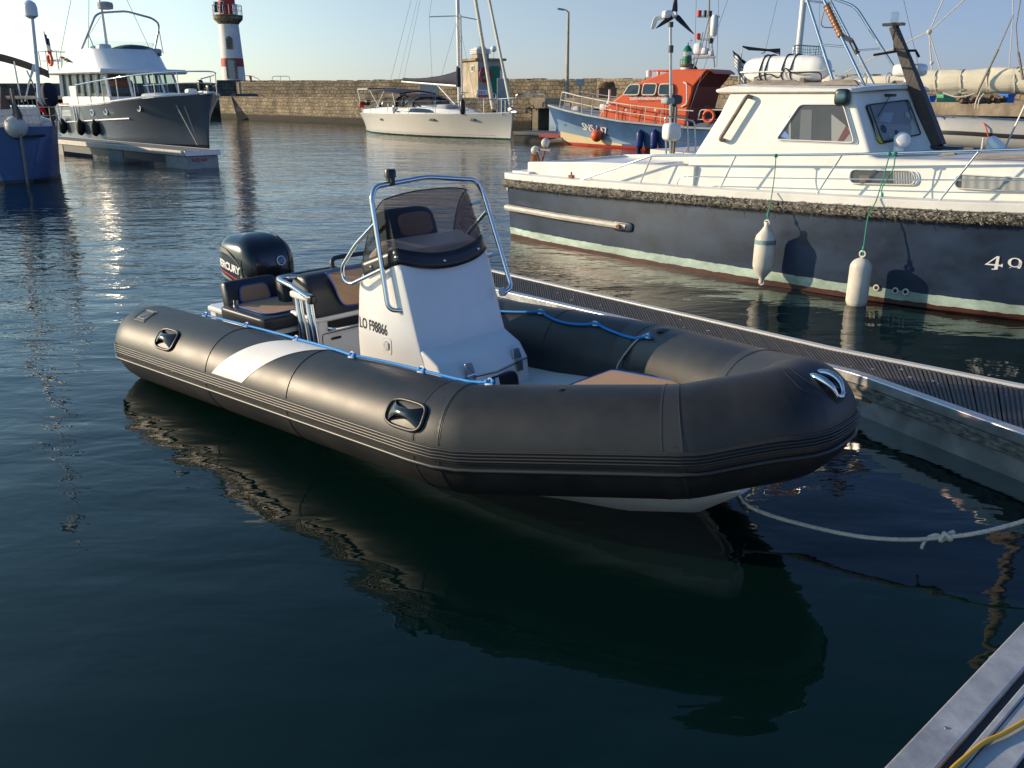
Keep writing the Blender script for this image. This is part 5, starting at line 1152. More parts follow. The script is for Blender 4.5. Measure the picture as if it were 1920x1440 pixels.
# mirrored half so the boat is whole from the other side
mb = MB(); q = [V(p.x, -p.y, p.z) for p in fq]; nF2 = V(nF.x, -nF.y, nF.z); panel_mesh('windscreen', q, nF2, .012, M['darkwin'], wb, .04); panel_mesh('side_window', [V(p.x, -p.y, p.z) for p in poly], V(nW.x, -nW.y, nW.z), .012, M['darkwin'], wb, .05)
# wooden grab handle on the side
a, b = wside(1408, 182), wside(1357, 263); h = [a[0], a[0] + nW * .09, b[0] + nW * .09, b[0]]; mb = MB(); mb.tube(fillet(h, .05, 6), .024, n=10); mb.build('grab_handle', M['wood'], wb, ang=70)
p, _ = wside(1583, 183); mb = MB(); mb.rbox(p + nW * .045, (.16, .10, .17)); o = mb.build('navigation_light', M['black'], wb); mb = MB(); mb.rbox(p + nW * .085 + V(.01, 0, .0), (.11, .05, .10)); mb.build('light_lens', mat('green_lens', (.02, .09, .11), .05, spec=1), o)
# roof gear
mb = MB()
for y in (-.80, .80):
    mb.prism([V(3.62, y, 2.16), V(3.60, y, 2.19), V(3.68, y, 2.225), V(4.2, y, 2.235), V(4.28, y, 2.20), V(4.62, y, 2.205), V(4.68, y, 2.235), V(4.92, y, 2.225), V(4.98, y, 2.17)], (0, .04, 0))
mb.build('roof_handrail', M['wood'], wb, bevel=.006)
# radar on the roof
mb = MB(); mb.rbox((5.06, .30, 2.34), (.34, .30, .15)); mb.lathe([(.10, 0), (.05, .05), (.05, .10)], (5.06, .30, 2.17)); mb.build('radar_dome', M['gel'], wb)
mb = MB(); mb.lathe([(.06, 0), (.055, .08), (.05, .12)], (5.47, -.72, 1.46), n=16); mb.lathe([(.045, -.07), (.075, -.02), (.088, .03), (.075, .06), (.03, .075)], (5.50, -.74, 1.60), axis=(.45, -.6, .7), n=20); mb.build('vent_cowl', M['gel'], wb)
mb = MB(); mb.lathe([(.075, 0), (.07, .06), (.06, .10)], (6.15, .1, 1.48), n=16); mb.lathe([(.09, 0), (.11, .03), (.09, .07), (.02, .09)], (6.15, .1, 1.54), axis=(.7, -.1, .8), n=20); mb.build('vent_cowl', M['gel'], wb)
mb = MB(); 
for x0, x1 in ((5.95, 6.15), (6.3, 6.9)): mb.prism([V(x0, -.95, 1.47), V(x0 + .06, -.95, 1.515), V(x1 - .05, -.95, 1.535), V(x1, -.95, 1.50)], (0, .04, 0))
mb.build('coachroof_handrail', M['wood'], wb, bevel=.006)
# raked black post with light and arms
q0, q1 = V(5.61, 0, 1.52), V(4.93, 0, 2.80); d = (q1 - q0); nx = V(d.z, 0, -d.x).normalized()
mb = MB(); mb.loft([[q0 + d * t + nx * w_ * a + V(0, b * w_, 0) for a, b in ((-1, -1), (1, -1), (1, 1), (-1, 1))] for t, w_ in ((0, .072), (.5, .062), (1, .040))]); ps = mb.build('raked_post', M['black_wood'], wb, bevel=.006)
mb = MB(); mb.prism([V(5.50, -.10, 1.49), V(5.86, -.10, 1.50), V(5.86, -.10, 1.53), V(5.50, -.10, 1.535)], (0, .2, 0)); mb.build('post_foot', M['black'], ps, bevel=.01)
mb = MB(); mb.box(q1 + V(0, 0, .02), (.22, .10, .03)); mb.tube([q1 + V(.0, 0, .02), q1 + V(.05, 0, -.26), q1 + V(-.14, -.1, -.30), q1 + V(.10, 0, -.26), q1 + V(.26, .06, -.26), q1 + V(.30, .08, -.33)], .016, n=6); mb.build('post_arms', M['black'], ps)
mb = MB(); mb.lathe([(.04, 0), (.045, .03), (.045, .09), (.03, .11)], q1 + V(0, 0, .04), n=14); mb.build('masthead_light', M['clear'], ps)
# stainless gantry
def gt(pts, nm='gantry_leg', r=.017, m=None): mb = MB(); mb.tube(fillet(pts, .12, 6), r, n=10); return mb.build(nm, m or M['steel'], wb, ang=70)
a0, a1 = WB.P(1563, 155, 'y', -.62), WB.P(1515, 5, 'y', -.52); b0, b1 = WB.P(1622, 163, 'y', -.62), WB.P(1547, 5, 'y', -.52)
c0, c1 = WB.P(1638, 158, 'y', .62), WB.P(1560, 8, 'y', .52); d0, d1 = WB.P(1680, 132, 'y', .62), WB.P(1604, 12, 'y', .55)
gt([a0, a1, a1 + (a1 - a0) * .12, b1 + (b1 - b0) * .12, b1, b0]); gt([c0, c1, c1 + (c1 - c0) * .1, d1 + (d1 - d0) * .1 + V(-.15, 0, 0), d1, d0])
gt([a1 + V(-.03, 0, .02), c1 + V(-.05, 0, .02)], 'gantry_crossbar', .014)
gt([a0.lerp(a1, .47), b0.lerp(b1, .47)], 'gantry_crossbar', .012); gt([c0.lerp(c1, .42), d0.lerp(d1, .34)], 'gantry_crossbar', .012)
mb = MB(); u = (b1 - b0).normalized(); K = 24; mb.tube([b0.lerp(b1, .60 + .36 * i / K) for i in range(K + 1)], [.034 + .006 * math.sin(i * 2.4) for i in range(K + 1)], n=10); mb.build('varnished_grip', M['varnish'], wb, ang=70)
mb = MB(); mb.tube([b0.lerp(b1, .6) + V(0, .02, 0), c0.lerp(c1, .55), c0.lerp(c1, .38)], .03, n=8); mb.tube(curve([b0.lerp(b1, .98), b0.lerp(b1, .85) + V(-.1, 0, -.1), b0.lerp(b1, .7) + V(-.03, 0, 0)], 5), .006, n=5); mb.build('black_lashing', M['black'], wb)
# side rails
def rl(pts, r=.013): return fillet([WB.P(px, py, 'y', -1.37) for px, py in pts], .08, 5)
mb = MB(); mb.tube(rl([(1080, 340), (1222, 292), (1560, 290), (1920, 280), (2150, 262)]), .0135, n=10); tr_ = mb.build('side_rail', M['steel'], wb, ang=70)
mb = MB(); q = rl([(1290, 331), (1460, 334), (1700, 337), (1920, 338), (2100, 338)]); mb.tube(q, .0065, n=8); l0 = q[0]; mb.tube([l0 + V(-.02 - .13 * math.sin(a), 0, -.10 + .10 * math.cos(a)) for a in [math.pi * i / 12 for i in range(13)]], .0065, n=6); mb.build('mid_rail', M['steel'], tr_, ang=70)
for (a, b) in (((1195, 356), (1222, 293)), ((1345, 364), (1380, 292)), ((1525, 374), (1579, 290)), ((1757, 382), (1836, 283)), ((2010, 392), (2120, 266))):
    mb = MB(); mb.tube([WB.P(*a, 'y', -1.37), WB.P(*b, 'y', -1.37)], .0105, n=8); mb.build('stanchion', M['steel'], wb, ang=70)
mb = MB(); p = WB.P(1840, 283, 'y', -1.37); mb.tube([p, p + V(.0, 0, .10)], .009, n=6); mb.ell(p + V(0, 0, .11), .012, n=8, k=4); mb.build('rail_stub', M['fender'], tr_)

# life raft on its cradle: rests on the roof
rf = thing('liferaft_canister', 'white liferaft canister strapped in black on the workboat wheelhouse roof', 'liferaft', WB, (3.89, -.42, 2.36))
mb = MB(); ri = []
for i in range(25):
    x = -.56 + 1.12 * i / 24; t = abs(x) / .56; r = (1 - t ** 5.0) ** .5 * .155 if t < 1 else .02; r = max(r, .03); r -= .006 * (1 if abs(abs(x) - .33) < .03 else 0)
    ri.append([V(x, 1.15 * r * math.copysign(abs(math.cos(a)) ** .8, math.cos(a)), r * math.copysign(abs(math.sin(a)) ** .8, math.sin(a)) * .98) for a in [2 * math.pi * j / 32 for j in range(32)]])
mb.loft(ri); mb.build('canister_shell', M['gel'], rf, ang=60)
mb = MB(); mb.tube([V(.565 * math.copysign(abs(math.cos(a)) ** .4, math.cos(a)), .186 * math.copysign(abs(math.sin(a)) ** .5, math.sin(a)), -.03) for a in [2 * math.pi * j / 40 for j in range(40)]], .010, n=6, closed=True); mb.build('canister_seam', M['gel_old'], rf)
for x in (-.24, -.17, .05, .16):
    mb = MB(); mb.tube([V(x + .012 * math.sin(3 * a), 1.16 * .163 * math.cos(a), .163 * math.sin(a)) for a in [2 * math.pi * j / 28 for j in range(28)]], .010, n=6, closed=True); mb.build('strap', M['black'], rf)
mb = MB(); mb.tube(curve([V(x, -.20, z) for x, z in ((-.30, -.10), (-.1, -.06), (.02, -.1), (.1, .0), (.2, -.05), (.52, -.05), (.56, -.16))], 5), .008, n=5); mb.build('lashing_line', M['black'], rf)
cr = thing('liferaft_cradle', 'grey wooden cradle under the white liferaft on the wheelhouse roof', 'cradle', WB, (3.89, -.42, 2.20))
for x in (-.3, .3): mb = MB(); mb.prism([V(x, -.2, -.04), V(x, .2, -.04), V(x, .22, .06), V(x, .12, .02), V(x, -.12, .02), V(x, -.22, .06)], (.06, 0, 0)); mb.build('bearer', M['wood'], cr, bevel=.005)
# fenders
def fender(loc, ln, r, label, pointed, fr=WB):
    t = thing('fender', label, 'fender', fr, loc, group=None); pr = [(.012, ln / 2 + .045), (.028, ln / 2 + .04), (.03, ln / 2 + .0)] if pointed else [(.01, ln / 2 + .02), (.03, ln / 2 + .015)]
    if pointed: pr = [(.022, ln / 2 + .05), (.03, ln / 2 + .0), (r * .55, ln / 2 - .05), (r * .9, ln / 2 - .10), (r, ln / 2 - .15)]; pr = pr + [(r, 0)] + [(a, -b) for a, b in pr[::-1]]
    else: pr = [(r * math.cos(a), (ln / 2 - r * .95) + r * .95 * math.sin(a)) for a in [math.pi / 2 * (1 - i / 8) for i in range(9)]]; pr[0] = (.02, pr[0][1]); pr = pr + [(r * 1.0, 0)] + [(a, -b) for a, b in pr[::-1]]
    mb = MB(); mb.lathe(pr, n=28); mb.build('fender_body', M['fender'], t, ang=70)
    mb = MB()
    for s in ((1, -1) if pointed else (1,)): mb.tube([V(.03 * math.cos(a), 0, s * (ln / 2 + .04) + .03 * math.sin(a)) for a in [2 * math.pi * j / 14 for j in range(14)]], .010, n=6, closed=True)
    mb.build('rope_eye', M['fender'], t)
    if pointed: mb = MB(); mb.lathe([(r + .001, -.0), (r + .0015, .05)], (0, 0, .10), n=28); mb.build('blue_band', mat('faded_blue_band', (.20, .30, .32), .6, var=.4, vscale=12), t, ang=70)
    return t
fz = WB.P(1433, 474, 'y', -1.72); fender(fz, .58, .115, 'cream pointed-end fender hanging on green twine halfway along the navy hull', True)
fz2 = WB.P(1610, 532, 'y', -1.70); fender(fz2, .54, .108, 'plain rounded white fender hanging lowest, touching the water by the navy hull', False)
def twine(pts, label, ys_): 
    mb = MB(); q = [WB.P(px, py, 'y', y) for (px, py), y in zip(pts, ys_)]; mb.tube(curve(q, 5), .0065, n=6)
    mb.ell(q[0], (.022, .03, .022), n=8, k=5); mb.ell(q[-2], (.016, .016, .03), n=8, k=5); o = mb.build('green_twine', M['greenrope']); o.location = WB.o; o.rotation_euler = (0, 0, WB.h); tag(o, label, 'rope')
twine([(1455, 292), (1452, 330), (1446, 372), (1440, 402), (1437, 420)], 'short green twine tying the pointed fender to the workboat side rail', (-1.38, -1.42, -1.58, -1.66, -1.72))
twine([(1668, 289), (1657, 330), (1642, 378), (1628, 405), (1619, 466), (1618, 480)], 'longer green twine tying the rounded low fender to the workboat side rail', (-1.38, -1.42, -1.52, -1.64, -1.70, -1.70))
twine([(1679, 288), (1674, 318), (1655, 350), (1654, 366), (1665, 379)], 'slack loop of green twine hanging beside the rounded fender line', (-1.38, -1.38, -1.38, -1.36, -1.35))

# ================================================================== BOATS BEHIND THE WORKBOAT
def wire(mb, a, b, r=.006, sag=0, n=4):
    a, b = V(a), V(b); mb.tube([a.lerp(b, t) - V(0, 0, sag * 4 * t * (1 - t)) for t in [i / 8 for i in range(9)]] if sag else [a, b], r, n=n)
# small sloop with stern gantry and wind generator
SB = Frame(3.55, 18.7, .42)
sb_ = thing('moored_sloop', 'sloop with a wind generator pole and stern ladder moored behind the workboat', 'sailboat', SB)
s_ = [(-.2, .85, .8, .92), (1, 1.15, 1.1, .92), (3, 1.35, 1.25, .95), (5, 1.2, .95, 1.02), (6.5, .7, .4, 1.1), (7.4, .05, .01, 1.2, .4)]
hull_mesh(s_).build('hull', banded('white_sloop_hull', [(-9, (.03, .05, .12)), (.1, (.6, .6, .57))], .3, .06), sb_, ang=40)
mb = MB(); mb.loft([[V(x, -w_, .9), V(x, -w_ * .9, z), V(x, w_ * .9, z), V(x, w_, .9)] for x, w_, z in ((1.9, .8, 1.25), (3.5, .85, 1.3), (5.2, .55, 1.22), (5.7, .4, 1.05))]); mb.build('coachroof', M['gel'], sb_, bevel=.03)
mb = MB(); mb.lathe([(.07, 1.2), (.06, 9.5)], (2.9, 0, 0), n=12); mb.build('mast', M['alu_white'], sb_)
mb = MB(); wire(mb, (2.9, 0, 9.4), (-.1, 0, 1.0)); wire(mb, (2.9, 0, 9.4), (7.3, 0, 1.2)); wire(mb, (2.9, 0, 7.5), (2.6, -1.2, 1.0)); wire(mb, (2.9, 0, 7.5), (2.6, 1.2, 1.0)); mb.build('rigging', M['wire'], sb_)
def SP(px, py, D):
    r = ray(px, py); return SB.loc(Vector((0, 0, EYE)) + r * (D / r.y))
D0 = 18.6
mb = MB(); a, b = SP(1258, 300, D0), SP(1257, 50, D0); mb.tube([a, b], [.035, .03], n=12); wp = mb.build('generator_pole', M['dull_steel'], sb_, ang=70)
mb = MB(); mb.lathe([(.05, -.07), (.05, .07)], SP(1258, 92, D0), n=12); mb.lathe([(.05, -.08), (.05, .02)], SP(1258, 43, D0), n=12); mb.build('pole_clamp', M['darkgrey'], wp)
hub = SP(1265, 27, D0 - .12); mb = MB(); mb.rbox(hub + V(-.06, .1, 0), (.30, .16, .16)); mb.lathe([(.02, .08), (.07, .0), (.075, -.04)], hub, axis=SB.mi @ Vector((.3, -1, 0)), n=16)
mb.build('generator_body', M['gel'], wp)
tl_ = [SP(*p, D0 + .1) for p in ((1258, 24), (1228, 31), (1224, 38), (1220, 55), (1227, 54), (1234, 38), (1256, 33))]
mb = MB(); mb.prism(tl_, SB.mi @ Vector((0, .03, 0))); mb.build('tail_fin', M['gel'], wp, bevel=.006)
ax_ = (SB.mi @ Vector((.25, -1, 0))).normalized(); e1 = V(0, 0, 1); e2 = ax_.cross(e1).normalized()
for (px, py) in ((1268, -14), (1230, 53), (1301, 64)):
    tip = SP(px, py, D0 - .15); d = tip - hub; side_ = d.cross(ax_).normalized(); mb = MB()
    mb.loft([[hub + d * t + side_ * w_ * s + ax_ * .012 * q for s, q in ((-1, -1), (1, 0), (-.6, 1))] for t, w_ in ((.04, .025), (.16, .06), (.4, .05), (.75, .03), (1, .008))]); mb.build('blade', M['black'], wp, ang=60)
# ladder / pushpit
mb = MB()
def L2(px, py, D=None): return SP(px, py, D or D0 - .3)
mb.tube(fillet([L2(1250, 312), L2(1247, 218), L2(1280, 221), L2(1302, 228), L2(1306, 318)], .06, 4), .018, n=8); mb.tube([L2(1289, 228), L2(1292, 312)], .016, n=6); mb.tube([L2(1251, 262), L2(1300, 269)], .014, n=6); mb.tube([L2(1292, 271), L2(1280, 292)], .014, n=6); mb.build('stern_ladder', M['dull_steel'], sb_, ang=70)
mb = MB(); mb.bb(SP(1263, 290, D0) - V(.05, .05, .1), SP(1263, 200, D0) + V(.05, .05, 0)); mb.build('motor_bracket', M['wood'], sb_)
mb = MB(); mb.rbox(SP(1259, 247, D0 - .3), (.34, .30, .36)); mb.build('white_canister', M['gel'], sb_)
mb = MB(); mb.loft([[c + V(x, y, 0) for x, y in ((-.12, -.09), (.12, -.09), (.12, .09), (-.12, .09))] for c in (SP(1268, 291, D0 - .5) + V(0, 0, 0), SP(1268, 288, D0 - .5))]); mb.tube([SP(1252, 304, D0 - .5), SP(1302, 304, D0 - .5)], .06, n=10); mb.build('rolled_mat', M['cream'], sb_)
om = thing('outboard_motor', 'small grey and black outboard motor clamped beside the wind generator pole', 'motor', SB, SP(1262, 187, D0 + .15)); mb = MB(); mb.rbox((-.02, 0, 0), (.42, .24, .20)); mb.build('motor_cowl', M['darkgrey'], om); mb = MB(); mb.rbox((-.14, -.02, -.02), (.22, .26, .14)); mb.build('cowl_band', M['bldg2'], om); mb = MB(); mb.lathe([(.05, -.5), (.06, -.1)], (.03, 0, 0)); mb.build('motor_leg', M['black'], om)
f0, f1 = SP(1383, 170, 18.2), SP(1392, 92, 18.2)
t = thing('regional_flag', 'limp black and white striped flag on a wire above the lifeboat stern', 'flag', SB, f0); up = f1 - f0; mb = MB(); mb.tube([up * -.9, up * 1.1], .008, n=5); mb.build('flag_halyard', M['wire'], t)
q = MB(); K = 9
for i in range(18):
    for j in range(14):
        def pt(i, j):
            a, c = i / 18, j / 14; fold = .035 * math.sin(a * 12 + c * 3); return up * (.98 - .78 * c * (.55 + .45 * a) - .30 * a) + (SB.mi @ Vector((-.16 + .30 * a + .10 * (c - .3), fold, 0)))
        q.add([pt(i, j), pt(i + 1, j), pt(i + 1, j + 1), pt(i, j + 1)], [(0, 1, 2, 3)], int(j / 14 * 9) % 2)
q.build('cloth', [M['flagk'], M['flagw']], t, ang=80, solid=.005)
# wind vane arm and landing net above the raft
t = thing('wind_vane', 'thin black wind vane arm standing above the white liferaft', 'vane', None, on(1455, 96, 16.5)); o0 = Vector(t.location); mb = MB(); pts = [on(1392, 87, 16.5), on(1405, 91, 16.5), on(1440, 94, 16.5), on(1462, 95, 16.5)]; mb.tube([p - o0 for p in pts], [.012, .03, .02, .04], n=6); mb.tube([on(1462, 96, 16.5) - o0, on(1460, 140, 16.5) - o0], .012, n=6); mb.tube([on(1428, 101, 16.5) - o0, on(1438, 94, 16.5) - o0, on(1460, 101, 16.5) - o0], .008, n=5); mb.build('vane_arm', M['black'], t)
t = thing('landing_net', 'small teal landing net on a wire hoop behind the liferaft', 'net', None, on(1515, 100, 16)); o0 = Vector(t.location); mb = MB(); mb.tube(fillet([on(1487, 112, 16) - o0, on(1488, 84, 16) - o0, on(1546, 88, 16) - o0, on(1544, 120, 16) - o0], .08, 4), .010, n=6); mb.build('hoop', M['wire'], t)
mb = MB()
for k in range(16):
    a = on(1488 + k * 3.6, 85 + .25 * k, 16) - o0; b = on(1490 + k * 3.4, 113 + random.uniform(-3, 5), 16) - o0; mb.tube([a, (a + b) / 2 + V(.02 * random.uniform(-1, 1), 0, 0), b], .0045, n=4)
for k in range(5): mb.tube([on(1489, 90 + 5 * k, 16) - o0, on(1515, 94 + 5 * k, 16) - o0, on(1543, 92 + 5 * k, 16) - o0], .0035, n=4)
mb.build('net_mesh', mat('teal_netting', (.10, .28, .26), .7), t)

# old gaff cutter with furled cream sail at the right
GC = Frame(3.35, 16.35, -.66)
gc = thing('gaff_cutter', 'old cutter moored at the right, its cream mainsail furled on a long boom', 'sailboat', GC)
s_ = [(0, .6, .5, 1.0), (1, 1.1, 1.0, 1.0), (3.5, 1.4, 1.3, 1.0), (6, 1.45, 1.3, 1.05), (9, 1.1, .8, 1.15), (11, .5, .2, 1.3), (12, .05, .01, 1.4, .5)]
hull_mesh(s_).build('hull', mat('dark_cutter_hull', (.03, .035, .035), .5), gc, ang=40)
mb = MB(); mb.bb((1.0, -.9, .95), (7.5, .9, 1.13)); mb.build('deckhouse', M['bldg2'], gc, bevel=.03)
def GPt(px, py, y=0.0): return GC.P(px, py, 'y', y)
mb = MB(); bA, bB = GPt(1545, 158), GPt(2060, 172); mb.tube([bA, bB], [.05, .07], n=12); bo = mb.build('boom', M['wood'], gc, ang=70)
mb = MB(); ri = []; K = 90
c0, c1 = GPt(1600, 156), GPt(2040, 152)
for i in range(K + 1):
    t = i / K; c = c0.lerp(c1, t); c.z += .03 * t; a_ = min(1, t / .05) * .9 + .1; hgt = (.085 + .055 * min(1, t * 2.5) + .06 * t) * a_; ring = []
    for j in range(20):
        an = 2 * math.pi * j / 20; nn = 1 + .16 * noise.noise(Vector((t * 9, math.cos(an) * 1.5, math.sin(an) * 1.5))) + .16 * noise.noise(Vector((t * 5, math.cos(an) * 5, math.sin(an) * 5 + 4)))
        tie = 1 - .06 * math.exp(-((t * 9) % 1 - .5) ** 2 / .004)
        ring.append(c + V(0, hgt * .75 * math.cos(an) * nn * tie, hgt * math.sin(an) * nn * tie))
    ri.append(ring)
mb.loft(ri); sl_ = mb.build('furled_sail', M['cream'], bo, ang=80)
mb = MB()
for k in range(9):
    t = (k + .5) / 9; c = c0.lerp(c1, t); c.z += .03 * t; r_ = .135 + .06 * t; mb.tube([c + V(.02 * math.sin(a * 2), r_ * .78 * math.cos(a), r_ * math.sin(a) * 1.0) for a in [2 * math.pi * j / 16 for j in range(16)]], .009, n=5, closed=True)
mb.build('sail_tie', M['steelrope'], sl_)
mb = MB(); mb.tube(curve([GPt(1768, 174, -.1), GPt(1790, 181, -.12), GPt(1808, 181, -.12), GPt(1828, 175, -.1)], 6), .012, n=6); mb.tube(curve([GPt(1838, 172, -.1), GPt(1830, 190, -.12), GPt(1828, 203, -.12)], 6), .010, n=5); mb.tube(curve([GPt(1845, 175, -.1), GPt(1836, 188, -.12), GPt(1834, 203, -.12)], 6), .010, n=5); mb.build('reefing_line', M['steelrope'], bo)
mb = MB(); mb.lathe([(.11, 1.0), (.09, 11)], (GC.P(2060, 172, 'y', 0).x + .1, 0, 0), n=14); mb.build('mast', M['wood'], gc)
def wl(name, label, pts, r, m='steelrope', D=15.4, kn=None, cat='rigging line'):
    mb = MB(); q = [on(px, py, D) for px, py in pts]; o0 = q[0]; mb.tube([p - o0 for p in q], r, n=5)
    if kn: 
        for k in kn: mb.ell(on(*k, D) - o0, .035, n=8, k=5)
    return mb, o0
def rig(pts_list, nm, m, D=15.4, extra=None):
    mb = MB()
    for pts, r in pts_list: mb.tube([GC.P(px, py, 'y', D - 15.4) for px, py in pts], r, n=5)
    if extra:
        for (px, py, r) in extra: mb.ell(GC.P(px, py, 'y', D - 15.4), r, n=8, k=5)
    return mb.build(nm, m, gc)
rig([([(1830, -20), (1742, 60), (1660, 97), (1578, 140)], .010)], 'topping_lift', M['steelrope'], extra=[(1742, 60, .04)])
rig([([(1772, -10), (1742, 60)], .009)], 'lift_bridle', M['steelrope'])
rig([([(1742, 60), (1746, 118), (1748, 145), (1741, 172)], .010)], 'sheet_tackle', M['steelrope'], extra=[(1747, 118, .03)])
rig([([(1742, 60), (1752, 95), (1765, 136)], .008)], 'lazy_line', M['steelrope'])
rig([([(1900, 28), (1872, 92)], .008), ([(1872, 92), (1830, 178)], .016)], 'wooden_lizard', M['wood'], D=15.2)
rig([([(1915, -10), (1905, 50), (1909, 100)], .008), ([(1909, 98), (1918, 150)], .018)], 'running_backstay', M['wood'], D=15.2)
rig([([(1899, -20), (1899, 30), (1892, 130)], .007)], 'shroud', M['steelrope'], D=15.2)
rig([([(1925, 190), (1882, 282)], .012)], 'pale_stay', M['alu_white'], D=13.2)
# clutter seen over the roof: a white boat's gear
mb = MB()
for k in range(30):
    px = random.uniform(1545, 1700); p = GC.P(px, random.uniform(146, 160), 'y', .5); mb.rbox(p, (random.uniform(.1, .35), .15, random.uniform(.05, .14)), rot=Matrix.Rotation(random.uniform(-.5, .5), 3, 'Y'), n=5, k=5, mi=random.choice((0, 0, 1)))
o = mb.build('deck_gear', [M['cream'], M['bldg2']], gc); o['kind'] = 'stuff'
mb = MB(); mb.bb((.6, -.6, 1.0), (4.2, .9, 1.45)); mb.build('cabin_trunk', M['gel_old'], gc, bevel=.03)

# grey dinghy lying on the cutter's deck
DG = Frame(6.15, 13.55, -.60)
dg = thing('grey_dinghy', 'light grey inflatable dinghy with a black side stripe, partly hidden behind the workboat bow', 'dinghy', DG, (0, 0, 0))
zc = DG.P(1830, 254, 'y', 0).z
mb = MB(); q = curve([V(3.0, 0, zc + .01), V(1.6, 0, zc), V(.75, .03, zc + .03), V(.25, .16, zc + .04), V(.05, .55, zc + .05), V(.10, 1.0, zc + .05), V(.5, 1.22, zc + .03), V(1.6, 1.30, zc), V(3.0, 1.3, zc)], 6); mb.tube(q, .205, n=24); dt = mb.build('dinghy_tube', M['greydinghy'], dg, ang=80)
mb = MB(); ri = []
for i, p in enumerate(q):
    a, b = q[max(0, i - 1)], q[min(len(q) - 1, i + 1)]; T = (b - a).normalized(); out = T.cross(V(0, 0, 1)).normalized(); out = -out if out.dot(p - V(1.5, .6, zc)) < 0 else out
    ri.append([p + out * (.208 * math.cos(x)) + V(0, 0, .208 * math.sin(x)) for x in (.14, .05, -.05, -.14)] + [p + out * .17])
mb.loft(ri); mb.build('black_stripe', M['rubber_trim'], dt, ang=70)
mb = MB(); mb.prism([V(.6, .2, zc - .1), V(3, .15, zc - .1), V(3, 1.15, zc - .1), V(.6, 1.05, zc - .1)], (0, 0, .03)); mb.build('dinghy_floor', M['greydinghy'], dg, smooth=False)
for x in (.28, .42):
    mb = MB(); mb.tube([V(x + .1 * math.cos(a) + .02, .12 + .0 - .215 * math.cos(a), zc + .03 + .215 * math.sin(a)) for a in [math.pi * i / 14 - .8 for i in range(20)]], .010, n=6); mb.build('black_strap', M['black'], dg)
mb = MB(); mb.tube(curve([DG.P(px, py, 'y', y) for px, py, y in ((1756, 238, -.02), (1768, 229, .02), (1780, 227, .0), (1800, 227, -.04), (1838, 228, -.06), (1848, 238, -.20), (1853, 255, -.22), (1862, 270, -.22), (1872, 281, -.23))], 5), .009, n=6); mb.build('red_lashing', mat('red_cord', (.6, .08, .05), .6), dg)
mb = MB(); mb.loft([[V(x, .25, zc + .2), V(x, .95, zc + .2), V(x, .95, zc + .23), V(x, .25, zc + .23)] for x in (1.55, 1.85)]); mb.build('thwart', M['gel'], dg, bevel=.01)

# ================================================================== ORANGE LIFEBOAT
bw_ = onz = None
LBw = WORLD.P(1056, 270, 'z', 0); LBs = WORLD.P(1345, 287, 'z', 0)
h_ = math.atan2(LBw.y - LBs.y, LBw.x - LBs.x)
LN = 12.5
u = Vector((math.cos(h_), math.sin(h_), 0)); lv = Vector((-math.sin(h_), math.cos(h_), 0))   # port: near side is port (towards camera) or not
near = 1 if lv.y < 0 else -1
LB = Frame(LBw.x - u.x * LN, LBw.y - u.y * LN, h_)
# hull centre line is half a beam behind the near side amidships
_n8 = (LBw - LBs).length; LB.h = h_ + near * math.asin(1.62 / _n8)
_u = Vector((math.cos(LB.h), math.sin(LB.h), 0)); LB.o = LBw - _u * 12.15; LB.o.z = 0
LB.m = Matrix.Rotation(LB.h, 3, 'Z'); LB.mi = LB.m.inverted()
s_near = near
lb_ = thing('lifeboat', 'blue-hulled lifeboat with a bright orange cabin and silver railings', 'lifeboat', LB)
S_ = [(0, 1.55, 1.45, .78), (3, 1.75, 1.65, .80), (6, 1.80, 1.62, .86), (8.5, 1.70, 1.25, 1.02), (10.3, 1.35, .72, 1.22), (11.6, .85, .28, 1.38, .15), (12.3, .48, .10, 1.48, .35), (12.9, .10, .02, 1.56, .75)]
M['lifehull'] = banded('blue_lifeboat_hull', [(-9, (.42, .05, .03)), (.09, (.06, .13, .27))], .35, .18, 1.5)
hh_ = hull_mesh(S_, flare=.9).build('hull', M['lifehull'], lb_, ang=30)
hb2 = bvh(hh_)
def near_y(x, z):
    h = hb2.ray_cast(V(x, 5 * s_near, z), V(0, -s_near, 0)); return h[0].y if h[0] is not None else 1.2 * s_near
# cream and light-blue diagonal patches at the forefoot, white deck band
mb = MB(); mb.grid(lambda a, b: V(12.4 - .15 - a * 3.6, 0, .10 + b * (.42 - .36 * a) ), 24, 5); mb.v = [(x, near_y(x, z) + .012 * s_near, z) for x, y, z in mb.v]; mb.build('cream_forefoot', mat('cream_bow_paint', (.62, .50, .30), .5), hh_, ang=60)
mb = MB(); mb.grid(lambda a, b: V(12.35 - a * 4.2, 0, .10 + (.42 - .36 * min(1, a * 1.15)) * 1.0 + .01 + b * .50 * (1 - a) ** .7), 24, 6); mb.v = [(x, near_y(x, z) + .010 * s_near, z) for x, y, z in mb.v]; mb.build('light_blue_panel', mat('light_blue_panel', (.20, .30, .42), .4), hh_, ang=60)
mb = MB(); K = 50
for s in (-1, 1):
    ri = []
    for i in range(K + 1):
        x = 12.85 * i / K; hd, hw, zd = interp(S_, x); ri.append([V(x, s * (hd + .05), zd - .02), V(x, s * (hd + .05), zd + .05), V(x, s * max(0, hd - .1), zd + .05), V(x, s * max(0, hd - .1), zd - .02)])
    mb.loft(ri)
mb.build('rubbing_strake', M['bldg2'], lb_, bevel=.01)
mb = MB(); q = [V(x, 0, interp(S_, x)[2] + .03) for x in [12.8 * i / 14 for i in range(15)]]; mb.loft([[p + V(0, -interp(S_, p.x)[0] + .05, 0), p + V(0, interp(S_, p.x)[0] - .05, 0), p + V(0, interp(S_, p.x)[0] - .05, -.04), p + V(0, -interp(S_, p.x)[0] + .05, -.04)] for p in q]); mb.build('deck', M['bldg2'], lb_, smooth=False)
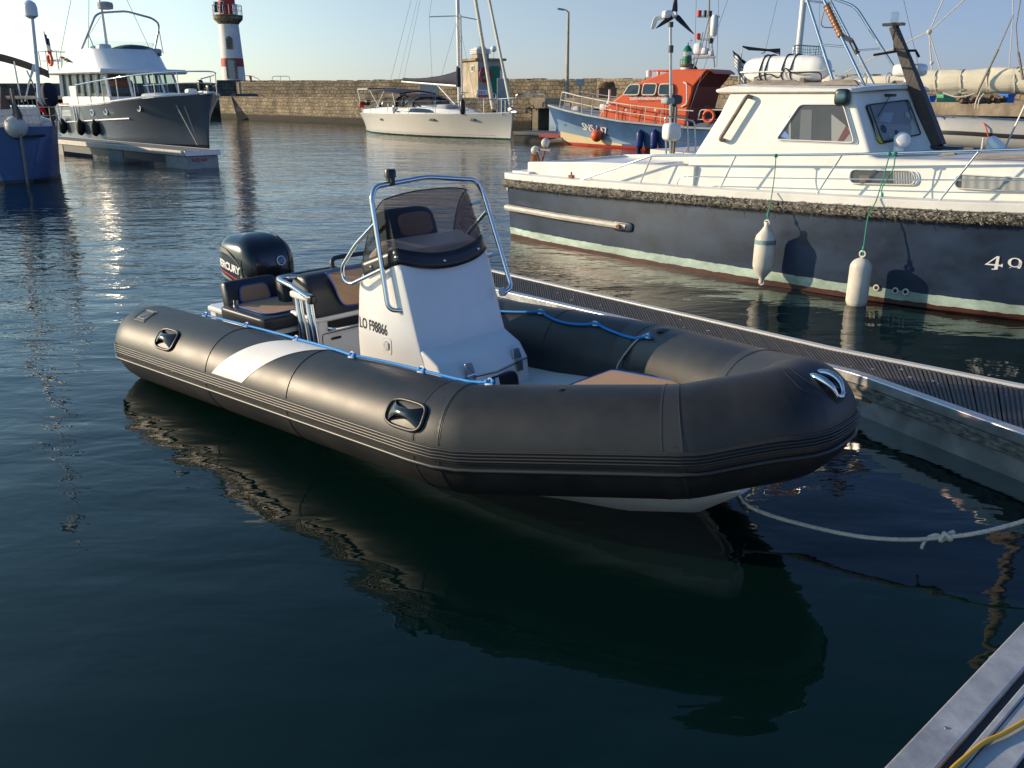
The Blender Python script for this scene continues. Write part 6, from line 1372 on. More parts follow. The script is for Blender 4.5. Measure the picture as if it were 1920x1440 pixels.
# cabin: side outline read as boat coordinates on the near side wall
ywl = 1.30 * s_near
def LP(px, py, y=ywl): return LB.P(px, py, 'y', y)
out = [LP(*p) for p in ((1118, 214), (1126, 204), (1158, 181), (1190, 156), (1240, 138), (1262, 131), (1324, 130), (1300, 160), (1290, 200), (1286, 235))]
zb = .85
out = [V(out[0].x, 0, zb)] + [V(p.x, 0, p.z) for p in out[:-1]] + [V(out[-1].x, 0, zb)]
# stepped: lower trunk wide, upper house slightly in
rings = []
for y, k in ((-1.42, 0), (-1.30, 1), (1.30, 1), (1.42, 0)):
    pass
ctr = sum(out, Vector()) / len(out)
for y, k in ((-1.32, .985), (-1.27, 1.0), (1.27, 1.0), (1.32, .985)):
    rings.append([V(ctr.x + (p.x - ctr.x) * k, y * min(1, max(.25, (interp(S_, max(0, min(12.5, p.x)))[0] - .38) / 1.30)) * (1 - .10 * max(0, min(1, (p.z - 1.3) / 1.2))), ctr.z + (p.z - ctr.z) * k if p.z > zb else zb) for p in out])
mb = MB(); mb.loft(rings); cb2 = mb.build('cabin', M['orange'], lb_, ang=25, bevel=.04, bseg=2)
xa = out[-1].x; 
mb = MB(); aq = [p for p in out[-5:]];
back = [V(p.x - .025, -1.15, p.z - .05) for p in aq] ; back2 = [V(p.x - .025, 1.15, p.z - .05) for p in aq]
mb.loft([[a, b, b + V(-.02, 0, 0), a + V(-.02, 0, 0)] for a, b in zip(back[1:], back2[1:])]); mb.build('aft_bulkhead', M['orange_dark'], cb2, smooth=False)  # aft face in a darker red than the orange cabin sides
mb = MB(); mb.bb((xa - .10, -.6, .9), (xa - .02, .0, 1.85)); mb.build('aft_door', M['black'], cb2, bevel=.02)
rt_ = out[-5]; mb = MB(); mb.loft([[V(x, -1.0, z), V(x, 1.0, z), V(x, 1.0, z - .06), V(x, -1.0, z - .06)] for x, z in ((out[-5].x + 1.0, out[-5].z + .02), (out[-5].x - 1.3, out[-5].z + .02), (out[-5].x - 1.5, out[-5].z - .10))]); mb.build('roof_overhang', M['orange'], lb_, bevel=.02)
def yc(z, x=6): return s_near * 1.32 * min(1, max(.25, (interp(S_, max(0, min(12.5, x)))[0] - .38) / 1.30)) * (1 - .10 * max(0, min(1, (z - 1.3) / 1.2)))
def cside(px, py):
    y = ywl
    for _ in range(4): p = LB.P(px, py, 'y', y); y = yc(p.z, p.x)
    return V(p.x, yc(p.z, p.x) + .012 * s_near, p.z), V(0, s_near, 0)
for qd in ([(1169, 178), (1181, 159), (1201, 158), (1198, 178)], [(1204, 178), (1208, 157), (1233, 157), (1229, 178)], [(1235, 178), (1238, 158), (1262, 157), (1262, 179)]):
    q = [cside(*p)[0] for p in qd]; f = panel_mesh('cabin_window', q, (0, s_near, 0), .02, M['darkwin'], lb_, .10, M['fender'], .030)
mb = MB(); p0 = cside(1181, 187)[0]; p1 = cside(1244, 187)[0]
dx = 1 if p1.x > p0.x else -1
sz = .145
text_on(mb, 'SOCIETE NATIONALE DE SAUVETAGE', sz, p0, V(dx, 0, 0), V(0, 0, 1), .01, .002, spacing=.9)
xs = [v[0] for v in mb.v]; kx = abs(p1.x - p0.x) / (max(xs) - min(xs)); zz = [v[2] for v in mb.v]
mb.v = [(p0.x + (x - p0.x) * kx, yc(z, p0.x + (x - p0.x) * kx) + .03 * s_near, z) for x, y, z in mb.v]; mb.build('cabin_lettering', M['white_ink'], lb_, smooth=False)
for px in (1145, 1174, 1229): 
    p = cside(px, 206)[0]; mb = MB(); mb.lathe([(.05, 0), (.05, .02)], p, axis=(0, s_near, 0), n=12); mb.build('side_lamp', M['fender'], lb_)
mb = MB(); 
for px in (1160, 1193, 1246): p, q = cside(px, 196)[0], cside(px, 222)[0]; mb.tube([p, q], .012, n=5)
mb.build('panel_joints', M['orange_dark'], lb_)
mb = MB(); mb.tube(fillet([cside(1282, 154)[0] + V(0, 0, 0), cside(1290, 157)[0] + V(0, .08 * s_near, 0), cside(1290, 195)[0] + V(0, .08 * s_near, 0), cside(1278, 200)[0]], .1, 4), .028, n=8); mb.build('cabin_grab_rail', M['fender'], lb_)
# hull lettering, slanted block figures
mb = MB(); a0 = LP(1095, 228, 1.0 * s_near)
hx0 = None
def hull_pt(px, py):
    y = 1.2 * s_near
    for _ in range(6): p = LB.P(px, py, 'y', y); y = near_y(p.x, max(.05, p.z))
    return p
A0, A1 = hull_pt(1094, 243), hull_pt(1140, 253)
text_on(mb, 'SNS 147', .40, (A0.x, 0, A0.z), (dx, 0, (A1.z - A0.z) / abs(A1.x - A0.x) * 1.0), (0, 0, 1), 0, .006, 0, spacing=.95)
xs = [v[0] for v in mb.v]; kx = abs(A1.x - A0.x) / (max(xs) - min(xs)); mb.v = [(A0.x + (x - A0.x) * kx, 0, z) for x, y, z in mb.v]; mb.v = [(x, near_y(x, z) + .03 * s_near, z) for x, y, z in mb.v]; mb.build('hull_lettering', M['white_ink'], hh_, smooth=False)
# railings
def rpt(px, py): 
    y = 1.3 * s_near
    for _ in range(5): p = LB.P(px, py, 'y', y); y = s_near * (interp(S_, max(0, min(12.8, p.x)))[0] - .04)
    return p
top = [rpt(*p) for p in ((1049, 203), (1054, 172), (1085, 180), (1130, 189), (1180, 197), (1240, 204), (1300, 208))]; mid = [rpt(*p) for p in ((1051, 187), (1085, 194), (1130, 204), (1180, 212), (1240, 220), (1300, 226))]
mb = MB(); mb.tube(fillet(top, .12, 4), .022, n=8); rl_ = mb.build('side_railing', M['fender'], lb_, ang=70); mb = MB(); mb.tube(mid, .016, n=6); mb.build('mid_rail', M['fender'], rl_)
for (a, b) in (((1057, 205), (1061, 175)), ((1072, 210), (1076, 178)), ((1090, 214), (1092, 181)), ((1109, 219), (1111, 185)), ((1131, 223), (1133, 190)), ((1154, 227), (1157, 194)), ((1181, 231), (1183, 197)), ((1208, 235), (1211, 201)), ((1238, 238), (1240, 203)), ((1266, 240), (1268, 206))):
    mb = MB(); mb.tube([rpt(*a), rpt(*b)], .016, n=6); mb.build('railing_post', M['fender'], lb_)
far = [V(p.x, -p.y, p.z) for p in top[1:]]; mb = MB(); mb.tube(far, .022, n=6); fr_ = mb.build('far_railing', M['fender'], lb_)
for i in range(7): x = 12.3 - i * 1.0; hd, hw, zd = interp(S_, x); mb = MB(); mb.tube([V(x, -s_near * (hd - .04), zd), V(x, -s_near * (hd - .04), zd + .62)], .014, n=5); mb.build('railing_post', M['fender'], lb_)
mb = MB(); p = rpt(1115, 203); mb.rbox((p.x, p.y * .35, p.z), (.5, .35, .35)); mb.lathe([(.12, 0), (.12, .2), (.05, .35), (.05, .7)], (p.x - .1, p.y * .3, p.z), n=12); mb.build('windlass', M['fender'], lb_)
mb = MB(); p = rpt(1066, 200); mb.rbox((p.x, p.y * .3, p.z - .1), (.4, .3, .25)); mb.build('bow_roller', M['fender'], lb_)
# aft well: blue cover, lifebuoy frame
ax0 = LB.P(1290, 250, 'y', .9 * s_near).x
mb = MB(); mb.loft([[V(x, -1.3, .82), V(x, -1.1, z), V(x, 1.1, z), V(x, 1.3, .82)] for x, z in ((xa - .25, .98), (xa - 1.2, 1.12), (xa - 3.0, 1.05), (xa - 3.4, .9))]); mb.build('aft_hatch', mat('slate_blue_cover', (.09, .12, .18), .6), lb_, bevel=.02)
mb = MB(); mb.tube(fillet([LP(1309, 225, 1.35 * s_near), LP(1313, 206, 1.35 * s_near), LP(1365, 206, 1.35 * s_near), LP(1365, 230, 1.35 * s_near)], .1, 4), .022, n=6); mb.tube([LP(1309, 224, 1.35 * s_near), LP(1365, 224, 1.35 * s_near)], .018, n=6); mb.build('stern_rail', M['fender'], lb_)
p = LP(1329, 218, 1.42 * s_near); mb = MB(); mb.tube([V(.20 * math.cos(a), 0, .20 * math.sin(a)) for a in [2 * math.pi * i / 24 for i in range(24)]], .055, n=8, closed=True); o = mb.build('lifebuoy', M['ring'], None, ang=70); setfr(o, LB, p); tag(o, 'bright orange lifebuoy hung on the stern rail of the lifeboat', 'lifebuoy')
# mast frame with aerials over the cabin
mb = MB()
def MP(px, py, y=0.0): return LB.P(px, py, 'y', y)
yq = .55
for a, b, y in (((1300, 128), (1313, 98), yq), ((1313, 98), (1330, 30), yq), ((1340, 127), (1337, 96), -yq), ((1337, 98), (1328, 35), -yq), ((1304, 126), (1318, 60), -yq * .5), ((1329, 100), (1330, 0), 0), ((1322, 98), (1330, 40), 0)): mb.tube([MP(*a, y), MP(*b, y * .6)], .022, n=6)
mb.tube([MP(1300, 108, yq), MP(1341, 107, yq)], .04, n=6); mb.tube([MP(1309, 73), MP(1336, 74)], .04, n=6); mb.tube([MP(1308, 31), MP(1349, 31)], .035, n=6); mb.tube([MP(1329, 60), MP(1330, -30)], .04, n=6); mb.build('aerial_mast', mat('grey_mast_paint', (.30, .30, .30), .5), lb_)
mb = MB(); mb.rbox(MP(1309, 92), (.30, .30, .42)); mb.rbox(MP(1321, 96), (.25, .3, .25)); mb.rbox(MP(1333, 100), (.15, .2, .20)); mb.build('radar_scanner', M['gel'], lb_)
mb = MB(); c_ = MP(1339, 46); mb.lathe([(.10, -.40), (.13, -.32), (.13, .25), (.08, .33)], c_, n=14); mb.build('radar_reflector', M['gel'], lb_)
mb = MB(); mb.lathe([(.09, -.1), (.09, .1)], MP(1311, 25), n=12); mb.lathe([(.09, -.1), (.09, .1)], MP(1309, 68), n=12); mb.build('red_light', M['red'], lb_)
for pr, pp_ in (([(.09, -.1), (.09, .08)], MP(1333, 76)), ([(.06, -.1), (.06, .12)], MP(1322, 26)), ([(.08, -.1), (.08, .12)], MP(1331, 27)), ([(.22, -.05), (.16, .06), (.10, .12)], MP(1299, 130))): mb = MB(); mb.lathe(pr, pp_, n=12); mb.build('mast_light', M['black'], lb_)
for pr, pp_ in (([(.10, -.12), (.12, .1), (.05, .14)], MP(1217, 138, .5 * s_near)), ([(.07, -.08), (.07, .06)], MP(1234, 137, .4 * s_near))): mb = MB(); mb.lathe(pr, pp_, n=14); mb.build('searchlight', M['gel'], lb_)
mb = MB()
for px, x2 in ((1302, 1306), (1344, 1348)): mb.tube([MP(px, 125), MP(x2, -20)], .010, n=4)
mb.build('whip_aerial', M['wire'], lb_)
# its fenders
p = hull_pt(1124, 254); t = thing('ball_fender', 'round red ball fender hanging under the lifeboat bow', 'fender', LB, p + V(0, .22 * s_near, 0)); mb = MB(); mb.ell((0, 0, 0), (.235, .235, .24), n=20, k=12); mb.build('ball', M['ring'], t, ang=80); mb = MB(); mb.lathe([(.05, .2), (.035, .28)]); mb.tube([V(0, 0, .26), V(0, -.1 * s_near, .75)], .012, n=5); mb.build('neck', M['bluef'], t)
for px, lab in ((1203, 'dark blue cylinder fender on the lifeboat side, left one of the pair'), (1230, 'dark blue cylinder fender on the lifeboat side, right one of the pair')):
    p = hull_pt(px, 262); t = thing('cylinder_fender', lab, 'fender', LB, p + V(0, .17 * s_near, 0), group='blue fenders on the lifeboat'); mb = MB(); mb.lathe([(.03, -.38), (.12, -.30), (.14, -.2), (.14, .2), (.12, .30), (.03, .38)], n=18); mb.build('fender_body', M['bluef'], t, ang=70); mb = MB(); mb.tube([V(0, 0, .36), V(0, -.1 * s_near, .8)], .012, n=5); mb.build('fender_line', M['wire'], t)
# mooring line to the quay
mb = MB(); a = LB.wor(V(12.6, 0, 1.3)); q = [on(1070, 205, 38.5), on(1062, 240, 40), on(1040, 250, 41), on(1020, 252, 42)]
mb.tube(curve([on(1065, 222, 39), on(1062, 238, 39.5), on(1050, 247, 40.5), on(1030, 252, 42)], 6), .03, n=6); tag(mb.build('mooring_rope', M['steelrope']), 'slack rope from the lifeboat bow down to the low floating dock', 'rope')

# ================================================================== GREY MOTOR YACHT (left)
_h = R(-42); _b = WORLD.P(388, 276, 'z', 0)
TR = Frame(_b.x - 9.6 * math.cos(_h), _b.y - 9.6 * math.sin(_h), _h)
tr = thing('motor_yacht', 'grey-hulled trawler yacht with white flybridge and tall chrome arch moored at left', 'yacht', TR)
TS = [(-.1, 1.85, 1.75, 1.50), (1, 1.95, 1.88, 1.48), (3, 2.0, 1.92, 1.52), (5, 2.0, 1.80, 1.62), (6.6, 1.90, 1.40, 1.74), (7.8, 1.66, .92, 1.84), (8.8, 1.28, .48, 1.92), (9.5, .80, .16, 1.97, .05), (9.95, .36, .05, 2.0, .25), (10.15, .05, .01, 2.02, .4)]
M['greyhull'] = banded('slate_grey_hull', [(-9, (.03, .03, .035)), (.08, (.115, .128, .145))], .26, .05, 1.0, coat=.4)
th_ = hull_mesh(TS, flare=1.0, sides=9).build('hull', M['greyhull'], tr, ang=40); tb_ = bvh(th_)
def ty(x, z, s=-1):
    h = tb_.ray_cast(V(x, 6 * s, z), V(0, -s, 0)); return h[0].y if h[0] is not None else 1.5 * s
for s in (-1, 1):
    mb = MB(); q = [V(x, ty(x, .78 + .045 * x, s) + .01 * s, .78 + .045 * x) for x in [.0 + 6.6 * i / 30 for i in range(31)]]; mb.tube(q, .035, n=8); mb.build('rub_rail', M['gel'], tr, ang=70)
    mb = MB(); q = [V(x, s * (interp(TS, x)[0] + .01), interp(TS, x)[2] + .03) for x in [10.1 * i / 50 for i in range(51)]]; mb.loft([[p, p + V(0, 0, .06), p + V(0, -.12 * s, .06), p + V(0, -.12 * s, 0)] for p in q]); mb.build('cap_rail', M['gel'], tr, bevel=.01)
mb = MB(); q = [V(x, 0, interp(TS, x)[2] + .0) for x in [10.0 * i / 16 for i in range(17)]]; mb.loft([[p + V(0, -interp(TS, p.x)[0] + .08, 0), p + V(0, interp(TS, p.x)[0] - .08, 0), p + V(0, interp(TS, p.x)[0] - .08, -.05), p + V(0, -interp(TS, p.x)[0] + .08, -.05)] for p in q]); mb.build('deck', M['gel'], tr, smooth=False)
for x, z in ((4.0, 1.28), (5.2, 1.32), (7.4, 1.48)):
    y = ty(x, z); mb = MB(); mb.tube([V(x + .15 * math.cos(a), y - .012, z + .11 * math.sin(a)) for a in [2 * math.pi * i / 20 for i in range(20)]], .022, n=6, closed=True); o = mb.build('porthole', M['steel'], tr); mb = MB(); mb.prism([V(x + .15 * math.cos(a), y + .02, z + .11 * math.sin(a)) for a in [2 * math.pi * i / 20 for i in range(20)]], (0, -.03, 0)); mb.build('pane', M['darkwin'], o, smooth=False)
mb = MB()
for k in range(5): z = 1.10 + .055 * k; y = ty(1.0, z); mb.bb((.85, y - .02, z), (1.75, y + .02, z + .022))
mb.build('engine_vent', M['gel'], tr)
for x in (2.2, 2.45): mb = MB(); y = ty(x, 1.1); mb.tube([V(x, y - .02, 1.55), V(x, y - .02, .85)], .03, n=6); mb.build('boarding_gate_joint', M['gel_old'], tr)
mb = MB(); mb.bb((9.55, -.015, .05), (9.68, .015, 1.9)); mb.v = [(x + (.0 if z < 1 else .45), y, z) for x, y, z in mb.v]; mb.build('stem_band', M['steel'], tr)
# deckhouse
mb = MB()
def drect(x0, x1, hy, z): return [V(x0, -hy, z), V(x1, -hy, z), V(x1 + .35, -hy * .45, z), V(x1 + .35, hy * .45, z), V(x1, hy, z), V(x0, hy, z)]
mb.loft([drect(.2, 5.1, 1.60, 1.45), drect(.2, 4.98, 1.58, 1.92)]); mb.build('deckhouse_base', M['gel'], tr, bevel=.02)
mb = MB(); mb.loft([drect(.3, 4.9, 1.50, 1.92), drect(.3, 4.62, 1.46, 2.84)]); mb.build('saloon_glass', glass('saloon_glass', (.72, .80, .80), .06), tr, smooth=False)
mb = MB(); mb.bb((.9, -1.2, 1.5), (4.2, 1.2, 2.05)); mb.build('saloon_furniture', M['teak'], tr); mb = MB(); mb.rbox((3.9, -.5, 2.45), (.5, .9, .34)); mb.build('orange_bag', mat('orange_bag', (.5, .14, .04), .7), tr)
def post(a, b, r=.05, m='gel'): mb = MB(); d = V(b) - V(a); mb.tube([V(a), V(b)], r, n=4); return mb.build('window_post', M[m], tr, bevel=.008)
for s in (-1, 1):
    for x, w_ in ((.25, .10), (1.0, .05), (1.8, .06), (2.4, .05), (3.1, .08), (3.9, .06)): post((x, s * 1.56, 1.9), (x, s * 1.50, 2.86), w_)
    post((5.0, s * 1.56, 1.9), (4.68, s * 1.48, 2.86), .075)
    post((5.30, s * .72, 1.9), (4.98, s * .68, 2.86), .06)
post((5.34, 0, 1.9), (5.02, 0, 2.86), .05)
mb = MB(); mb.bb((.2, -1.5, 1.5), (.26, 1.5, 2.85)); mb.bb((1.05, -1.56, 1.5), (1.75, -1.52, 2.35)); mb.build('aft_bulkhead', M['gel'], tr)
# flybridge: brow, moulded bulwark, rails
mb = MB(); mb.loft([drect(-1.3, 5.15, 1.85, 2.83), drect(-1.32, 5.25, 1.92, 2.90), drect(-1.3, 5.15, 1.85, 3.02)]); mb.build('flybridge_deck', M['gel'], tr, ang=25, bevel=.03)
mb = MB(); ri = []
path = [(.6, -1.62), (2.0, -1.68), (3.6, -1.62), (4.5, -1.40), (5.02, -.9), (5.25, 0), (5.02, .9), (4.5, 1.40), (3.6, 1.62), (2.0, 1.68), (.6, 1.62)]
pp = curve([V(x, y, 0) for x, y in path], 6)
for i, p in enumerate(pp):
    rk = max(0, (p.x - 2.5)) * .30; t = i / (len(pp) - 1); zt = 3.83 - .20 * max(0, (1.6 - p.x)); o_ = V(p.x, p.y, 0); inn = V(-(p.x - 2.5) * .03, -p.y * .05, 0)
    ri.append([V(p.x, p.y, 2.98), V(p.x - rk * .25, p.y * .985, 3.12), V(p.x - rk, p.y * .93, zt), V(p.x - rk, p.y * .93, zt) + inn, V(p.x, p.y, 2.98) + inn])
mb.loft(ri); fb = mb.build('flybridge_bulwark', M['gel'], tr, ang=50)
mb = MB(); mb.grid(lambda a, b: (lambda p: V(p.x - max(0, (p.x - 2.5)) * .30 - b * .12, p.y * .90, 3.80 + b * (.34 if p.x > 3 else .34 * max(0, (p.x - 2) / 1))))(pp[12 + round(a * (len(pp) - 25))]), len(pp) - 25, 2); mb.build('flybridge_screen', M['clear'], tr, ang=60)
mb = MB(); ri = []
for i in range(9):
    t = i / 8; y = -.6 + 1.9 * t; z = 3.86 + .20 * math.sin(math.pi * t) ; ri.append([V(3.2, y, 3.6), V(3.5, y, z), V(4.1, y, z - .04), V(4.3, y, 3.6)])
mb.loft(ri); mb.build('helm_cover', mat('dark_green_cover', (.05, .08, .085), .8), tr); mb = MB(); mb.rbox((3.8, -1.0, 3.85), (.5, .55, .35)); mb.build('white_bag', M['gel'], tr); mb = MB(); mb.rbox((4.0, 1.0, 3.78), (.5, .8, .25)); mb.build('console_pod', M['bldg2'], tr)
# arch, mast, radar
def T3(px, py, x): return TR.P(px, py, 'x', x)
q = [T3(153, 92, 2.6), T3(166, 60, 2.7), T3(178, 30, 2.8), T3(188, 24, 2.8), T3(236, 21, 2.8), T3(285, 34, 2.8), T3(298, 44, 2.8), T3(297, 58, 2.7), T3(290, 92, 2.6)]
mb = MB(); mb.tube(fillet(q, .2, 5), .045, n=10); mb.build('bimini_arch', M['dull_steel'], tr, ang=70)
mb = MB(); mb.tube([T3(165, 62, 2.7), T3(177, 92, 3.2)], .022, n=6); mb.tube([T3(297, 50, 2.7), T3(306, 100, 3.4)], .02, n=6); mb.build('arch_strut', M['dull_steel'], tr)
mb = MB(); mb.tube([V(1.9, -.0, 3.4), TR.P(190, 12, 'x', 2.1)], [.08, .05], n=10); m2 = mb.build('radar_mast', M['gel'], tr); c = TR.P(194, 10, 'x', 2.1)
mb = MB(); mb.lathe([(.16, -.17), (.31, -.14), (.33, 0), (.31, .11), (.16, .15)], c + V(.05, .05, 0), n=20); mb.build('radar_dome', M['bldg2'], m2, ang=50); mb = MB(); mb.lathe([(.04, .1), (.03, .35)], c + V(-.1, -.1, 0)); mb.build('anchor_light', M['gel'], m2)
mb = MB(); mb.lathe([(.10, 0), (.16, .05), (.16, .14), (.05, .2)], (2.6, -.9, 3.8)); mb.build('horn', M['gel'], tr)
mb = MB()
for x in (1.2, 1.5, 1.75): mb.lathe([(.04, 0), (.055, .16)], (x, -1.62, 3.52 - .09 * (x - 1.2) * 3), axis=(.2, -1, 0), n=10)
mb.build('air_horn', M['black'], tr)
mb = MB()
for z in (3.45, 3.85): mb.tube(fillet([V(.7, -1.6, z), V(-1.2, -1.75, z), V(-1.2, 1.75, z), V(.7, 1.6, z)], .1, 3), .022, n=6)
for x, y in ((-1.2, -1.75), (-.5, -1.72), (.5, -1.65), (-1.2, 0), (-1.2, 1.75), (-.3, 1.7)): mb.tube([V(x, y, 3.0), V(x, y, 3.85)], .022, n=6)
mb.build('flybridge_railing', M['dull_steel'], tr)
mb = MB()
for a, b in (((2.0, 0, 5.4), (-1.2, 0, 3.8)), ((1.9, -.1, 9.0), (-2.5, -.5, 3.2)), ((2.0, 0, 9.0), (-1.5, .5, 3.2)), ((2.0, 0, 9.0), (6.0, 0, 3.6))): wire(mb, a, b, .012)
mb.build('stays', M['wire'], tr)
# foredeck rail
mb = MB(); q = [TR.P(155, 162, 'y', -1.85), TR.P(240, 154, 'y', -1.88), TR.P(300, 145, 'y', -1.8), TR.P(330, 139, 'y', -1.6)]; q += [V(9.0, -1.05, 2.82), V(10.0, -.35, 2.85), V(10.3, 0, 2.85), V(10.0, .35, 2.85), V(9.0, 1.05, 2.82)]
q = [V(x, -(interp(TS, min(10.1, x))[0] - .06), z) for x, z in ((2.6, 2.38), (4.6, 2.52), (6.4, 2.64), (8.0, 2.76), (9.3, 2.84))] + [V(10.15, 0, 2.86)] + [V(x, (interp(TS, min(10.1, x))[0] - .06), z) for x, z in ((9.3, 2.84), (8.0, 2.76), (6.4, 2.64))]
mb.tube(curve(q, 5), .026, n=8); fr2 = mb.build('bow_railing', M['steel'], tr, ang=70)
mb = MB(); mb.tube(curve([V(p.x, p.y, p.z - .42) for p in q[3:]], 5), .016, n=6); mb.build('mid_rail', M['dull_steel'], fr2)
for i, x in enumerate((2.7, 4.0, 5.2, 6.4, 7.5, 8.5, 9.4)):
    for s in ((-1, 1) if x > 6 else (-1,)): mb = MB(); y = s * (interp(TS, x)[0] - .06); zt = 2.38 + (x - 2.6) * .07; mb.tube([V(x, y, interp(TS, x)[2]), V(x, y, zt)], .018, n=6); mb.build('railing_post', M['dull_steel'], tr)
mb = MB(); mb.rbox((10.0, 0, 2.08), (.9, .35, .14)); mb.build('bow_platform', M['gel'], tr); mb = MB(); mb.rbox((10.25, .0, 2.2), (.35, .2, .35)); mb.rbox((9.9, -.15, 2.35), (.2, .2, .4)); mb.build('anchor', M['black'], tr); mb = MB(); mb.rbox((9.2, -.2, 2.1), (.4, .4, .25)); mb.rbox((6.6, 0, 1.9), (1.5, 1.6, .35)); mb.build('foredeck_locker', M['gel'], tr)
mb = MB(); wire(mb, (9.0, ty(9.0, 1.6) * 1.0, 1.9), (9.6, -.4, .1), .02); wire(mb, (9.3, -.7, 1.95), (9.62, -.35, .1), .02); mb.build('mooring_line', M['steelrope'], tr)
mb = MB(); mb.tube([V(.1, -1.4, 1.4), V(.1, -1.4, 2.8)], .05); mb.bb((-.1, -1.7, 1.5), (.8, -1.6, 1.62)); mb.build('teak_rail', M['varnish'], tr)
for x, lab in ((.9, 'leftmost'), (2.9, 'middle'), (4.2, 'rightmost')):
    y = ty(x, .6); t = thing('fender', 'black fender squeezed between the grey yacht and its dock, %s of three' % lab, 'fender', TR, V(x, y - .16, .66)); mb = MB(); mb.lathe([(.03, -.34), (.14, -.26), (.17, -.1), (.17, .12), (.1, .26), (.03, .34)], n=16); mb.build('fender_body', M['dark'], t, ang=70); mb = MB(); mb.tube([V(0, 0, .3), V(0, .1, .85)], .012, n=5); mb.build('fender_line', M['wire'], t)
t = thing('ensign', 'french tricolour ensign hanging limp at the grey yacht flybridge rail', 'flag', TR, (-.2, -1.7, 3.3)); mb = MB(); mb.tube([V(0, 0, 0), V(-.15, 0, 1.35)], .022, n=6); mb.build('flagstaff', M['varnish'], t)
q = MB()
for i in range(12):
    for j in range(10):
        def pt(i, j):
            a, c = i / 12, j / 10; return V(-.12 + .30 * a + .10 * c, .06 * math.sin(a * 9 + 2 * c), 1.25 - .95 * c - .25 * a * (1 - c))
        q.add([pt(i, j), pt(i + 1, j), pt(i + 1, j + 1), pt(i, j + 1)], [(0, 1, 2, 3)], 0 if j < 4 else (1 if j < 7 else 2))
q.build('cloth', [M['flagb'], M['flagw'], M['flagr']], t, ang=80, solid=.01)
mb = MB(); mb.tube([V(.22 * math.cos(a), 0, .22 * math.sin(a)) for a in [2 * math.pi * i / 20 for i in range(20)]], .06, n=8, closed=True); o = mb.build('lifebuoy', M['ring'], ang=70); setfr(o, TR, (.15, -1.82, 3.45)); tag(o, 'orange horseshoe lifebuoy on the flybridge rail of the grey yacht', 'lifebuoy')

# ---- its dock
DH = R(137); C1 = WORLD.P(348, 284, 'z', .5); DK = Frame(C1.x, C1.y, DH)
dk = thing('floating_dock', 'floating dock with a numbered concrete end float below the grey yacht', 'dock', DK)
mb = MB()
for k in range(90): mb.bb((.02 + k * .15, -.95, .49), (.15 + k * .15, -.05, .505))
mb.build('planks', M['wood'], dk, smooth=False)
mb = MB(); mb.bb((0, -.05, .36), (13.6, .03, .51)); mb.build('edge_beam', M['fender'], dk, bevel=.01)
mb = MB(); mb.bb((0, -1.03, .36), (13.6, -.95, .51)); mb.build('edge_beam', M['fender'], dk, bevel=.01)
mb = MB(); mb.bb((-.05, -1.05, .36), (.05, .05, .51)); mb.build('end_beam', M['alu'], dk, bevel=.01)
for x0, l_ in ((.03, 1.25), (4.2, 1.1), (9, 1.1)):
    mb = MB(); mb.bb((x0, -1.0, -.2), (x0 + l_, .0, .355)); o = mb.build('concrete_float', M['concrete'], dk, bevel=.02)
    if x0 < 1:
        mb = MB(); text_on(mb, '8.02 4.01', .13, V(x0 - .004, -.18, .20), (0, -1, 0), (0, 0, 1), .004, .004); mb.build('berth_number', M['red_ink'], o, smooth=False)
mb = MB(); mb.bb((1.3, -.06, .12), (13.6, -.02, .36)); mb.build('side_skirt', M['darkgrey'], dk)

# ================================================================== WHITE SAILING YACHT (centre)
_a = WORLD.P(700, 249, 'z', 0); _c = WORLD.P(962, 262, 'z', 0); _h = math.atan2(_c.y - _a.y, _c.x - _a.x)
SY = Frame(_a.x, _a.y, _h); SY.o += Vector((math.sin(-_h), math.cos(-_h), 0)) * .0
YH = 1.45
SY.o = SY.wor(V(0, 1.15, 0)); SY.h = _h - .112; SY.m = Matrix.Rotation(SY.h, 3, 'Z'); SY.mi = SY.m.inverted()
sy = thing('sailing_yacht', 'white sailing yacht with navy canvas and furled mainsail moored off the quay', 'sailboat', SY)
LW = 10.3
YS_ = [(-1.1, 1.20, .3, 1.02, .9), (-.3, 1.42, 1.0, 1.03), (1.5, 1.65, 1.40, 1.04), (3.5, 1.78, 1.50, 1.05), (5.5, 1.72, 1.30, 1.08), (7.5, 1.38, .82, 1.11), (9, .86, .36, 1.14), (10, .40, .10, 1.17, .05), (10.55, .06, .01, 1.19, .2)]
yh = hull_mesh(YS_, flare=.3).build('hull', banded('white_yacht_hull', [(-9, (.02, .07, .05)), (.045, (.70, .68, .62))], .22, .03, 1.0, coat=.4), sy, ang=40); yb = bvh(yh)
def yy(x, z):
    h = yb.ray_cast(V(x, -6, z), V(0, 1, 0)); return h[0].y if h[0] is not None else -1.2
def YP(px, py, y=0): return SY.P(px, py, 'y', y)
for px, w_ in ((716, .34), (808, .62), (887, .42)):
    y = -1.5
    for _ in range(4): p = YP(px, 224, y); y = yy(p.x, p.z)
    mb = MB(); mb.prism([V(p.x + w_ * .5 * math.copysign(abs(math.cos(a)) ** .5, math.cos(a)), y - .025, p.z + .055 * math.sin(a)) for a in [2 * math.pi * i / 20 for i in range(20)]], (0, .16, 0)); mb.build('hull_portlight', M['darkwin'], sy, smooth=False)
mb = MB(); q = [V(x, yy(x, .15) - .004, .15) for x in [.5 + 9 * i / 40 for i in range(41)]]; mb.loft([[p, p + V(0, 0, .02)] for p in q], cap=False, closed=False); q2 = [V(x, yy(x, .88) - .004, .88 + .008 * x) for x in [0 + 9.8 * i / 40 for i in range(41)]]; mb.loft([[p, p + V(0, 0, .012)] for p in q2], cap=False, closed=False); mb.build('cove_stripe', M['bldg2'], yh)
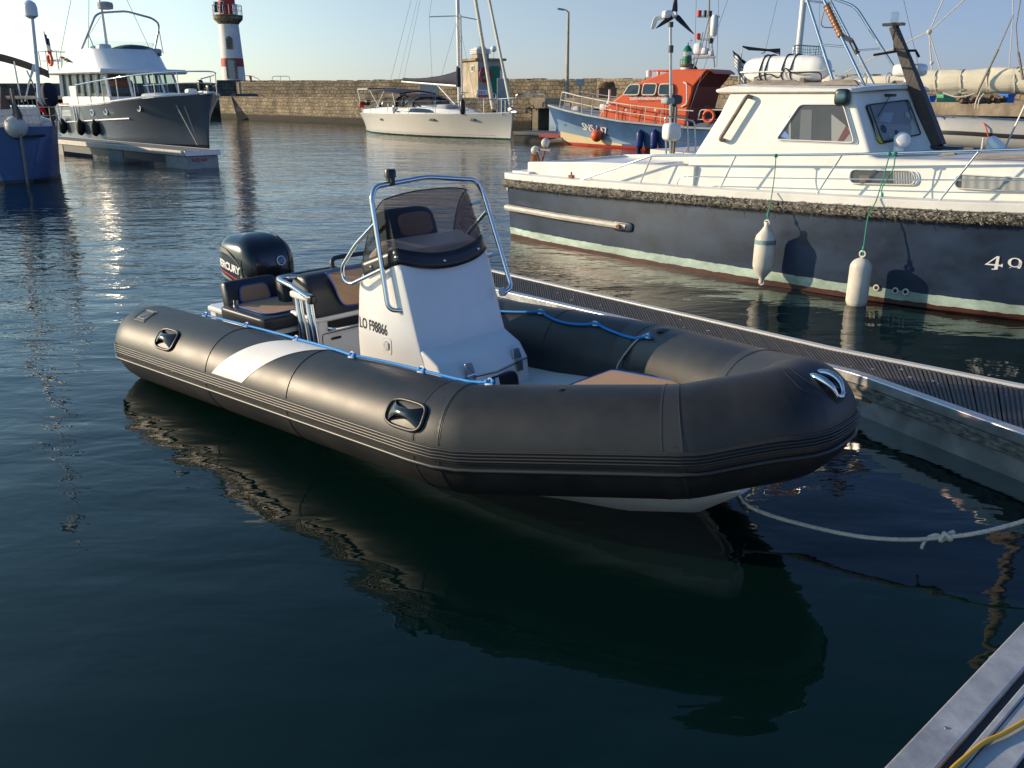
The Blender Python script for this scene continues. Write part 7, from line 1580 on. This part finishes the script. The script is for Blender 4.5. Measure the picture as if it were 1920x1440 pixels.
mb = MB(); q = [V(x, 0, interp(YS_, x)[2] + .01) for x in [-1.0 + 11.4 * i / 16 for i in range(17)]]; mb.loft([[p + V(0, -interp(YS_, p.x)[0] + .03, 0), p + V(0, 0, .04), p + V(0, interp(YS_, p.x)[0] - .03, 0), p + V(0, interp(YS_, p.x)[0] - .03, -.05), p + V(0, -interp(YS_, p.x)[0] + .03, -.05)] for p in q]); mb.build('deck', M['gel'], sy, smooth=False)
mb = MB(); mb.loft([[V(x, -w_, 1.05), V(x, -w_ * .82, 1.05 + h_), V(x, 0, 1.08 + h_ * 1.1), V(x, w_ * .82, 1.05 + h_), V(x, w_, 1.05)] for x, w_, h_ in ((2.0, 1.2, .14), (2.6, 1.25, .32), (4.2, 1.25, .42), (5.6, 1.1, .34), (7.0, .85, .18), (8.3, .5, .03))]); ch = mb.build('coachroof', M['gel'], sy, ang=40); cbv = bvh(ch)
def wy(x, z):
    h = cbv.ray_cast(V(x, -6, z), V(0, 1, 0)); return (h[0].y if h[0] is not None else -1.15) - .015
mb = MB(); mb.grid(lambda a, b: (lambda x, z: V(x, wy(x, z), z))(3.35 + 2.35 * a, 1.13 + .20 * b * (math.sin(math.pi * min(1, .12 + a * .88)) ** .4)), 24, 3); mb.build('saloon_window', M['darkwin'], sy, ang=80)
for x in (2.1, 2.6): mb = MB(); mb.bb((x, -1.27, 1.12), (x + .25, -1.20, 1.18)); mb.build('cockpit_portlight', M['darkwin'], sy)
mb = MB(); mb.loft([[V(x, -w_, 1.03), V(x, -w_, 1.03 + h_), V(x, -w_ + .18, 1.05 + h_), V(x, -w_ + .2, 1.03)] for x, w_, h_ in ((-.8, 1.15, .18), (1.0, 1.3, .28), (2.4, 1.3, .34))]); mb.loft([[V(x, w_, 1.03), V(x, w_, 1.03 + h_), V(x, w_ - .18, 1.05 + h_), V(x, w_ - .2, 1.03)] for x, w_, h_ in ((-.8, 1.15, .18), (1.0, 1.3, .28), (2.4, 1.3, .34))]); mb.build('cockpit_coaming', M['gel'], sy, bevel=.03)
# mast, boom, sail cover
mb = MB(); a = YP(862, 212); b = YP(857, -60); mx = a.x; mb.lathe([(.095, 1.2), (.085, 13.5)], (mx, 0, 0), n=16); ms = mb.build('mast', M['alu_white'], sy, ang=70)
mb = MB(); mb.tube([V(mx + .22, 0, 2.0), V(mx + .2, 0, 5.6)], .045, n=8); mb.build('spinnaker_pole', M['alu_white'], ms)
for z in (5.55, 9.0):
    mb = MB(); mb.tube([V(mx - .25, -1.5 * (1 if z < 6 else .8), z - .1), V(mx, 0, z), V(mx - .25, 1.5 * (1 if z < 6 else .8), z - .1)], .025, n=6); mb.build('spreader', M['alu_white'], ms)
g0, g1 = YP(856, 160), YP(750, 153); g0 = V(mx - .1, 0, 2.38); g1.y = .15
mb = MB(); mb.tube([g0, g1], .065, n=10); bm_ = mb.build('boom', M['alu_white'], sy, ang=70)
mb = MB(); ri = []
for i in range(31):
    t = i / 30; c = g0.lerp(g1, t * .97); hgt = .52 * (1 - t) ** 2.2 + .17; ring = []
    for j in range(14):
        an = 2 * math.pi * j / 14; nn = 1 + .12 * noise.noise(Vector((t * 12, math.cos(an), math.sin(an)))); ring.append(c + V(0, .11 * math.cos(an) * nn, .03 + hgt / 2 + hgt / 2 * math.sin(an) * nn))
    ri.append(ring)
mb.loft(ri); mb.lathe([(.16, 0), (.17, .5), (.10, .95)], (mx - .02, 0, 2.35), n=14); sc_ = mb.build('sail_cover', M['navyfab'], bm_, ang=80)
mb = MB(); wire(mb, g1 + V(.1, 0, .05), (mx, 0, 13), .008); wire(mb, (mx - .05, 0, 2.9), g0.lerp(g1, .6) + V(0, 0, .3), .008); mb.tube([V(mx - .1, 0, 1.35), g0.lerp(g1, .36)], .035, n=6); mb.build('boom_vang', M['alu_white'], bm_)
# stays with furled headsails
f1_, f2_ = V(9.15, 0, 1.15), V(10.45, 0, 1.3)
tp = V(mx, 0, 13.2); 
for f, tz, r_ in ((f1_, V(mx + .05, 0, 11.2), .085), (f2_, tp, .065)):
    d_ = tz - f; mb = MB(); K = 30; mb.tube([f + d_ * (.02 + .95 * i / K) for i in range(K + 1)], [r_ * (1.25 if i < 4 else 1) * (1 + .05 * math.sin(i * 1.7)) for i in range(K + 1)], n=10); st_ = mb.build('furled_headsail', M['cream'], sy, ang=70); mb = MB(); mb.lathe([(.10, 0), (.10, .14)], f, n=12); wire(mb, f, tz, .01); mb.build('furling_drum', M['black'], st_)
mb = MB()
for s in (-1, 1): wire(mb, (mx - .1, s * 1.5, 1.1), (mx - .25, s * 1.5, 5.45), .008); wire(mb, (mx - .25, s * 1.5, 5.45), (mx, 0, 13), .008); wire(mb, (mx - .4, s * 1.45, 1.1), (mx, 0, 5.5), .008)
wire(mb, (-1.0, .3, 1.3), tp, .008); wire(mb, (1.0, -.2, 2.0), (mx, 0, 12.8), .006); mb.build('standing_rigging', M['wire'], sy)
# sprayhood, bimini, arch, gear
mb = MB(); ri = []
for i in range(13):
    a = math.pi * i / 12; y = -1.18 * math.cos(a); hh2 = .58 * math.sin(a) ** .45; ri.append([V(2.55, y, 1.35 + hh2 * .95), V(3.2, y * .98, 1.38 + hh2 * 1.02), V(4.0, y * .95, 1.36 + hh2 * .78), V(4.65, y * .85, 1.36 + .08 * math.sin(a))])
mb.loft(ri, cap=False, closed=False); mb.build('sprayhood', [glass('sprayhood_vinyl', (.88, .86, .82), .35)], sy, ang=60, solid=.01)
mb = MB()
for x, k in ((2.55, 1), (3.2, 1.02), (4.05, .78)):
    q = [];
    for i in range(17):
        a = math.pi * i / 16; q.append(V(x + .0, -1.20 * math.cos(a) * (1 if x < 4 else .95), 1.37 + .585 * math.sin(a) ** .45 * k))
    mb.tube(q, .045, n=6)
mb.loft([[V(2.5, y, 1.93), V(4.1, y * .9, 1.84 - .0), V(4.1, y * .9, 1.87), V(3.2, y, 1.99), V(2.5, y, 1.96)] for y in (-.9, 0, .9)]); mb.tube([V(3.2, -1.15, 1.9), V(4.6, -1.0, 1.38)], .04, n=5); mb.tube([V(3.2, -1.18, 1.42), V(4.1, -1.05, 1.85)], .03, n=5); mb.build('sprayhood_canvas', M['navyfab'], sy)
mb = MB(); ri = []
for i in range(11):
    t = i / 10; x = -.5 + 3.4 * t; ri.append([V(x, y, 2.12 + .16 * math.sin(math.pi * (.08 + .84 * t)) - .10 * y * y + dz) for y, dz in ((-1.15, 0), (-.6, 0), (0, 0), (.6, 0), (1.15, 0), (1.15, -.05), (0, -.03), (-1.15, -.06))])
mb.loft(ri); mb.build('bimini', M['navyfab'], sy, ang=60)
mb = MB()
for s in (-1, 1): mb.tube(fillet([V(1.1, s * 1.15, 1.1), V(.0, s * 1.15, 2.2)], .1), .022, n=6); mb.tube([V(.4, s * 1.15, 1.1), V(1.4, s * 1.15, 2.15)], .018, n=6); mb.tube(fillet([V(-.9, s * 1.1, 1.05), V(-1.35, s * 1.1, 2.25), V(-.3, s * 1.1, 2.25)], .15, 4), .03, n=6)
mb.tube([V(-1.35, -1.1, 2.25), V(-1.35, 1.1, 2.25)], .03, n=6); mb.build('stern_arch', M['gel'], sy); mb = MB(); mb.bb((-1.5, -.9, 2.27), (-.6, .9, 2.31)); mb.build('solar_panel', M['solar'], sy)
for y in (-.5, .5): mb = MB(); mb.tube([V(.7 + .05 * math.sin(a), y + .36 * math.cos(a), 1.45 + .36 * math.sin(a)) for a in [2 * math.pi * i / 20 for i in range(20)]], .02, n=6, closed=True); mb.lathe([(.08, 0), (.06, .5)], (.8, y, 1.0)); mb.build('steering_wheel', M['dull_steel'], sy)
mb = MB()
for s in (-1, 1):
    for z in (.32, .6):
        mb.tube([V(x, s * (interp(YS_, x)[0] - .05), interp(YS_, x)[2] + z) for x in (-.9, .5, 2.5, 4.5, 6.5, 8.3, 9.6, 10.4)], .010 if z < .5 else .012, n=5)
    for x in (-.9, .5, 2.5, 4.5, 6.5, 8.3): mb.tube([V(x, s * (interp(YS_, x)[0] - .05), interp(YS_, x)[2]), V(x, s * (interp(YS_, x)[0] - .05), interp(YS_, x)[2] + .62)], .014, n=5)
mb.build('guard_rail', M['dull_steel'], sy)
mb = MB(); mb.tube(curve([V(9.2, -.65, 1.75), V(10.2, -.3, 1.82), V(10.8, 0, 1.85), V(10.2, .3, 1.82), V(9.2, .65, 1.75)], 5), .02, n=6)
for x, y in ((9.2, .65), (10.1, .33)):
    for s in (-1, 1): mb.tube([V(x, s * y, 1.12), V(x, s * y, 1.8)], .018, n=6)
mb.build('pulpit', M['steel'], sy); mb = MB(); mb.rbox((10.65, 0, 1.22), (.5, .15, .14)); mb.rbox((10.4, 0, 1.34), (.35, .22, .18)); mb.build('anchor', M['dull_steel'], sy)
mb = MB(); mb.rbox((-.7, -.9, 1.55), (.35, .3, .3)); mb.rbox((1.3, -.1, 1.6), (.25, .2, .4)); mb.rbox((.0, -.6, 1.3), (.5, .3, .3)); mb.build('cockpit_bag', M['black'], sy)
mb = MB(); mb.rbox((-.9, -1.15, 1.45), (.12, .3, .34)); mb.build('rescue_sling', M['red'], sy)
mb = MB(); mb.rbox((5.9, -.3, 1.42), (1.0, .9, .22)); mb.build('folded_dinghy', M['bldg2'], sy); mb = MB(); mb.lathe([(.10, -.34), (.13, -.2), (.13, .2), (.05, .34)], V(8.15, -1.1, 1.45), n=14); mb.build('stowed_fender', M['black'], sy)
# folding bicycle stowed on the side deck
bk = thing('bicycle', 'dark folding bicycle standing on the yacht deck just right of the mast', 'bicycle', SY, (mx + .75, -.35, 1.24))
for x in (-.27, .27): mb = MB(); mb.tube([V(x + .19 * math.cos(a), 0, .20 + .19 * math.sin(a)) for a in [2 * math.pi * i / 20 for i in range(20)]], .018, n=6, closed=True); mb.build('wheel', M['black'], bk)
mb = MB(); mb.tube([V(-.27, 0, .2), V(-.05, 0, .32), V(.18, 0, .42), V(.27, 0, .2)], .018, n=6); mb.tube([V(-.05, 0, .32), V(-.10, 0, .72)], .015, n=6); mb.tube([V(.18, 0, .42), V(.14, 0, .82)], .015, n=6); mb.build('frame', M['black'], bk)
mb = MB(); mb.tube([V(.13, -.22, .83), V(.13, .22, .83)], .014, n=6); mb.build('handlebar', M['black'], bk); mb = MB(); mb.rbox((-.1, 0, .74), (.22, .12, .05)); mb.build('saddle', M['black'], bk)

# low dock between yacht bow and lifeboat
a, b = WORLD.P(962, 247, 'z', .42), WORLD.P(1052, 250, 'z', .42); d = b - a
t = thing('low_dock', 'low dark dock with a red end plate between yacht bow and lifeboat', 'dock', None, (a.x, a.y, 0), math.atan2(d.y, d.x)); L_ = d.length
mb = MB(); mb.bb((0, 0, .28), (L_, 1.6, .43)); mb.build('dock_deck', M['darkgrey'], t, bevel=.02); mb = MB(); mb.bb((0, .05, -.2), (L_, 1.5, .275)); mb.build('dock_float', M['dark'], t); mb = MB(); mb.bb((L_ * .55, -.04, .22), (L_ * .98, -.003, .40)); mb.build('red_plate', mat('dull_red_plate', (.28, .03, .03), .6), t)

# ================================================================== BLUE BOAT STERN (left edge)
BL = Frame(-12.25, 21.75, R(121))
bl = thing('blue_boat', 'blue boat seen from its stern at the left edge, with radar pole and tan canopy', 'sailboat', BL)
BS = [(-.15, .72, .30, 1.30, .35), (.0, .98, .62, 1.30, .2), (.5, 1.10, .90, 1.28), (2, 1.22, 1.1, 1.25), (4.5, 1.25, 1.12, 1.25), (7, 1.0, .8, 1.32), (9, .6, .3, 1.42), (10, .05, .01, 1.5, .5)]
hull_mesh(BS, flare=.1, sides=9).build('hull', banded('blue_boat_hull', [(-9, (.012, .02, .03)), (.06, (.022, .075, .19))], .35, .15, 2.0), bl, ang=40)
mb = MB()
for s in (-1, 1): mb.loft([[V(x, s * (interp(BS, x)[0] + .01), interp(BS, x)[2]), V(x, s * (interp(BS, x)[0] + .01), interp(BS, x)[2] + .10), V(x, s * (interp(BS, x)[0] - .08), interp(BS, x)[2] + .10), V(x, s * (interp(BS, x)[0] - .08), interp(BS, x)[2])] for x in [-.1 + 10 * i / 24 for i in range(25)]])
mb.bb((-.12, -.75, 1.30), (.0, .75, 1.39)); mb.build('toe_rail', M['gel_old'], bl); mb = MB(); mb.loft([[V(x, -w_, 1.25), V(x, -w_ * .9, 1.25 + h_), V(x, w_ * .9, 1.25 + h_), V(x, w_, 1.25)] for x, w_, h_ in ((1.8, .9, .45), (4, 1.0, .5), (6, .7, .35), (7, .4, .1))]); mb.build('coachroof', M['gel'], bl, bevel=.04)
def BP(px, py, x=-.1): return BL.P(px, py, 'x', x)
mb = MB(); mb.tube([BP(74, 190, -.05), BP(69, 120, -.05), BP(60, 30, -.05)], [.05, .045, .04], n=10); pl_ = mb.build('radar_pole', M['gel'], bl, ang=70); c = BP(57, 18, -.05); mb = MB(); mb.lathe([(.06, -.20), (.15, -.14), (.155, .05), (.13, .14), (.06, .20), (.01, .21)], c, n=20); mb.build('satellite_dome', M['gel'], pl_, ang=50)
mb = MB(); ri = []
for i in range(15):
    t = i / 14; y0 = 1.0 - 2.1 * t; ri.append([V(x, y0, z - .04 * (x - .3)) for x, z in [(.3, 3.10 - .50 * t ** 2.2), (2.2, 3.16 - .40 * t ** 2), (2.2, 3.13 - .40 * t ** 2), (.3, 2.92 - .50 * t ** 2.2)]])
mb.loft(ri); mb.build('canopy', M['tanfab'], bl, ang=60)
mb = MB()
for a, b in (((26, 115), (40, 192)), ((63, 120), (47, 190)), ((50, 132), (75, 185)), ((68, 118), (52, 160))): mb.tube([BP(*a, .2), BP(*b, .1)], .020, n=6)
mb.build('canopy_frame', M['dull_steel'], bl)
mb = MB()
for z in (1.55, 1.75, 1.95): mb.tube(curve([V(1.2, -1.25, z), V(.3, -1.1, z), V(-.15, -.7, z), V(-.2, 0, z), V(-.15, .7, z), V(.3, 1.1, z)], 4), .014, n=6)
for x, y in ((1.2, -1.25), (.3, -1.1), (-.15, -.7), (-.2, -.2), (-.2, .3), (-.15, .7)): mb.tube([V(x, y, 1.3), V(x, y, 1.97)], .014, n=6)
for k in range(12): mb.tube([V(-.18, -.75 + .1 * k, 1.32), V(-.18, -.75 + .1 * k + .05, 1.93)], .006, n=4)
mb.build('pushpit', M['dull_steel'], bl)
# windvane paddle, steering oar
mb = MB(); q = [BP(px, py, -.45) for px, py in ((18, 166), (22, 165), (24, 180), (34, 200), (42, 215), (43, 236), (38, 240), (30, 232), (24, 210), (20, 192))]; mb.prism(q, (.05, 0, 0)); mb.build('vane_paddle', M['teak'], bl, bevel=.01)
mb = MB(); mb.tube([BP(22, 166, -.47), BP(26, 190, -.47), BP(36, 235, -.47), BP(46, 300, -.47), BP(51, 338, -.45), V(-.42, BP(52, 340, -.4).y, -.3)], .035, n=8); mb.build('steering_oar', M['wood'], bl)
mb = MB(); mb.prism([BP(px, py, -.3) for px, py in ((0, 160), (18, 195), (20, 205), (0, 205))], (.3, 0, 0)); mb.build('rolled_canvas', M['tanfab'], bl, bevel=.03)
mb = MB(); mb.tube([BP(28, 258, -.35), BP(85, 254, -.35)], .03, n=8); mb.box(BP(60, 258, -.35), (.05, .35, .03)); mb.build('boarding_bracket', M['black'], bl)
mb = MB(); 
for px, py in ((2, 330), (25, 329), (40, 325), (48, 330)): mb.ell(BP(px, py, -.05), .035, n=8, k=5)
mb.build('hull_fittings', M['rust'], bl); mb = MB(); mb.tube([BP(15, 294, -.25), BP(18, 303, -.25)], .016, n=5); mb.build('white_mark', M['gel'], bl)
p = BP(30, 238, -.32); t = thing('ball_fender', 'white ball fender hanging on the blue boat stern', 'fender', BL, p); mb = MB(); mb.ell((0, 0, 0), (.255, .255, .26), n=22, k=12); mb.build('ball', M['fender'], t, ang=80); mb = MB(); mb.lathe([(.05, .23), (.04, .32)]); mb.build('neck', M['bluef'], t)
p = BP(92, 182, .25); t = thing('outboard_motor', 'outboard motor under a navy cover on the blue boat stern rail', 'motor', BL, p); mb = MB(); mb.rbox((0, -.02, .06), (.42, .36, .56), p=3.0); mb.build('motor_cover', M['navyfab'], t); mb = MB(); mb.tube([V(0, 0, -.15), V(-.03, .02, -.75)], .05); mb.build('motor_leg', M['black'], t)
t = thing('ensign', 'small red and white ensign rolled round its staff on the blue boat stern', 'flag', BL, BP(82, 215, .0)); mb = MB(); mb.tube([V(0, 0, 0), V(0, .0, .75)], .016); mb.build('flagstaff', M['gel'], t)
q = MB()
for i in range(8):
    for j in range(8):
        def pt(i, j): a, c = i / 8, j / 8; return V(.04 * math.sin(a * 8), .02 + .02 * c - .20 * a * (.4 + .6 * c) + .08, .66 - .52 * c - .16 * a)
        q.add([pt(i, j), pt(i + 1, j), pt(i + 1, j + 1), pt(i, j + 1)], [(0, 1, 2, 3)], 0 if j < 2 else (1 if j < 5 else 2))
q.build('cloth', [M['flagb'], M['flagw'], M['flagr']], t, ang=80, solid=.008)
mb = MB(); wire(mb, (0, .6, 1.4), (5, 0, 12), .012); mb.lathe([(.08, 1.4), (.07, 12)], (5, 0, 0)); mb.build('mast_and_backstay', M['alu_white'], bl)
